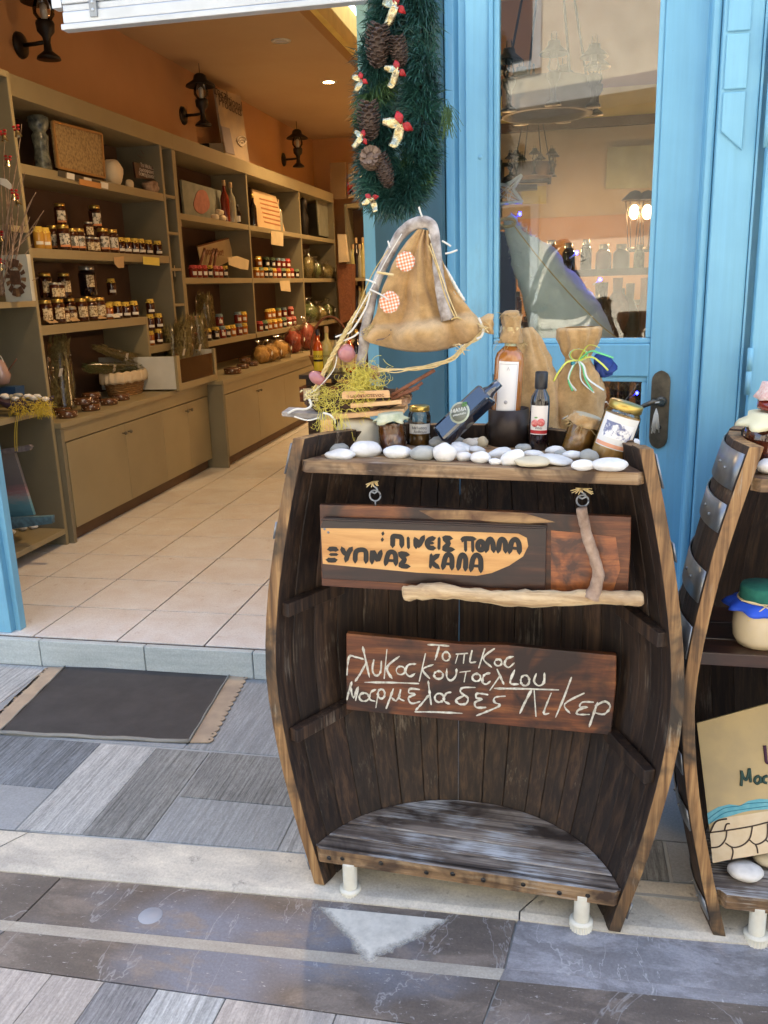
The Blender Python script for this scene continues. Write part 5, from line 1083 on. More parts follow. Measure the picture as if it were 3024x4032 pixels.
part('raffia_cord', MB().tube(dense([at(x, y, Y=YD-.13) for x, y in ((1105, 480), (1150, 540), (1200, 600), (1250, 655), (1300, 705), (1340, 735))], 4), .0022, 5), M_['raffia'], tr)
part('raffia_tie', MB().tube(dense([at(x, y, Y=YD-.05) for x, y in ((1075, 482), (1092, 490), (1112, 484), (1108, 474), (1086, 474), (1076, 482))], 4), .005, 5), M_['raffia'], tr)
led = emis('blue_led', (.010, .012, 1), 22)
for k, (x, y, Y_) in enumerate(((1162, 533, 2.9), (1123, 462, 2.9), (1246, 546, 2.9), (1296, 604, 2.9), (1293, 817, 2.95), (1298, 826, 2.95), (1376, 849, 2.95))):
    c = at(x, y, Y=Y_); o = thing('blue_light', 'tiny blue fairy light behind the glass, '+ORD[k]+' down the string', 'fairy light', c.to_tuple(), 0, 'blue fairy lights in the window'); part('led_bulb', MB().ell(c, (.0075 if k == 0 else .005, .005, .006), 10, 7), led, o); part('led_socket', MB().tube([c+V((-.004, 0, -.004)), c+V((-.022, 0, -.016))], .0022, 5), M_['string'], o)
# tulle bow and twigs low in the window
tu = plain('blue_tulle', (.01, .04, .22), .6); mb = MB(); c = at(1284, 788, Y=2.19)
o = thing('tulle_bow', 'dark blue tulle bow sticking out behind the right burlap sack', 'bow', c.to_tuple())
for a_, L in ((-.45, .050), (.15, .045), (-.9, .036), (.6, .03), (-.15, .056)):
    rows = [[c+V((cos(a_)*L*t_-sin(a_)*q*.02*sin(pi*min(1, t_*.9+.05)), -.012*sin(t_*4+q), sin(a_)*L*t_+cos(a_)*q*.02*sin(pi*min(1, t_*.9+.05)))) for q in (-1, -.5, 0, .5, 1)] for t_ in [j/7 for j in range(8)]]; part('bow_loop', MB().grid(rows), tu, o, solid=.0006)
o = thing('window_crate', 'dark crate of dried flowers low behind the lower pane', 'crate', at(1340, 900, Y=3.1).to_tuple()); q0, q1 = at(1250, 850, Y=3.1), at(1420, 1000, Y=3.1)
part('crate_box', MB().box(q0.x, q1.x, 3.1, 3.4, .3, q1.z), M_['boarddark'], o); mb = MB()
for k in range(500): cc = at(rs.uniform(1240, 1420), rs.uniform(830, 960), Y=3.1+rs.uniform(0, .25)); d = V((rs.gauss(0, .02), rs.gauss(0, .02), rs.uniform(.0, .05))); s_ = V((.002, 0, .001)); mb.add([cc-s_, cc+s_, cc+d], [(0, 1, 2)])
tag(part('dried_flowers', mb, M_['herb'], o), kind='stuff')
# open basket stand goods seen dimly
for k, (x, y, h_, r_) in enumerate(((1150, 560, .3, .05), (1175, 565, .22, .06), (1208, 560, .34, .045), (1300, 610, .42, .09), (1335, 600, .30, .07), (1362, 612, .36, .06), (1392, 600, .5, .05), (1410, 640, .3, .08), (1290, 680, .3, .09), (1350, 690, .26, .1))):
    c = at(x, y, Y=4.9+.06*k); m = (M_['boarddark'], M_['terracan'], M_['herbg'], M_['jamblack'], M_['cinnamon'])[k % 5]
    o = thing('window_vase', 'dim vase behind the door glass, '+ORD[k]+' from the left', 'vase', (c.x, c.y, c.z-h_)); T = Matrix.Translation((c.x, c.y, c.z-h_)); part('vase_body', MB().lathe([(0, 0), (r_*.6, 0), (r_, h_*.3), (r_*.9, h_*.55), (r_*.35, h_*.75), (r_*.4, h_), (r_*.3, h_)], 16, T), m, o)
    part('stand', MB().lathe([(r_*.9, 0), (r_*.9, -.02), (.02, -.021), (.02, .14-(c.z-h_)), (.08, .13-(c.z-h_))], 12, T), M_['boarddark'], o)
print('window ok')
# ------------------------------------------------------------------ barrels
CO = .10
def hw(z): return .379+(.481-.379)*(1-min(1, abs(z-.6)/.58)**1.6)
def RO(z): return sqrt(hw(z)**2+CO*CO)
def RI(z): return RO(z)-.027
def barrel(name, label, loc, rz, tilt, n=19, seed=1, hoops=(), front=None):
    rs = random.Random(seed)
    o = thing(name, label, 'barrel', loc, rz); o.rotation_euler = (0, tilt, rz)
    NZ = 16; zs = [.01+(1.165-.01)*i/NZ for i in range(NZ+1)]
    ws = [rs.uniform(.75, 1.25) for _ in range(n)]; tot = sum(ws); cum = [0]
    for w_ in ws: cum.append(cum[-1]+w_/tot)
    for k in range(n):
        end = k in (0, n-1); dr = rs.uniform(-.0012, .0012); gp = .0005
        rings = []
        zt = rs.uniform(-.004, .004)
        for i, z in enumerate(zs):
            zz = z+(zt if i == NZ else 0)
            ro, ri = RO(z)+dr, RI(z)+dr
            ao = math.acos(CO/ro); ai = math.acos(CO/ri) if ri > CO else 0
            f0, f1 = cum[k]*2-1, cum[k+1]*2-1
            ring = []
            for (r, a_, f, g_) in ((ro, ao, f0, gp), (ro, ao, f1, -gp), (ri, ai, f1, -gp), (ri, ai, f0, gp)):
                a = a_*f+(0 if (end and ((k == 0 and f == f0) or (k == n-1 and f == f1))) else g_/r)
                wv = noise.noise(V((z*7, k*3.3, seed)))*.0012 if end else 0
                ring.append(V((r*sin(a)+wv, r*cos(a)-CO, zz)))
            rings.append(ring)
        mb = MB(); vs = [p for r_ in rings for p in r_]; fs = []
        mi = []
        for i in range(NZ):
            for j in range(4):
                fs.append((i*4+j, i*4+(j+1) % 4, (i+1)*4+(j+1) % 4, (i+1)*4+j))
                mi.append(1 if end and ((k == 0 and j == 3) or (k == n-1 and j == 1)) else 0)
        fs += [(3, 2, 1, 0), tuple(NZ*4+j for j in range(4))]; mi += [1, 1]
        mb.v = [tuple(p) for p in vs]; mb.f = fs; mb.mi = mi; mb.sm = [False]*len(fs)
        part('stave', mb, [M_['barrelfront'], M_['staveedge']], o, .002, world=False)
    for (za, zb) in hoops:
        mb = MB(); P = []
        for z in (za, zb):
            row = []
            for k in range(41):
                r = RO(z)+.004; a = math.acos(CO/r)*(-1+2*k/40)*.998; row.append(V((r*sin(a), r*cos(a)-CO, z)))
            P.append(row)
        mb.grid(P, sm=True); h = part('hoop', mb, M_['steel'], o, world=False, solid=.003)
        for sgn in (-1, 1):
            for q in (.07, .12):
                z = (za+zb)/2+rs.uniform(-.01, .01); r = RO(z)+.006; a = sgn*(math.acos(CO/r)-q/.46)
                mr = MB().ell((r*sin(a), r*cos(a)-CO, z), (.004, .004, .004), 8, 5); part('rivet', mr, M_['steel'], h, world=False)
    return o
def arcpoly(z, y0, y1, R_, m=5, xin=0):
    """board piece between depths y0,y1 inside circle radius R_ about y=-CO"""
    L, Rr = [], []
    for i in range(m+1):
        y = y0+(y1-y0)*i/m; d = R_*R_-(y+CO)**2; x = sqrt(max(d, .0004))-xin; L.append((-x, y, z)); Rr.append((x, y, z))
    return L+Rr[::-1]
def planked(par, nm, ztop, th, ys, R_, mat, front_w=None):
    for i in range(len(ys)-1):
        pts = arcpoly(ztop-th, ys[i]+.0014, ys[i+1]-.0014, R_)
        if i == 0 and front_w:
            m = len(pts)//2; x0, y0, z0 = pts[0]; pts[0] = (-front_w, y0+.016, z0); x1_ = pts[-1]; pts[-1] = (front_w, y0+.016, z0)
            pts = [(-front_w+.014, y0, z0)]+pts+[(front_w-.014, y0, z0)]
        pm = MB().prism(pts, (0, 0, 1), th+random.uniform(-.0012, .0012))
        if i == 0: pm.mi = [0, 0]+[1 if (pm.v[f[0]][1] < .02 and pm.v[f[1]][1] < .02) else 0 for f in pm.f[2:]]
        part(nm, pm, [mat, M_['lip'] if i == 0 else mat], par, .0025, world=False)
LOC1 = (-.2125, 1.802, .004); RZ1, TL1 = -radians(3.0), radians(.8)
HO = ((1.085, 1.155), (.93, .97), (.05, .09))
br = barrel('barrel_stand', 'old half barrel stand opened at the front, with two hanging signs', LOC1, RZ1, TL1, hoops=HO, seed=5)
ZB, ZT = .121, 1.119
sag = RI(ZB)-CO
planked(br, 'bottom_plank', ZB, .038, [-.006, .055, .115, .165, .215, sag-.004], RI(ZB)-.003, M_['greyplank'], .374)
sagT = RI(ZT)-CO
planked(br, 'top_plank', ZT, .028, [-.006, .06, .13, .2, sagT-.004], RI(ZT)-.003, M_['topplank'], .371)
for k, x in enumerate((-.335, -.30, -.20, -.085, .055, .15, .235, .30, -.02)):
    part('bolt_head', MB().lathe([(0, .0015), (.0045 if k % 2 else .006, .001), (.006, 0)], 9, Matrix.Translation((x, -.0065, ZB-.019+.004*(k % 3)-.003))@Matrix.Rotation(pi/2, 4, 'X')), M_['ink'], br, world=False)
def foot(x, y, par, z0=0.0):
    f = part('foot', MB().lathe([(.0185, .012), (.0185, .098), (.0185, .0985), (0, .099)], 18, Matrix.Translation((x, y, z0))), M_['wplastic'], par, world=False)
    pr = []; m = 22; mb = MB(); vs = []
    for zz in (z0, z0+.02):
        for k in range(m*2): r = .0275 if k % 2 else .0255; a = pi*k/m; vs.append((x+r*cos(a), y+r*sin(a), zz))
    M2 = m*2; mb.add(vs, [(k, (k+1) % M2, M2+(k+1) % M2, M2+k) for k in range(M2)]+[tuple(range(M2))[::-1], tuple(range(M2, 2*M2))])
    mb.lathe([(.0275, z0+.0201), (.0275, z0+.025), (.019, z0+.027)], 22, Matrix.Translation((x, y, 0)))
    part('foot_ring', mb, M_['wplastic'], f, world=False)
foot(-.285, .006, br, -.012); foot(.288, .010, br, -.002); foot(-.1, .22, br, 0); foot(.12, .22, br, 0)
def bracket(par, s, z, mat):
    a = V((s*(RI(z)**2-(.012+CO)**2)**.5-s*.012, .012, z)); y2 = .185; b_ = V((s*(RI(z)**2-(y2+CO)**2)**.5-s*.012, y2, z+.004))
    d = (b_-a).normalized(); n = V((-d.y, d.x, 0))*(.013 if s > 0 else .013)
    mb = MB().prism([a-n, a+n, b_+n, b_-n], (0, 0, 1), .034); part('shelf_bracket', mb, mat, par, .002, world=False)
for s in (-1, 1): bracket(br, s, .405, M_['barrelfront']); bracket(br, s, .735, M_['barrelfront'])
# ---- sign 1, hanging from the top plank
def strokes(segs, sc, ox, oy, Y, r, mat, parent, name, flat=.35, lift=.004, jit=0):
    for si_, sgs in enumerate(segs):
        P = []
        for (x, y) in sgs:
            q = at((ox+x/sc)*.5486, (oy+y/sc)*.5486, Y=Y-lift) ; P.append(q)
        if len(P) > 2:        # smooth
            Q = [P[0]]
            for i in range(len(P)-1):
                p0, p1, p2, p3 = P[max(i-1, 0)], P[i], P[i+1], P[min(i+2, len(P)-1)]
                for t_ in (.25, .5, .75, 1): Q.append(.5*((2*p1)+(p2-p0)*t_+(2*p0-5*p1+4*p2-p3)*t_*t_+(3*p1-p0-3*p2+p3)*t_**3))
            P = Q
        P = [p+V((0, -(si_*6e-6+i_*1.2e-5), 0)) for i_, p in enumerate(P)]
        # flat ribbon facing the viewer
        mb = MB(); n = len(P); L, R2 = [], []
        for i in range(n):
            T_ = (P[min(i+1, n-1)]-P[max(i-1, 0)]).normalized(); nn = V((T_.z, 0, -T_.x)); w_ = r*(1+jit*noise.noise(P[i]*160))
            if i in (0, n-1): w_ *= .6
            L.append(P[i]+nn*w_); R2.append(P[i]-nn*w_)
        e0 = (P[0]-P[min(1, n-1)]).normalized()*r*.8; e1 = (P[-1]-P[-2]).normalized()*r*.8
        pts = [P[0]+e0]+L+[P[-1]+e1]+R2[::-1]
        for i in range(n-1): mb.add([L[i], L[i+1], R2[i+1], R2[i]], [(0, 1, 2, 3)])
        mb.add([P[0]+e0, L[0], R2[0]], [(0, 1, 2)]); mb.add([P[-1]+e1, R2[-1], L[-1]], [(0, 1, 2)])
        part(name, mb, mat, parent)
def circ(cx, cy, rx, ry, n=12, a0=0): return [(cx+rx*cos(a0+2*pi*k/n), cy+ry*sin(a0+2*pi*k/n)) for k in range(n+1)]
YS1 = 1.832
def quad_at(pts, Y): return [at(x, y, Y=Y) for x, y in pts]
s1 = thing('hanging_sign', 'upper wooden sign hanging in the barrel, dark painted lettering on pine', 'sign', at(1025, 1180, Y=YS1).to_tuple())
def boardq(nm, pts, Y, th, mat, par, bv=.002): return part(nm, MB().prism(quad_at(pts, Y), (0, 1, 0), th), mat, par, bv)
boardq('back_board', [(690, 1090), (860, 1094), (1062, 1104), (1364, 1117), (1362, 1190), (1355, 1302), (1100, 1290), (695, 1266)], YS1, .016, M_['boardred'], s1)
boardq('orange_patch', [(1190, 1146), (1240, 1150), (1330, 1160), (1340, 1230), (1320, 1290), (1190, 1286)], YS1-.0012, .001, wood('orange_patch_wood', [(.3, (.08, .022, .008)), (.5, (.26, .075, .018)), (.7, (.42, .15, .035))], (4, 50, 50), .35, None, bp=.2, patch=(.05, .016, .008), coat=.4, psc=11), s1, .0003)  # more orange, glossier patch on the back board
boardq('bare_patch', [(905, 1103), (1000, 1102), (1130, 1108), (1200, 1128), (1120, 1132), (1010, 1122), (940, 1122)], YS1-.0012, .001, wood('bare_brown_wood', [(.3, (.16, .085, .035)), (.6, (.36, .22, .10))], (4, 60, 60), .5, None, bp=.2, patch=(.09, .04, .02), psc=10), s1, .0003)
boardq('front_board', [(691, 1140), (700, 1118), (940, 1126), (1181, 1135), (1178, 1275), (920, 1264), (696, 1250)], YS1-.012, .0118, M_['boarddark'], s1)
boardq('pine_patch', [(693, 1141), (780, 1142), (900, 1146), (1040, 1150), (1120, 1153), (1138, 1162), (1141, 1180), (1130, 1202), (1100, 1222), (1062, 1238), (1030, 1244), (900, 1237), (800, 1228), (697, 1218)], YS1-.0135, .0018, M_['pine'], s1, .0005)
boardq('moulding_strip', [(693, 1120), (1180, 1139), (1180, 1144), (693, 1125)], YS1-.016, .004, M_['boarddark'], s1)
A4 = lambda L: [(x+1290, y) for x, y in L]
G1 = [[(752, 644), (751, 650)], [(748, 688), (747, 694)], [(822, 740), (823, 700), (826, 668), (858, 668), (886, 678), (888, 742)], [(935, 680), (937, 748)], [(992, 748), (991, 685), (1008, 735), (1048, 668)],
 [(1125, 680), (1090, 690), (1072, 716), (1088, 748), (1126, 752)], [(1078, 716), (1112, 716)], [(1160, 682), (1158, 755)], [(1248, 682), (1198, 680), (1228, 718), (1196, 758), (1262, 762)],
 [(1330, 700), (1345, 684), (1418, 686)], [(1350, 690), (1352, 768)], [(1402, 690), (1404, 772)], circ(1462, 735, 22, 32), [(1500, 776), (1512, 712), (1530, 686), (1548, 712), (1556, 776)],
 A4([(298, 780), (310, 705), (330, 688), (350, 715), (352, 780)]), A4([(380, 785), (396, 710), (425, 690), (448, 720), (452, 788)]), A4([(392, 752), (448, 756)]),
 [(358, 762), (390, 758), (420, 764)], [(372, 799), (416, 799)], [(348, 838), (380, 841), (412, 838)], [(455, 752), (470, 785), (492, 798)], [(525, 752), (500, 790), (482, 845)],
 [(550, 852), (556, 780), (600, 764), (628, 782), (628, 855)], [(672, 860), (676, 778), (700, 815), (716, 836), (738, 775)], [(770, 872), (790, 795), (818, 780), (842, 802), (845, 872)], [(786, 842), (838, 844)],
 [(935, 800), (876, 794), (908, 836), (880, 878), (940, 885)], [(1102, 802), (1096, 890)], [(1155, 802), (1106, 846), (1155, 895)], [(1187, 900), (1205, 820), (1230, 797), (1252, 825), (1252, 903)], [(1202, 866), (1250, 868)],
 [(1298, 905), (1310, 830), (1330, 800), (1352, 830), (1350, 910)], [(1390, 915), (1405, 832), (1432, 802), (1460, 832), (1462, 922)], [(1400, 880), (1458, 884)]]
strokes(G1, 1.8433, 1100, 1750, YS1-.0138, .0058, M_['ink'], s1, 'painted_letter', lift=.0006)
for px, py in ((702, 1143), (710, 1150)): part('screw', MB().lathe([(0, .001), (.0025, .001), (.003, 0)], 9, Matrix.Translation(at(px-1+0, py, Y=YS1-.0140))@Matrix.Rotation(pi/2, 4, 'X')), M_['steel'], s1)
# hooks and rings
def hook(lab, x, yt, yb, Y):
    a, b_ = at(x, yt, Y=Y), at(x+4, yb, Y=Y); H = a.z-b_.z
    o = thing('iron_hook', lab, 'hook', a.to_tuple())
    S_ = [a+V((0, 0, -H*.0)), a+V((0, 0, -H*.18)), a+V((.008, 0, -H*.3)), a+V((.010, 0, -H*.42)), a+V((.002, 0, -H*.52)), a+V((-.004, 0, -H*.45))]
    part('hook_wire', MB().tube(S_, .0024, 7), M_['steel'], o)
    c = a+V((.003, 0, -H*.63)); part('ring', MB().tube([c+V((.0125*cos(2*pi*k/14), .002, .0125*sin(2*pi*k/14))) for k in range(15)], .0022, 7), M_['steel'], o)
    part('eye_screw', MB().tube([c+V((0, .002, -.012)), V((c.x, c.y+.002, b_.z-.004))], .0022, 6), M_['steel'], o)
    mb = MB()
    for k in range(16):
        an = random.uniform(0, 2*pi); L = random.uniform(.012, .026); mb.tube([a, a+V((cos(an)*L, -abs(sin(an))*L*.7, random.uniform(-.012, .002)))], .0011, 4)
    tag(part('raffia_knot', mb, M_['raffia'], o), kind='stuff')
hook('iron hook and ring holding the left end of the upper sign', 806, 1040, 1089, 1.83)
hook('iron hook and ring above the upright twig at right', 1256, 1055, 1098, 1.815)
# hanging stick with upright twig
def rough_tube(mb, path, r, seg=12, am=.12, seed=0, flat=1, fr=55):
    n0 = len(mb.v); mb.tube(path, r, seg, flat=flat); P = path
    for i in range(n0, len(mb.v)):
        p = V(mb.v[i]); k = (i-n0)//seg
        if k < len(P): c = V(P[k]); d = p-c; mb.v[i] = tuple(c+d*(1+am*noise.noise(p*fr+V((seed, 0, 0)))*1.6))
    return mb
YT = 1.80
hs = thing('driftwood_stick', 'pale driftwood stick with upright twig hanging across the upper sign', 'driftwood', at(1130, 1288, Y=YT).to_tuple())
Pst = dense([at(x, y, Y=YT) for x, y in ((873, 1284), (900, 1279), (950, 1277), (1010, 1283), (1060, 1290), (1120, 1292), (1180, 1293), (1250, 1291), (1320, 1291), (1360, 1293), (1390, 1292))], 4)
rr = [.0165+.002*sin(i*.35)+.0035*noise.noise(V((i*.4, 0, 0))) for i in range(len(Pst))]; rr[0] = .015; rr[-1] = .012; rr[-2] = .016
part('main_stick', rough_tube(MB(), Pst, rr, 16, .17, 3, fr=70), M_['stick'], hs)
Ptw = dense([at(x, y, Y=YT-.002) for x, y in ((1256, 1097), (1262, 1130), (1272, 1170), (1284, 1205), (1292, 1235), (1288, 1262), (1278, 1290))], 4)
rt = [.0112+.0026*(i/len(Ptw))+(.009 if i > len(Ptw)-4 else 0)*(i-len(Ptw)+4)/4 for i in range(len(Ptw))]
part('upright_twig', rough_tube(MB(), Ptw, rt, 12, .14, 9, fr=60), M_['brown_branch'], hs)
# ---- sign 2, resting on the brackets
YS2 = 1.945
s2 = thing('chalk_sign', 'red-brown board lettered in chalk, resting on the lower barrel brackets', 'sign', at(1040, 1480, Y=YS2).to_tuple())
boardq('board', [(748, 1368), (850, 1378), (1000, 1392), (1090, 1393), (1180, 1402), (1332, 1416), (1331, 1480), (1320, 1588), (1100, 1568), (900, 1548), (748, 1533)], YS2, .018, M_['boardred'], s2)
def B6(L): return [(1.0837*x+1474.6, 1.0837*y) for x, y in L]
G2 = [[(1262, 255), (1340, 258), (1415, 265)], [(1345, 262), (1332, 310), (1315, 365)], circ(1395, 340, 27, 32), [(1468, 324), (1550, 318)], [(1482, 322), (1462, 390)], [(1528, 320), (1520, 390)],
 B6([(100, 275), (85, 345), (100, 355), (125, 350)]), B6([(185, 262), (145, 390)]), B6([(250, 262), (175, 325), (230, 385)]), B6(circ(275, 355, 24, 22)), B6([(375, 315), (335, 328), (318, 365), (345, 388), (382, 358)]),
 [(795, 360), (740, 345), (690, 345), (675, 475)], [(790, 270), (815, 385), (838, 490)], [(812, 390), (775, 460), (735, 520)], [(870, 365), (860, 440), (885, 480), (918, 455), (925, 375)], [(965, 290), (945, 500)], [(1055, 340), (965, 420), (1002, 500)],
 circ(1065, 442, 32, 30), [(1175, 395), (1120, 402), (1100, 450), (1130, 485), (1168, 465)], [(1245, 320), (1200, 520)], [(1300, 400), (1225, 435), (1275, 500)], circ(1340, 475, 33, 28), [(1400, 430), (1400, 490), (1430, 515), (1465, 480), (1470, 430)],
 [(1495, 455), (1570, 446)], [(1540, 450), (1525, 525)], B6(circ(130, 455, 28, 25)), B6([(220, 425), (180, 440), (170, 485), (195, 500), (222, 480)]), B6([(268, 400), (290, 450), (312, 500)]), B6([(290, 440), (220, 540)]),
 B6([(385, 405), (355, 490), (410, 500)]), B6(circ(455, 475, 29, 35)), B6([(530, 430), (515, 480), (545, 510), (580, 490), (585, 425)]), [(805, 528), (1000, 530), (1195, 537)], B6([(250, 528), (450, 531), (680, 538)]),
 [(710, 525), (690, 590), (675, 655)], [(700, 560), (722, 640), (755, 560), (738, 660)], circ(800, 635, 35, 30), [(885, 580), (850, 600), (840, 650), (878, 665)], [(905, 580), (885, 712)], circ(925, 612, 25, 34),
 [(1012, 575), (985, 650), (960, 718)], [(1000, 640), (1030, 662), (1055, 625), (1065, 578), (1055, 640), (1090, 662)], [(1200, 580), (1135, 575), (1125, 605), (1168, 615), (1122, 640), (1142, 680), (1205, 668)], [(1265, 520), (1275, 600), (1286, 690)],
 [(1270, 620), (1220, 680), (1175, 730)], circ(1345, 640, 32, 32), [(1430, 600), (1395, 610), (1380, 660), (1420, 685)], [(1605, 565), (1515, 568), (1500, 600), (1552, 640), (1540, 682), (1490, 685), (1468, 655), (1530, 622)],
 B6([(205, 570), (135, 562), (130, 592), (168, 600), (120, 622), (130, 655), (192, 655)]), B6([(322, 580), (255, 588), (250, 620), (288, 640), (225, 672), (130, 710)]), [(1170, 742), (1330, 744), (1510, 753)],
 B6([(500, 535), (455, 620), (420, 695)]), B6([(515, 530), (528, 715)]), B6([(630, 560), (580, 690), (614, 695)]), B6([(765, 455), (715, 590), (660, 720)]), B6([(850, 560), (720, 632), (757, 695)]),
 B6([(912, 620), (840, 620), (822, 652), (872, 652), (815, 670), (805, 700), (885, 702)]), B6([(940, 622), (910, 710), (885, 785)]), B6([(925, 645), (990, 615), (1025, 650), (985, 700), (920, 690)])]
strokes(G2, 1.8433, 1000, 2400, YS2, .0024, M_['chalk'], s2, 'chalk_stroke', lift=.0006, jit=.9)
print('barrel ok')
# ------------------------------------------------------------------ things on the barrel top
ZP = 1.1195
def a5(x, y, Y): return at(768+.24804*x, 438.9+.24804*y, Y=Y)          # zoomed boat view
def a1(x, y): return 603.5+.2976*x, 438.9+.2976*y
def a2(x, y): return 877.8+.3307*x, 603.5+.3307*y
PXM = .00107
# pebbles
def pebble(px, py, wpx, hpx, m, label, dz=0, tilt=0, grp='pebbles laid along the barrel top', Z=ZP, pre=PXM):
    w_, h_ = wpx*pre, hpx*pre
    p = at(px, py+hpx*.5, Z=Z+dz); rx = w_*.5; ry = rx*random.uniform(.62, .8); rz = max(h_*.46, .008)
    o = part('pebble', MB().ell((0, 0, 0), (rx, ry, rz), 18, 12, .16, random.random()*50, Matrix.Rotation(radians(tilt), 4, 'Y')@Matrix.Rotation(random.uniform(-.2, .2), 4, 'Z'), sq=1.0), m, None)
    o.location = (p.x, p.y+ry*.8, Z+dz+rz*.95); tag(o, label, 'pebble', grp); return o
PB = [(*a1(390, 1785), 60, 30, G_, 'blue-grey pebble behind the leftmost white one'), (*a1(425, 1835), 66, 27, W_, 'leftmost flat white pebble at the front left corner'), (*a1(612, 1795), 69, 42, W_, 'large round white pebble left of the cloth capped jar'),
 (*a1(845, 1818), 63, 32, W_, 'oval white pebble directly before the cloth capped jar'), (*a2(105, 1142), 54, 36, G_, 'speckled grey round pebble right of the cloth capped jar'), (*a2(212, 1068), 50, 30, G_, 'greenish grey pebble under the dark lying bottle'),
 (*a2(245, 1138), 48, 44, W_, 'tall lumpy white pebble left of the middle front'), (*a2(362, 1104), 50, 24, W_, 'slanting flat white pebble behind the front row', 0, 18), (*a2(415, 1070), 39, 23, W_, 'small egg-shaped white pebble below the lying bottle'),
 (*a2(372, 1162), 36, 22, W_, 'small white pebble left of the rusty tin'), (*a2(480, 1168), 40, 28, W_, 'round white pebble before the rusty tin left edge'), (*a2(495, 1062), 26, 27, B_, 'pale pebble touching the left side of rusty tin'), (*a2(455, 1115), 36, 18, W_, 'thin pebble peeping out before the tin', 0, 8),
 (*a2(607, 1142), 50, 27, W_, 'white pebble before the middle of the rusty tin', 0, -12), (*a2(578, 1202), 27, 11, W_, 'tiny flat white pebble at the shelf edge'), (*a2(688, 1172), 52, 34, W_, 'slanted big white pebble under the small dark bottle', 0, -28),
 (*a2(828, 1145), 43, 15, W_, 'flat pebble just below the small dark bottle'), (*a2(825, 1203), 73, 23, B_, 'long beige flat pebble on the front shelf edge'), (*a2(965, 1192), 74, 21, W_, 'long pale pebble right of the beige one', 0, 8), (*a2(968, 1122), 40, 24, W_, 'white pebble behind, right of small dark bottle'),
 (*a2(1012, 1140), 28, 20, G_, 'little grey pebble between white ones at right'), (*a2(1085, 1154), 40, 22, W_, 'white pebble before the small tilted jar'), (*a2(1195, 1160), 40, 30, G_, 'angular grey pebble left of the big honey jar', 0, 15), (*a2(1155, 1221), 46, 23, W_, 'white front pebble second from the right end'), (*a2(1330, 1222), 68, 27, W_, 'rightmost flat white pebble before the honey jar'),
 (985, 975, 40, 24, W_, 'white pebble half hidden behind the lumpy one'), (1130, 968, 34, 20, G_, 'grey pebble behind the dark bottle foot'), (700, 962, 34, 22, W_, 'small pebble beside the limestone block', 0, 0)]
for q in PB: pebble(q[0], q[1], q[2], q[3], q[4], q[5]+' on the barrel' if len(q[5].split()) < 9 else q[5], 0, q[7] if len(q) > 7 else 0)
for i in range(16):      # back rows that fill the tray
    px = 735+i*42; pebble(px, 952+random.uniform(-3, 5), 36, 20, random.choice((W_, G_, W_)), 'pebble in the back row, '+('first second third fourth fifth sixth seventh eighth ninth tenth eleventh twelfth thirteenth fourteenth fifteenth sixteenth'.split()[i])+' from the left')
print('jar Y', at(850, 968, Z=ZP), at(903, 962, Z=ZP))
# glass jars and bottles
def TM(px, py, tilt=0, Z=ZP, rz=0, dy=0):
    p = at(px, py, Z=Z); p.y += dy; return p, Matrix.Translation(p)@Matrix.Rotation(radians(tilt), 4, 'Y')@Matrix.Rotation(rz, 4, 'Z')
FRONT = -pi/2-.0
def fjar(nm, label, px, py, r, h, content, fill, tilt=0, lid='gold', dy=.03, lab=None, shoulder=.80):
    p, T = TM(px, py, tilt, dy=dy); o = thing(nm, label, 'jar' if 'jar' in nm else 'bottle', p.to_tuple())
    part('contents', MB().lathe([(0, .003), (r*.9, .004), (r*.95, h*.07), (r*.95, h*fill), (0, h*fill)], 24, T), content, o)
    part('glass_body', MB().lathe([(0, 0), (r*.9, 0), (r, h*.05), (r, h*shoulder*.93), (r*.97, h*shoulder), (r*.84, h*(shoulder+.07)), (r*.83, h*.98)], 28, T), M_['glassc'], o)
    if lid == 'gold': part('lid', MB().lathe([(r*.88, h*.87), (r*.91, h*.88), (r*.91, h*.98), (r*.87, h*1.0), (0, h*1.0)], 28, T), M_['gold'], o)
    if lab:
        m, z0, z1, an, off = lab; part('paper_label', MB().lathe([(r*1.012, h*z0), (r*1.012, h*z1)], 16, T, a0=FRONT-an+off, a1=FRONT+an+off), m, o)
    return o, T
def ruffle(r, h0, h1, h2, T, n=40, amp=.18, seed=0, wide=1.25):
    mb = MB(); rows = []
    for (z, rr, am) in ((h2, .0, 0), (h2, .7, 0), (h2-.001, .92, .0), (h1, .95, .02), ((h1+h0)/2, 1.05*wide/1.1, amp*.5), (h0, wide, amp)):
        row = []
        for k in range(n+1):
            a = 2*pi*k/n; q = 1+am*sin(a*9+seed)+am*.6*noise.noise(V((cos(a)*2, sin(a)*2, seed))); row.append(T@V((r*rr*q*cos(a), r*rr*q*sin(a), z+(am*.03*sin(a*5+seed)))))
        rows.append(row)
    mb.grid(rows); return mb
clothc = plain('cream_cloth_cap', (.62, .6, .42), .85, (.3, .34, .2), 30)
o, T = fjar('honey_jar', 'honey jar with cream cloth cap standing under the little boat', 850, 984, .031, .097, M_['honeyjar'] if 'honeyjar' in M_ else plain('brown_honey', (.17, .055, .008), .12, (.09, .028, .006), 16, coat=.5), .78, -3, lid=None, dy=.004)
part('cloth_cap', ruffle(.031, .080, .090, .098, T, seed=2, amp=.14), clothc, o, solid=.0008)
prt = plain('label_print', (.12, .12, .13), .6)
o, T = fjar('honey_jar', 'small gold lidded honey jar with white label, behind the cloth capped one', 902, 968, .027, .098, plain('olive_brown_honey', (.26, .13, .015), .12, (.16, .07, .01), 16, coat=.5), .42, 1, lab=(M_['paper'], .34, .58, 1.1, .2))
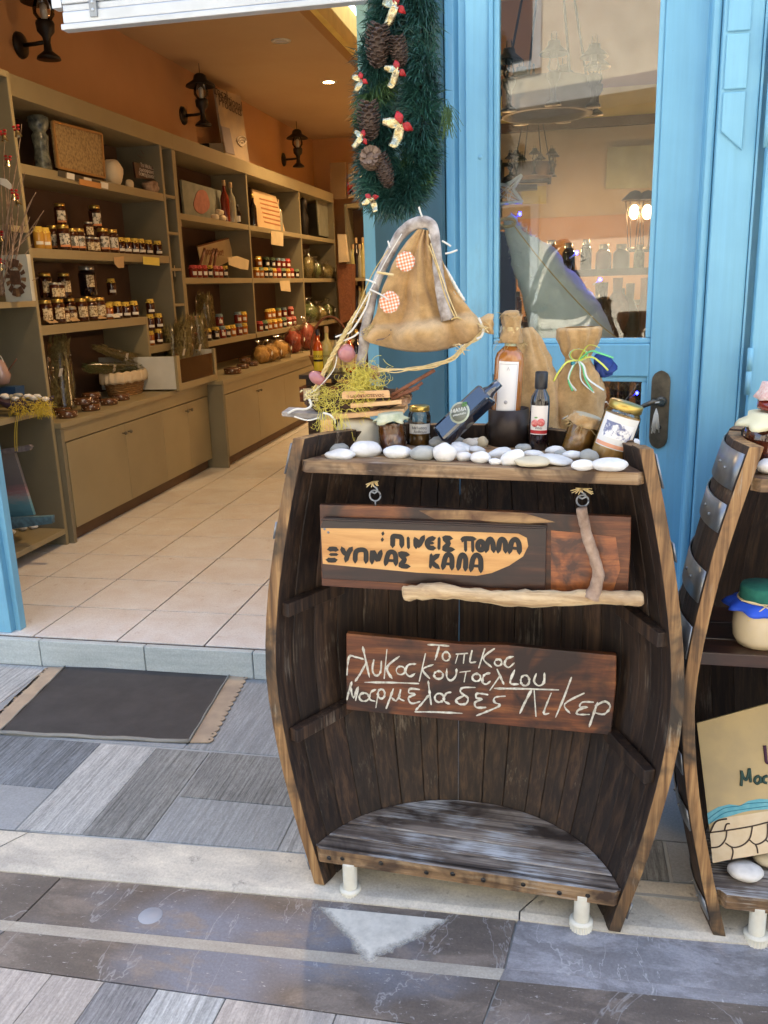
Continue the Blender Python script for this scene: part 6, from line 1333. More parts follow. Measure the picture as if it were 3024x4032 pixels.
text('Μέλισσα', .0085, prt, T@Matrix.Translation((.004, -.0275, .048))@Matrix.Rotation(pi/2, 4, 'X'), o)
text('Ανθέων', .0085, prt, T@Matrix.Translation((.006, -.0275, .0385))@Matrix.Rotation(pi/2, 4, 'X'), o)
# dark square bottle lying over
p = at(1003, 897, Y=1.99); T = Matrix.Translation(p)@Matrix.Rotation(radians(47), 4, 'Y')@Matrix.Rotation(radians(-30), 4, 'Z')
dkg = plain('navy_tinted_glass', (.008, .018, .04), .08, coat=1.0, spec=1.0)  # dark glass tinted navy, standing in for reflected sky blue
sb = thing('square_bottle', 'dark square oil bottle lying slanted on the pebbles, round green label', 'bottle', p.to_tuple())
part('bottle_body', MB().box(-.024, .024, -.024, .024, -.075, .075, T), dkg, sb, .008)
part('bottle_neck', MB().lathe([(.02, .07), (.012, .085), (.011, .11), (0, .11)], 14, T), dkg, sb)
pl = plain('round_green_label', (.55, .6, .48), .5, (.4, .47, .36), 90); LT = T@Matrix.Translation((0, -.0247, 0))@Matrix.Rotation(pi/2, 4, 'X')
part('round_label', MB().lathe([(0, .0006), (.0255, .0006), (.0255, 0)], 28, LT), pl, sb)
LT2 = LT@Matrix.Translation((0, 0, .0009))@Matrix.Rotation(radians(47+10), 4, 'Z')
part('label_disc', MB().lathe([(0, .0003), (.021, .0003), (.021, 0)], 26, LT2), plain('label_inner', (.18, .2, .16), .5), sb)
text('ΜΑΜΑ', .0125, plain('label_white', (.8, .82, .76), .5), LT2@Matrix.Translation((-.002, .006, .0005)), sb)
text('μαρμελάδα', .0062, plain('label_white2', (.8, .82, .76), .5), LT2@Matrix.Translation((0, -.004, .0005)), sb)
gr = MB()
for k in range(9): gr.ell(LT2@V((.010+.004*(k % 3), .014+.0035*(k//3), .001)), (.0026, .0026, .001), 7, 4)
tag(part('label_grapes', gr, plain('grape_green', (.16, .42, .12), .5), sb), kind='stuff')
# rusty tin
p, T = TM(1096, 968, 0, dy=.045); tn = thing('rusty_tin', 'rusty dark metal tin holding the tall amber bottle', 'tin', p.to_tuple())
pr = [(.047, .0), (.0475, .04), (.047, .088)]
part('tin_wall', MB().lathe(pr, 36, T, a0=-pi*1.25, a1=pi*.62), M_['tin'], tn, solid=.002)
part('tin_floor', MB().lathe([(0, .003), (.046, .003)], 24, T), M_['tin'], tn)
# tall amber bottle
p2, T = TM(1086, 966, 3.5, dy=.045, Z=ZP+.004); tb = thing('amber_bottle', 'tall amber honey liqueur bottle with white label and burlap tied cap', 'bottle', p2.to_tuple())
H = .262; r = .034
amb = plain('amber_liqueur', (.42, .16, .035), .06, (.36, .13, .025), 6, coat=1)
flt = Matrix.Diagonal((1, .8, 1, 1))
part('bottle_body', MB().lathe([(0, 0), (r*.95, 0), (r, .008), (r*1.0, .20), (r*.9, .214), (r*.6, .224), (.0135, .231)], 30, T@flt), amb, tb)
part('bottle_neck', MB().lathe([(.0135, .231), (.0125, .245), (.0125, .285), (0, .285)], 20, T), plain('pale_green_glass', (.50, .56, .36), .08, coat=1), tb)
lw = plain('white_label', (.80, .80, .80), .45, (.78, .78, .78)); lg = plain('label_line', (.42, .42, .44), .5)
z0, z1, an = .072, .197, .72
part('paper_label', MB().lathe([(r*1.012, z0), (r*1.012, z1)], 14, T@flt, a0=FRONT-an, a1=FRONT+an), lw, tb)
bl = MB()
for za in (z0+.006, z1-.007): bl.lathe([(r*1.018, za), (r*1.018, za+.0012)], 14, T@flt, a0=FRONT-an*.88, a1=FRONT+an*.88)
for s_ in (-1, 1): bl.lathe([(r*1.018, z0+.007), (r*1.018, z1-.0075)], 1, T@flt, a0=FRONT+s_*an*.9, a1=FRONT+s_*(an*.9-.03))
part('label_border', bl, lg, tb)
text('Λ', .010, lg, T@Matrix.Translation((0, -r*.8-.0012, .180))@Matrix.Rotation(pi/2, 4, 'X'), tb)
part('label_seal', MB().lathe([(0, .0006), (.0042, .0006), (.0045, 0)], 16, T@Matrix.Translation((-.001, -r*.8-.0006, .103))@Matrix.Rotation(pi/2, 4, 'X')), lg, tb)
def burlap_cap(T, z0, z1, r0, r1, parent, seed=0, name='burlap_cap', n=36, fringe=26, lean=0):
    rows = []; m = 9
    for i in range(m):
        t_ = i/(m-1); z = z0+(z1-z0)*t_; rr = r0+(r1-r0)*t_; row = []
        for k in range(n+1):
            a = 2*pi*k/n; q = 1+.16*noise.noise(V((cos(a)*2.2+seed, sin(a)*2.2, t_*2.5)))+.08*sin(a*7+seed+t_*3); row.append(T@V((rr*q*cos(a)+lean*t_*t_, rr*q*sin(a), z+(.006*noise.noise(V((a, seed, 9))) if i == m-1 else 0))))
        rows.append(row)
    part(name, MB().grid(rows), M_['burlap'], parent, solid=.0012)
    mb = MB()
    for k in range(fringe):
        a = random.uniform(0, 2*pi); c = T@V((r1*cos(a)+lean, r1*sin(a), z1)); L = random.uniform(.006, .02)
        d = V((cos(a)*.6+random.uniform(-.5, .5), sin(a)*.5, random.uniform(-.6, .8))).normalized(); mb.tube([c, c+d*L*.5, c+d*L+V((0, 0, -.004))], .0006, 3)
    tag(part('frayed_threads', mb, M_['rope'], parent), kind='stuff')
burlap_cap(T, .262, .30, .019, .022, tb, 3, lean=-.002); burlap_cap(T, .275, .238, .0185, .027, tb, 5, 'burlap_skirt', fringe=34)
part('cap_top', MB().ell(T@V((-.004, 0, .300)), (.022, .019, .013), 18, 10, .25, 4), M_['burlap'], tb)
tw = MB(); [tw.tube([T@V((.0195*cos(a_), .0195*sin(a_), .262+.0022*j)) for a_ in [2*pi*q/16 for q in range(17)]], .0014, 5) for j in range(6)]
part('twine_wrap', tw, M_['raffia'], tb)
# small pomegranate bottle
p, T = TM(1161, 977, 2.0, dy=.025); pb = thing('pomegranate_bottle', 'small dark bottle with pomegranate label in front of the tin', 'bottle', p.to_tuple())
r = .0225
part('bottle_body', MB().lathe([(0, 0), (r*.93, 0), (r, .006), (r, .112), (r*.93, .124), (.0125, .14), (.0115, .15), (.0115, .172), (0, .172)], 26, T), plain('dark_red_glass', (.010, .004, .006), .05, coat=1), pb)
part('cap_sleeve', MB().lathe([(.0135, .142), (.0145, .145), (.0145, .178), (.0125, .181), (0, .181)], 22, T), plain('black_sleeve', (.012, .012, .016), .35), pb)
part('paper_label', MB().lathe([(r*1.012, .040), (r*1.012, .106)], 12, T, a0=FRONT-.95, a1=FRONT+.95), plain('label_cream', (.76, .7, .64), .5), pb)
part('label_band', MB().lathe([(r*1.02, .042), (r*1.02, .050)], 12, T, a0=FRONT-.95, a1=FRONT+.95), M_['red'], pb)
for i, (x, z, s_) in enumerate(((-.009, .066, .0085), (.004, .068, .0095))):
    part('printed_fruit', MB().ell(T@V((x, -r*.96, z)), (s_, .003, s_), 14, 8), plain('pomegranate_red', (.5, .03, .04), .5, (.68, .3, .25), 160), pb)
part('printed_leaf', MB().ell(T@V((-.007, -r*.99, .079)), (.004, .001, .0016), 8, 5), plain('leaf_green', (.1, .3, .05), .5), pb)
text('ΡΟΔΙ', .0065, prt, T@Matrix.Translation((0, -r*1.06, .055))@Matrix.Rotation(pi/2, 4, 'X'), pb)
# sacks
def sack(nm, label, px, py, dy, prof, tilt, seed, lean=0, mat=None):
    p, T = TM(px, py, tilt, dy=dy); o = thing(nm, label, 'sack', p.to_tuple()); n = 48; rows = []
    P2 = []
    for i in range(len(prof)-1):
        for j in range(4): t_ = j/4; P2.append((prof[i][0]*(1-t_)+prof[i+1][0]*t_, prof[i][1]*(1-t_)+prof[i+1][1]*t_))
    P2.append(prof[-1])
    for (r, z) in P2:
        row = []
        for k in range(n+1):
            a = 2*pi*k/n; nk = min(1, max(0, (z/prof[-1][1]-.45)/.25)); q = 1+.18*noise.noise(V((cos(a)*1.8+seed, sin(a)*1.8, z*22)))+(.03+.10*nk)*sin(a*9+seed+2*noise.noise(V((z*30, a, 0))))+.05*noise.noise(V((cos(a)*7, sin(a)*7, z*60+seed))); row.append(T@V((r*q*cos(a)+lean*z, r*.8*q*sin(a), z)))
        rows.append(row)
    part('sack_cloth', MB().grid(rows), mat or M_['burlap'], o, solid=.0012); return o, T
o, T = sack('burlap_sack', 'brown burlap sack leaning behind the tall amber bottle', 1165, 962, .10, [(.0, 0), (.058, .004), (.062, .06), (.059, .13), (.05, .19), (.036, .235), (.026, .26), (.018, .272)], -9, 2)
part('leather_strap', MB().tube(dense([T@V(q) for q in ((.05, -.01, .07), (.046, -.02, .14), (.032, -.02, .20), (.012, -.01, .25), (-.008, 0, .262), (-.018, 0, .248))], 4), .005, 8, flat=.5), M_['tin'], o)
o, T = sack('burlap_sack', 'plump burlap sack tied with yellow and green ribbons, right of the bottles', 1244, 954, .075, [(0, 0), (.056, .003), (.066, .04), (.065, .095), (.052, .15), (.031, .180), (.0255, .190), (.037, .212), (.048, .24), (.050, .262), (.043, .267)], -1.5, 7, lean=.03)
rc = {'yellow_ribbon': (.75, .8, .12), 'green_ribbon': (.15, .62, .25), 'white_ribbon': (.75, .8, .74)}
k = 0
for nm, c in rc.items():
    mr_ = plain(nm, c, .4); ang = {'yellow_ribbon': (-2.6, -.1, .9), 'green_ribbon': (-1.2, -2.0, .4), 'white_ribbon': (-2.0, -1.4, -1.1)}[nm]
    for a_ in ang:
        c0 = T@V((.006, -.034, .190)); d = V((cos(a_), -.35, sin(a_)*.9)); L = .066
        Pr = dense([c0, c0+d*L*.45+V((0, 0, .012)), c0+d*L*.8, c0+d*L+V((.004*k, 0, -.016))], 4); part('ribbon', MB().tube(Pr, .0026, 6, flat=.3), mr_, o); k += 1
    lo = [c0+V((.016*sin(t_)*(1+.4*k/9), -.004, .014*(1-cos(t_)))) for t_ in [2*pi*j/12 for j in range(13)]]
    part('ribbon_loop', MB().tube(lo, .0024, 6, flat=.3), mr_, o)
part('bead', MB().ell(T@V((-.006, -.038, .184)), (.006, .006, .006), 12, 8), plain('turquoise_bead', (.02, .25, .32), .3), o)
mb = MB(); 
for j in range(5): mb.tube([T@V((.030*cos(a_)+.0055, .025*sin(a_), .184+.002*j)) for a_ in [2*pi*q/18 for q in range(19)]], .0012, 4)
part('neck_twine', mb, M_['raffia'], o)
# tilted jars
o, T = fjar('honey_jar', 'small tilted honey jar with burlap cap, beside the big honey jar', 1243, 982, .036, .086, plain('brown_honey_two', (.42, .22, .055), .12, (.3, .14, .03), 12, coat=.5), .80, 17, lid=None, dy=.012)
burlap_cap(T, .091, .068, .031, .040, o, 8, 'burlap_cap', fringe=44)
part('cap_top', MB().lathe([(0, .092), (.028, .0915), (.0315, .088)], 24, T), plain('dull_gold_lid', (.5, .42, .28), .5), o)
hl = labmat('honey_label', (.80, .79, .77), (.16, .18, .30), 42, .5, .58)
o, T = fjar('honey_jar', 'big tilted jar of creamy honey, gold lid, at the right end', 1312, 994, .040, .128, plain('creamy_honey', (.62, .38, .12), .15, (.54, .29, .07), 8, coat=.6), .80, 17, dy=.012)
part('paper_label', MB().lathe([(.0406, .030), (.0406, .101)], 16, T, a0=FRONT-1.15, a1=FRONT+1.0), M_['paper'], o)
part('label_picture', MB().lathe([(.0409, .052), (.0409, .086)], 16, T, a0=FRONT-.85, a1=FRONT+.75), hl, o)
part('label_stripe', MB().lathe([(.0409, .032), (.0409, .040)], 16, T, a0=FRONT-1.1, a1=FRONT+.95), plain('orange_stripe', (.75, .35, .2), .5), o)

# ------------------------------------------------------------------ the little sailing boat
YB = 1.998
bs = tag(part('limestone_block', MB().ell(at(773, 942, Y=2.0)+V((0, 0, .0)), (.050, .036, .044), 26, 16, .12, 3, sq=.62), M_['limestone'], None), 'rounded cream limestone block carrying the little sailing boat', 'stone')
bt = thing('model_boat', 'handmade driftwood sailing boat with patched burlap sail on the barrel', 'model boat', at(770, 885, Y=YB).to_tuple())
def bp_(x, y, Y=YB-.02): return at(548.6+.16534*x, 630.9+.16534*y, Y=Y)       # zoomed bow view
def plank_(nm, L, Y, dep, mat): return part(nm, MB().prism([at(x, y, Y=Y) for x, y in L], (0, 1, .06), dep), mat, bt, .001)
plank_('deck_board', [(608, 890), (702, 895), (703, 908), (655, 904), (609, 899)], YB-.035, .06, plain('grey_bleached_board', (.36, .32, .28), .85, (.2, .18, .16), 60))
plank_('deck_board', [(704, 897), (872, 884), (873, 893), (705, 908)], YB-.034, .06, M_['pinelite'])
plank_('upper_batten', [(757, 872), (867, 864), (868, 873), (757, 882)], YB-.036, .02, M_['pinelite'])
Ph = dense([at(x, y, Y=YB) for x, y in ((662, 862), (690, 872), (730, 872), (780, 868), (830, 860), (868, 856), (886, 848))], 4); nh = len(Ph)
part('bark_hull', rough_tube(MB(), Ph, [.010+.016*sin(pi*(i+1)/(nh+1)) for i in range(nh)], 14, .35, 5, .75, fr=50), plain('dark_bark', (.085, .045, .028), .9, (.03, .018, .012), 40, 1, 60), bt)
mb = MB()
for i in range(26):
    c = at(random.uniform(850, 892), random.uniform(838, 868), Y=YB-.022+random.uniform(-.008, .01)); s_ = random.uniform(.008, .016); n1 = V((random.uniform(-1, 1), random.uniform(-1, 1), random.uniform(-1, 1))).normalized(); u = n1.orthogonal().normalized(); v2 = n1.cross(u)
    mb.add([c+u*s_, c+v2*s_*.7+n1*.004, c-u*s_*.8, c-v2*s_*.6-n1*.003], [(0, 1, 2), (0, 2, 3)], 0, True)
tag(part('dry_petals', mb, plain('dry_petal', (.42, .27, .14), .8, (.25, .13, .08), 60), bt), kind='stuff')
nb = part('name_board', MB().prism([at(x, y, Y=YB-.045) for x, y in ((738, 852), (741, 846), (838, 843), (841, 846), (842, 859), (739, 863))], (0, 1, 0), .006), M_['pinelite'], bt, .0008)
q0, q1 = at(748, 858, Y=YB-.0462), at(830, 855, Y=YB-.0462); ang = atan2(q1.z-q0.z, q1.x-q0.x); qc = (q0+q1)/2+V((0, 0, .0018))
text('ψωροκωστενας', .0118, plain('pen_brown', (.12, .03, .01), .7), Matrix.Translation(qc)@Matrix.Rotation(pi/2, 4, 'X')@Matrix.Rotation(ang, 4, 'Z'), bt, 'pen_lettering', .0002, sx=1.02)
for L_, r_ in (([(842, 856), (890, 828), (939, 799)], .0042), ([(846, 862), (900, 836), (912, 826)], .0036), ([(858, 858), (905, 838)], .003)):
    part('cinnamon_stick', rough_tube(MB(), [at(x, y, Y=YB-.03+.004*i) for i, (x, y) in enumerate(L_)], r_, 10, .15, 2), M_['cinnamon'], bt)
# fibre nest
mb = MB(); rs = random.Random(4)
def curl(c, s_, n=9, r=.00055):
    P = []; d = V((rs.gauss(0, 1), rs.gauss(0, .5), rs.gauss(0, 1))).normalized(); p = V(c); ax = V((rs.gauss(0, .5), rs.gauss(0, 1), rs.gauss(0, .5))).normalized(); w_ = rs.uniform(.5, 1.1)*rs.choice((-1, 1))
    for i in range(n): P.append(p.copy()); p += d*s_; d = (Matrix.Rotation(w_, 3, ax)@d); 
    mb.tube(P, r, 3, cap=False)
for i in range(520):
    t_ = rs.random(); cx = 690+t_*140; top = 792 if cx > 750 else 835; bx = rs.gauss(0, 14)
    if rs.random() < .55: cx, cy = rs.gauss(785, 18), rs.uniform(795, 852)
    else: cx, cy = rs.uniform(682, 800), rs.uniform(842, 888)
    curl(at(cx, cy, Y=YB-.038+rs.uniform(0, .035)), rs.uniform(.004, .008))
for i in range(26):
    x = rs.uniform(690, 750); c = at(x, rs.uniform(878, 898), Y=YB-.045); x2 = x+rs.uniform(-12, 25); L = rs.uniform(20, 58)
    P = dense([c, at((x+x2)/2+rs.uniform(-5, 5), 895+L*.5, Y=YB-.05), at(x2, 898+L, Y=YB-.05+rs.uniform(-.01, .01)), at(x2+rs.uniform(-14, 14), 896+L*.9, Y=YB-.05)], 3); mb.tube(P, .0006, 3, cap=False)
tag(part('fibre_nest', mb, M_['nest'], bt), kind='stuff')
for (x, y, rx, ry, t_) in ((686, 817, 20, 14, .6), (748, 763, 20, 19, .5), (808, 805, 13, 16, 0)):
    part('shallot', MB().ell(at(x, y, Y=YB-.03 if x < 800 else YB+.03), (rx*PXM, .018, ry*PXM), 18, 12, .12, x, Matrix.Rotation(t_, 4, 'Y')), M_['shallot'], bt)
# mast (one long bent branch) and sail
YM = YB-.005
Pm = dense([a5(x, y, YM+dy_) for x, y, dy_ in ((40, 1420, 0), (72, 1250, 0), (88, 1100, 0), (112, 980, 0), (150, 810, 0), (200, 650, 0), (275, 480, 0), (360, 320, 0), (460, 210, 0), (570, 165, 0), (650, 180, 0), (690, 260, -.004), (705, 400, -.01), (722, 600, -.016), (752, 800, -.02), (800, 1020, -.022))], 4)
nm_ = len(Pm); part('mast_branch', rough_tube(MB(), Pm, [.0108+.0018*sin(i*.23)+.0022*(i/nm_) for i in range(nm_)], 14, .10, 1, fr=60), M_['branch'], bt)
def poly_at(L, t_):
    n = len(L)-1; f = min(t_*n, n-1e-6); i = int(f); g_ = f-i; return L[i][0]*(1-g_)+L[i+1][0]*g_, L[i][1]*(1-g_)+L[i+1][1]*g_
Lf = [(545, 225), (450, 330), (370, 440), (318, 540), (285, 630), (235, 740), (205, 850), (180, 960), (130, 1060), (85, 1110), (62, 1180), (120, 1215)]
Rt = [(650, 235), (690, 330), (740, 450), (780, 560), (820, 660), (860, 745), (915, 820), (965, 880), (1010, 940), (1060, 990), (1110, 1060), (1090, 1185)]
NU, NV = 46, 52; rows = []
for i in range(NV+1):
    t_ = i/NV; l = poly_at(Lf, t_); r_ = poly_at(Rt, t_); row = []
    for j in range(NU+1):
        u = j/NU; x = l[0]*(1-u)+r_[0]*u; y = l[1]*(1-u)+r_[1]*u
        sag_ = max(0, (t_-.45)/.55)**2; y += sag_*95*sin(pi*min(1, u*1.02))*(1 if u < .9 else (1-u)*10)
        fold = .034*(.6-abs(sin(u*pi*2.1+.5+t_*1.1+.5*noise.noise(V((u*2, t_*2, 3))))))+.016*noise.noise(V((u*5, t_*3, 1)))+.008*noise.noise(V((u*16, t_*6, 4)))
        roll = -.045*sin(pi*min(1, max(0, (t_-.72)/.28)))*(sin(pi*u)**.5)
        shade = .026*max(0, 1-abs(u-.62)/.12)*max(0, 1-t_)       # inner fold beside the right branch
        row.append(a5(x, y, YM-.006+fold*(.3+t_)+roll+shade))
    rows.append(row)
part('sail', MB().grid(rows), M_['burlap'], bt, solid=.0014)
# gathered clew at the right
rows = []
for i in range(12):
    t_ = i/11; x = 960+t_*235; y = 1085-40*sin(t_*2)+t_*5; hh_ = 85*(1-.45*sin(pi*min(1, t_*1.25)))*(1 if t_ < .8 else 1.0); row = []
    for k in range(17):
        a = 2*pi*k/16; row.append(a5(x+10*sin(a*3), y-hh_*cos(a)*(1+.12*sin(a*5)), YM-.012-.022*sin(a)*(1+.2*sin(a*4+t_*4))))
    rows.append(row)
part('gathered_clew', MB().grid(rows), M_['burlap'], bt, solid=.0012)
part('roll_tie', MB().tube(dense([a5(x, y, YM-.045+d) for x, y, d in ((890, 985, .02), (915, 1000, .008), (960, 1050, 0), (995, 1110, .002), (1010, 1165, .02))], 4), .003, 8), M_['burlap'], bt)
chk, tt, bb = newmat('orange_gingham'); ck = nd(tt, 'ShaderNodeTexChecker'); 
vec = coords(tt, (1, 1, 1), rnd=False, rot=(0, radians(12), 0)); ws_ = []
for ax in ('X', 'Z'):
    wv = nd(tt, 'ShaderNodeTexWave', wave_type='BANDS', bands_direction=ax); wv.inputs['Scale'].default_value = 44; wv.inputs['Distortion'].default_value = .25; tt.links.new(vec, wv.inputs['Vector']); ws_.append(ramp(tt, wv.outputs['Fac'], [(.45, 0), (.55, 1)]))
mu = nd(tt, 'ShaderNodeMath', operation='ADD'); tt.links.new(ws_[0], mu.inputs[0]); tt.links.new(ws_[1], mu.inputs[1])
mm = nd(tt, 'ShaderNodeMath', operation='MULTIPLY'); tt.links.new(mu.outputs[0], mm.inputs[0]); mm.inputs[1].default_value = .5
tt.links.new(ramp(tt, mm.outputs[0], [(.0, (.74, .72, .68)), (.5, (.78, .42, .26)), (1, (.72, .20, .08))]), bb.inputs['Base Color']); bb.inputs['Roughness'].default_value = .9
tt.nodes.remove(ck)
for (cx, cy, rx, ry) in ((436, 508, 82, 88), (296, 862, 88, 98)):
    pts = []
    for k in range(26):
        a = 2*pi*k/26; q = 1+.10*noise.noise(V((cos(a)*3, sin(a)*3, cx)))+.04*sin(k*2.4); pts.append((cx+rx*q*cos(a), cy+ry*q*sin(a)))
    rows = []
    for i in range(7):
        f = i/6; rows.append([])
        for (x, y) in pts+[pts[0]]: xx, yy = cx+(x-cx)*f, cy+(y-cy)*f; rows[-1].append(a5(xx, yy, YM-.030+.003*noise.noise(V((xx*.03, yy*.03, 0)))+.004*f*sin(xx*.05)))
    part('gingham_patch', MB().grid(rows), chk, bt, solid=.0008)
# ropes
def twisted(L, Y, R_, n=3, pitch=9, mat='rope', nm='twisted_rope'):
    P = dense([at(x, y, Y=Y+(q[0] if q else 0)) for x, y, *q in L], 8); mb = MB()
    for s_ in range(n):
        W = []
        for i, p in enumerate(P):
            T_ = (P[min(i+1, len(P)-1)]-P[max(i-1, 0)]).normalized(); u = T_.cross(V((0, 1, 0))).normalized(); v2 = T_.cross(u); a = i*pitch*.13+2*pi*s_/n; W.append(p+(u*cos(a)+v2*sin(a))*R_*.5)
        mb.tube(W, R_*.62, 7)
    return part(nm, mb, M_[mat], bt)
twisted([(668, 862, 0), (690, 822, 0), (712, 780, -.01), (735, 738, -.01), (762, 690, 0), (785, 655, .01), (800, 632, .01)], YB-.03, .0052, pitch=7)
twisted([(928, 505, 0), (950, 560, 0), (968, 590, 0), (978, 610, 0), (985, 645, 0)], YB-.01, .0036, pitch=8, mat='string', nm='braided_cord')
twisted([(968, 590, 0), (985, 620, 0), (1003, 650, 0)], YB-.012, .0036, pitch=8, mat='string', nm='braided_cord')
def cord(L, Y, r, mat='string', nm='cord'): return part(nm, MB().tube(dense([at(x, y, Y=Y) for x, y in L], 5), r, 6), M_[mat], bt)
cord([(676, 855), (705, 800), (735, 745), (770, 680), (798, 630), (835, 560), (868, 505)], YB-.034, .0013)
cord([(680, 850), (722, 790), (750, 730), (765, 690), (800, 600), (838, 540)], YB-.028, .0013, 'rope')
cord([(670, 850), (690, 835), (720, 800), (728, 770)], YB-.04, .0012)
cord([(926, 530), (945, 580), (962, 640), (985, 690)], YB-.035, .0016, 'rope'); cord([(930, 525), (955, 600), (975, 655), (990, 690)], YB-.034, .0013, 'raffia'); cord([(975, 690), (990, 686), (1003, 700), (1012, 720)], YB-.045, .0020, 'rope')
for L_ in ([(725, 728), (742, 722), (760, 714), (790, 666), (800, 632)], [(790, 604), (800, 607), (812, 612)], [(905, 447), (908, 458), (912, 468)], [(955, 520), (968, 528), (974, 532)], [(962, 548), (975, 545), (988, 540)], [(838, 520), (842, 535)], [(742, 736), (762, 728), (775, 718)]):
    cord(L_, YB-.035, .0022, 'string', 'knotted_string_end')
cord([(798, 625), (820, 635), (840, 648)], YB-.042, .002); cord([(814, 588), (838, 592), (850, 594)], YB-.036, .003, 'raffia', 'lashing'); cord([(1034, 686), (1040, 700), (1044, 712), (1040, 726), (1030, 732)], YB-.052, .0028, 'string', 'lashing')
mb = MB()
for k in range(9):
    L_ = [(818, 798), (850, 801), (900, 798), (945, 787), (985, 770), (1000, 752), (1030, 730), (1050, 708)]
    mb.tube(dense([at(x+rs.uniform(-2, 2), y+rs.uniform(-4, 4)+2*sin(x*.1+k), Y=YB-.04+rs.uniform(-.004, .004)) for x, y in L_], 4), rs.uniform(.0011, .0019), 5, flat=.5)
for k in range(16):
    c = (1045, 708) if k % 2 else (996, 756); mb.tube(dense([at(c[0], c[1], Y=YB-.055), at(c[0]+rs.uniform(-16, 16), c[1]+rs.uniform(-12, 12), Y=YB-.062), at(c[0]+rs.uniform(-20, 20), c[1]+rs.uniform(-16, 20), Y=YB-.055)], 4), .0010, 4, flat=.5)
tag(part('raffia_sheet', mb, M_['raffia'], bt), kind='stuff')
mb = MB()
for k in range(30):
    c = at(672+rs.gauss(0, 9), 856+rs.gauss(0, 6), Y=YB-.036); mb.tube([c, c+V((rs.uniform(-.012, .012), rs.uniform(-.006, .004), rs.uniform(-.009, .009)))], .0019, 5)
tag(part('rope_knot', mb, plain('yellow_rope_knot', (.7, .6, .3), .85), bt), kind='stuff')
cord([(622, 893), (640, 884), (660, 884), (672, 876), (668, 862)], YB-.044, .003); cord([(698, 892), (712, 896), (722, 906), (724, 915)], YB-.046, .0028); cord([(636, 900), (665, 908), (690, 902)], YB-.046, .002)
part('wood_wedge', MB().prism([at(x, y, Y=YM-.03) for x, y in ((812, 726), (832, 712), (846, 712), (842, 724), (826, 734), (812, 736))], (0, 1, 0), .006), plain('grey_wood_chip', (.16, .12, .1), .9), bt)
mb = MB()
for k in range(46):
    x = rs.uniform(784, 812); y = rs.uniform(700, 738); c = at(x, y, Y=YM-.026); mb.tube([c, c+V((rs.uniform(-.016, .006), rs.uniform(-.004, .002), rs.uniform(-.016, .012)))], .0007, 3)
tag(part('frayed_threads', mb, M_['rope'], bt), kind='stuff')
print('top ok')
# ------------------------------------------------------------------ tinsel garland with cones and bows
YG = 2.42
gpx = at(870, 600, Y=YG)
gd = thing('christmas_garland', 'hanging green tinsel garland with pine cones, gold and red bows', 'garland', at(870, -60, Y=YG).to_tuple())
SG = (at(971, 300, Y=YG)-at(970, 300, Y=YG)).length
LP = [(880, -70), (900, 0), (902, 80), (906, 160), (912, 240), (906, 320), (896, 380), (868, 426), (832, 430), (812, 385), (816, 320), (812, 250), (812, 180), (822, 110), (838, 40), (850, -40), (855, -90)]
P = dense([at(x, y, Y=YG+.0) for x, y in LP], 6)
g1 = plain('tinsel_green', (.035, .125, .095), .4, (.014, .052, .042), 14, var=.1); g2 = plain('tinsel_lime', (.08, .15, .035), .5, (.03, .08, .03), 14)
mb = MB(); rs = random.Random(8)
for _ in range(19000):
    i = rs.randrange(len(P)-1); c = P[i].lerp(P[i+1], rs.random()); T_ = (P[i+1]-P[i]).normalized()
    a = rs.uniform(0, 2*pi); u = T_.cross(V((0, 1, 0))).normalized(); v2 = V((0, 1, 0))
    R_ = u*cos(a)+v2*sin(a); r0 = rs.uniform(.008, .044); L = rs.uniform(.026, .046)
    n_ = V((noise.noise(c*9), noise.noise(c*9+V((5, 0, 0))), noise.noise(c*9+V((0, 7, 0)))))
    d = (R_*1.0+T_*rs.uniform(-.9, .9)+V((0, 0, -.25))+n_*1.1+V((rs.gauss(0, .15), rs.gauss(0, .15), rs.gauss(0, .15)))).normalized()
    p0 = c+R_*r0; p1 = p0+d*L*.55; p2 = p0+(d*.94+V((0, 0, -.22))).normalized()*L; s_ = d.cross(V((rs.gauss(0, 1), rs.gauss(0, 1), rs.gauss(0, 1)))).normalized()*.0013
    tf = 1+.55*noise.noise(c*22+V((a, 0, 0))); p1 = p0+(p1-p0)*tf; p2 = p0+(p2-p0)*tf
    lime = 1 if noise.noise(c*14+V((3, 3, a*.4))) > .33 else 0
    mb.add([p0-s_, p0+s_, p1+s_, p1-s_, p2], [(0, 1, 2, 3), (3, 2, 4)], lime)
tag(part('tinsel', mb, [g1, g2], gd), kind='stuff')
part('core_wire', MB().tube(P, .008, 6), plain('core_dark', (.01, .02, .015), .9), gd)
cm = plain('cone_scale', (.10, .06, .04), .6, (.035, .02, .014), 60, .3, 80); cml = plain('cone_scale_pale', (.24, .16, .10), .65, (.10, .06, .04), 60, .3, 80)
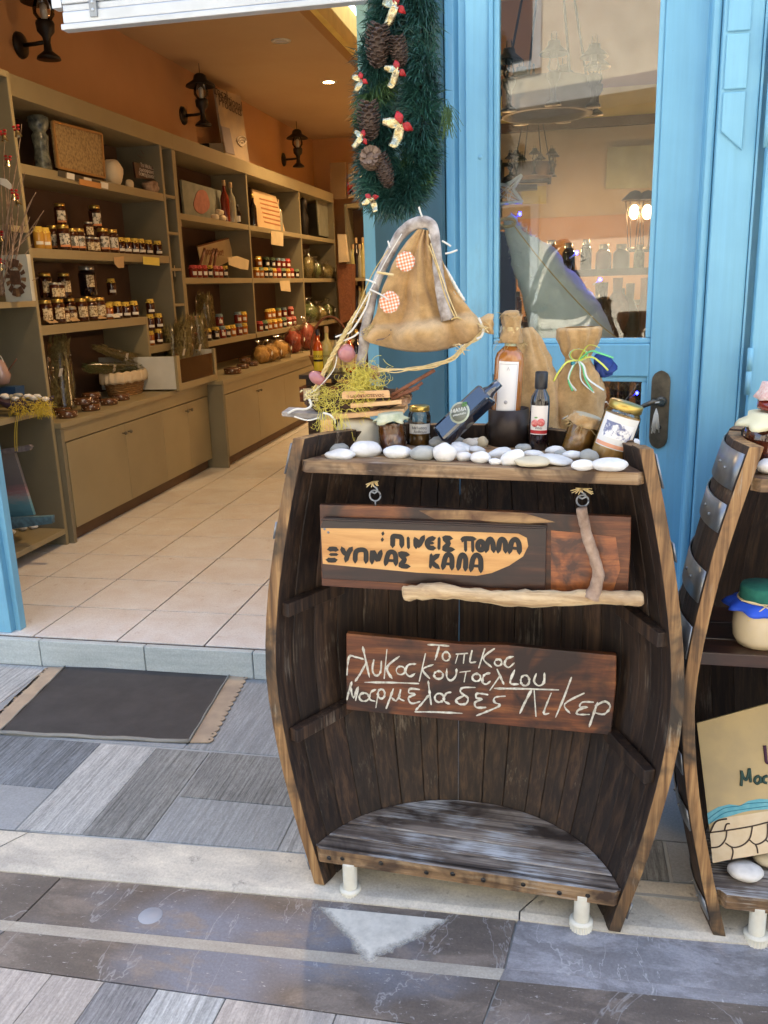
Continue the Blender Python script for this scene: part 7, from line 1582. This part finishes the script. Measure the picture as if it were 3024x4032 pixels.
def cone(px, py, h, r, tx, ty, m, flip=False):
    c = at(px, py, Y=YG-.075); T = Matrix.Translation(c)@Matrix.Rotation(ty, 4, 'Y')@Matrix.Rotation(tx, 4, 'X')
    mb = MB().ell((0, 0, 0), (r*.72, r*.72, h*.46), 12, 8, M=None); mb.v = [tuple(T@V(q)) for q in mb.v]
    n = 70
    for k in range(n):
        f = (k+.5)/n; z = h*(.5-f); a = k*2.39996; rr = r*sin(pi*min(1, .12+f*.88))**.6; L = r*.42
        R_ = V((cos(a), sin(a), 0)); S_ = V((-sin(a), cos(a), 0)); b_ = V((0, 0, z))+R_*rr*.6; w_ = r*.30
        tip = b_+R_*L+V((0, 0, L*.55)); vs = [b_-S_*w_*.6, b_+S_*w_*.6, tip+S_*w_*.8-V((0, 0, .001)), tip+R_*L*.22+V((0, 0, .001)), tip-S_*w_*.8-V((0, 0, .001))]
        vs2 = [q+V((0, 0, -r*.075)) for q in vs]
        mb.add([T@q for q in vs+vs2], [(0, 1, 2, 3, 4), (9, 8, 7, 6, 5), (1, 6, 7, 2), (2, 7, 8, 3), (3, 8, 9, 4), (4, 9, 5, 0)])
    part('pine_cone', mb, m, gd)
cone(816, 100, .098, .031, .3, .12, cm); cone(862, 112, .07, .022, .3, -.1, cm); cone(797, 262, .092, .029, .25, .0, cm); cone(803, 345, .05, .028, 1.25, .2, cml); cone(831, 370, .085, .022, .3, -.25, cm)
def bow(px, py, s_, ang, seed):
    c = at(px, py, Y=YG-.10); rs2 = random.Random(seed); k = s_*SG
    def fr(x, y, z=0): q = Matrix.Rotation(ang, 3, 'Y')@V((x*k, -z*k, y*k)); return c+q
    for i, (a_, L, w_) in enumerate(((2.95, 30, 7), (4.25, 36, 8))):
        rows = []
        for j in range(7):
            t_ = j/6; cx, cy = cos(a_)*L*t_, sin(a_)*L*t_; nx, ny = -sin(a_), cos(a_); ww = w_*(.35+.75*sin(pi*min(1, t_*.72+.1))); zz = 5*sin(t_*4+seed)+4*noise.noise(V((t_*6, seed, i)))
            rows.append([fr(cx+nx*ww*q, cy+ny*ww*q, zz+3*q*q*sin(t_*5+i)) for q in (-1, -.5, 0, .5, 1)])
        part('gold_tail', MB().grid(rows), M_['goldfoil'], gd, solid=.0005)
    for i, (a_, L) in enumerate(((1.9, 20), (-.5, 20))):
        rows = []
        for j in range(6):
            t_ = j/5; cx, cy = cos(a_)*L*t_, sin(a_)*L*t_; nx, ny = -sin(a_), cos(a_); ww = 7*(t_*2 if t_ < .5 else 2-2*t_)+.6; rows.append([fr(cx+nx*ww*q, cy+ny*ww*q, 6*sin(t_*3)+2*q) for q in (-1, -.4, .4, 1)])
        part('red_petal', MB().grid(rows), M_['red'], gd, solid=.0005)
bow(858, 14, 1.1, .2, 1); bow(860, 152, 1.0, .1, 2); bow(868, 268, 1.35, 0, 3); bow(782, 172, .75, .1, 5); bow(784, 298, .8, .5, 7); bow(803, 428, .8, -.7, 9)
mb = MB()
for k in range(60):
    c = at(965+rs.gauss(0, 6), 385+rs.gauss(0, 8)-150, Y=YG-.05); mb.tube([c, c+V((rs.uniform(-.02, .03), rs.uniform(-.02, .01), rs.uniform(-.07, -.02)))], .0007, 3)
tag(part('lime_sprig', mb, g2, gd), kind='stuff')

# ------------------------------------------------------------------ second barrel at the right
CO = -.12
br2 = barrel('barrel_stand', 'second half barrel stand with steel hoops, cut off by right edge', (.757, 1.80, 0), -radians(1), 0, hoops=((1.075, 1.15), (.985, 1.045), (.83, .90), (.70, .775), (.42, .47), (.28, .33), (.05, .10)), seed=9)
ZB2 = .125
planked(br2, 'bottom_plank', ZB2, .038, [-.004, .075, .13, .2, RI(ZB2)-CO-.004], RI(ZB2)-.004, M_['greyplank'], .372)
planked(br2, 'middle_plank', .71, .03, [.02, .1, .2, .31], RI(.71)-.004, M_['boarddark'])
planked(br2, 'top_plank', 1.10, .028, [.0, .08, .16, .24], RI(1.1)-.004, M_['topplank'], .37)
foot(-.285, .012, br2, -.002); foot(.285, .012, br2, -.002); foot(-.1, .22, br2); foot(.1, .22, br2)
# jars on it
def T0(p, tilt=0): return Matrix.Translation(p)@Matrix.Rotation(radians(tilt), 4, 'Y')
p = at(1645, 1400, Z=.711); p.y += .03; T = T0(p)
j = thing('cream_jar', 'jar of pale cream with green felt lid and blue paper collar', 'jar', p.to_tuple())
r = .058
part('glass_body', MB().lathe([(0, 0), (r*.82, .002), (r*.95, .018), (r, .045), (r*.97, .08), (r*.86, .10), (0, .10)], 28, T), plain('pale_cream', (.58, .46, .27), .2, (.62, .52, .36), 14, coat=.4), j)
part('felt_lid', MB().lathe([(r*.80, .104), (r*.82, .108), (r*.80, .132), (r*.76, .136), (0, .136)], 28, T), plain('green_felt', (.02, .16, .11), .95, (.015, .12, .085), 60), j)
part('paper_collar', ruffle(r, .086, .102, .104, T, 48, .10, 1, 1.28), plain('blue_tissue', (.02, .09, .62), .7), j, solid=.0008)
part('raffia_tie', MB().tube([T@V((r*.86*cos(a_), r*.86*sin(a_), .106)) for a_ in [2*pi*q/24 for q in range(25)]], .0022, 6), M_['raffia'], j)
rb = MB(); q0 = T@V((-.004, -r*.9, .104))
for d in ((-.035, -.01, -.03), (.03, -.01, -.035), (.012, -.012, .018), (-.05, 0, .012), (.02, -.006, -.02)): rb.tube(dense([q0, q0+V(d)*.5+V((0, -.006, .004)), q0+V(d)], 3), .0014, 5)
part('raffia_bow', rb, M_['raffia'], j)
p = at(1668, 1012, Z=1.101); p.y += .03; T = T0(p)
j = thing('fruit_jar', 'dark fruit jar with pale yellow cloth, on top of second barrel', 'jar', p.to_tuple()); r = .056
part('glass_body', MB().lathe([(0, 0), (r*.85, .002), (r, .02), (r, .07), (r*.8, .098), (0, .098)], 28, T), plain('dark_fruit', (.16, .035, .010), .08, (.03, .008, .005), 22, coat=1), j)
part('cloth_cap', ruffle(r*.95, .086, .104, .116, T, 44, .12, 3, 1.32), plain('pale_yellow_cloth', (.72, .70, .48), .85), j, solid=.001)
T = T0(p+V((.004, 0, .1165)), 8)
j2 = thing('small_jar', 'small dark jar with pink gingham cap stacked on the fruit jar', 'jar', (p+V((0, 0, .117))).to_tuple()); r = .042
part('glass_body', MB().lathe([(0, 0), (r*.9, .002), (r*.95, .02), (0, .03)], 24, T), M_['jamred'], j2)
part('cloth_cap', ruffle(r, .022, .04, .058, T, 40, .08, 6, 1.08), plain('pink_gingham', (.62, .34, .30), .9, (.7, .6, .55), 200), j2, solid=.001)
o = part('pebble', MB().ell((0, 0, 0), (.03, .022, .016), 18, 12, .15, 6), W_, None); o.location = at(1662, 1005, Z=1.116)-V((0, .01, 0)); tag(o, 'white pebble beside the fruit jar on the second barrel', 'pebble')
# painted board in the second barrel
LA = V((-.0, 0, 0)); bpA, bpB, bpC = at(1505, 1562, Y=1.98), at(1541, 1865, Y=1.87), at(1659, 1838, Y=1.87)
ux = (bpC-bpB).normalized(); uy = (bpA-bpB).normalized(); un = ux.cross(uy).normalized(); hb = (bpA-bpB).length; wb = .52
TBp = Matrix(((ux.x, uy.x, un.x, bpB.x), (ux.y, uy.y, un.y, bpB.y), (ux.z, uy.z, un.z, bpB.z), (0, 0, 0, 1)))
pbd = thing('painted_board', 'sand coloured board with painted blue hills and cobbles in the second barrel', 'painted board', bpB.to_tuple())
part('board', MB().box(0, wb, 0, hb, -.012, 0, TBp), plain('sand_paint', (.50, .38, .19), .8, (.38, .30, .17), 9, .2), pbd, .001)
kx = wb/ (wb/(ux.length)); 
def bpt(x, y, lift=.0008):      # zoomed right-edge view -> board plane
    r_ = ray((2524+x/1.844)*.5486, (2600+y/1.844)*.5486); t_ = (bpB-CAM).dot(un)/r_.dot(un); return CAM+r_*t_+un*lift
def band(top, bot, m, nm, lift=.0006):
    mb = MB()
    for i in range(len(top)-1): mb.add([bpt(*top[i], lift), bpt(*top[i+1], lift), bpt(*bot[i+1], lift), bpt(*bot[i], lift)], [(0, 1, 2, 3)])
    part(nm, mb, m, pbd)
band([(480, 1110), (560, 1065), (640, 1045), (720, 1055), (780, 1020), (860, 1005), (940, 1010), (1100, 980)], [(490, 1190), (570, 1150), (650, 1130), (730, 1105), (800, 1090), (870, 1085), (940, 1080), (1100, 1060)], plain('sky_blue_paint', (.08, .33, .42), .7, (.16, .42, .48), 60), 'painted_hills')
band([(500, 1240), (540, 1180), (620, 1140), (760, 1120), (940, 1090), (1100, 1070)], [(520, 1470), (600, 1455), (680, 1440), (780, 1425), (940, 1395), (1100, 1360)], plain('pale_stone_paint', (.60, .47, .30), .8, (.66, .55, .38), 40), 'painted_stones')
def bstroke(L, r_, m, nm):
    Q = dense([bpt(x, y, .0012) for x, y in L], 4) if len(L) > 2 else [bpt(x, y, .0012) for x, y in L]
    part(nm, MB().tube(Q, r_, 5, flat=1), m, pbd)
dl = plain('dark_painted_line', (.05, .03, .02), .7); bl_ = plain('blue_line', (.02, .2, .3), .7); tg = plain('dark_green_paint', (.02, .06, .05), .7); tp = plain('dark_purple_paint', (.05, .01, .04), .7)
for L in ([(500, 1250), (620, 1235), (800, 1205), (940, 1170), (1100, 1135)], [(505, 1245), (545, 1170), (625, 1150)], [(605, 1235), (620, 1190), (645, 1185)], [(510, 1360), (570, 1350), (612, 1300), (622, 1240)], [(612, 1325), (670, 1358), (740, 1340), (790, 1290), (808, 1205)], [(655, 1450), (668, 1390), (655, 1350)], [(785, 1300), (830, 1335), (880, 1320), (915, 1280), (918, 1185)], [(848, 1400), (842, 1360), (830, 1335)], [(900, 1300), (960, 1330), (1040, 1290)]): bstroke(L, .0018, dl, 'painted_outline')
for L in ([(490, 1150), (600, 1075), (700, 1060), (780, 1040), (940, 1030)], [(500, 1185), (600, 1110), (720, 1085), (940, 1055)]): bstroke(L, .0007, bl_, 'painted_outline')
for L in ([(727, 912), (731, 850), (728, 800)], [(728, 802), (745, 850), (762, 868), (776, 835), (786, 785), (795, 885)], [(862, 840), (835, 848), (825, 875), (845, 895), (868, 870), (862, 842), (872, 890)], [(920, 838), (892, 850), (890, 880), (915, 890)], [(940, 850), (965, 845), (975, 885), (945, 890)]): bstroke(L, .0034, tg, 'painted_letter')
for L in ([(897, 618), (905, 690), (914, 742), (960, 735)], [(970, 640), (1010, 640)]): bstroke(L, .004, tp, 'painted_letter')
for (x, y, w_, m, lb, Z) in ((1613, 1897, 78, W_, 'flat white pebble on the bottom plank of the second barrel', ZB2), (1668, 1868, 80, B_, 'beige pebble behind the white one in the second barrel', ZB2+.01)):
    o = part('pebble', MB().ell((0, 0, 0), (w_*.00052, .03, .020), 20, 12, .1, x), m, None); q = at(x, y+12, Z=Z); o.location = (q.x, q.y+.02, Z+.019); tag(o, lb, 'pebble')
print('garland, barrel2 ok')
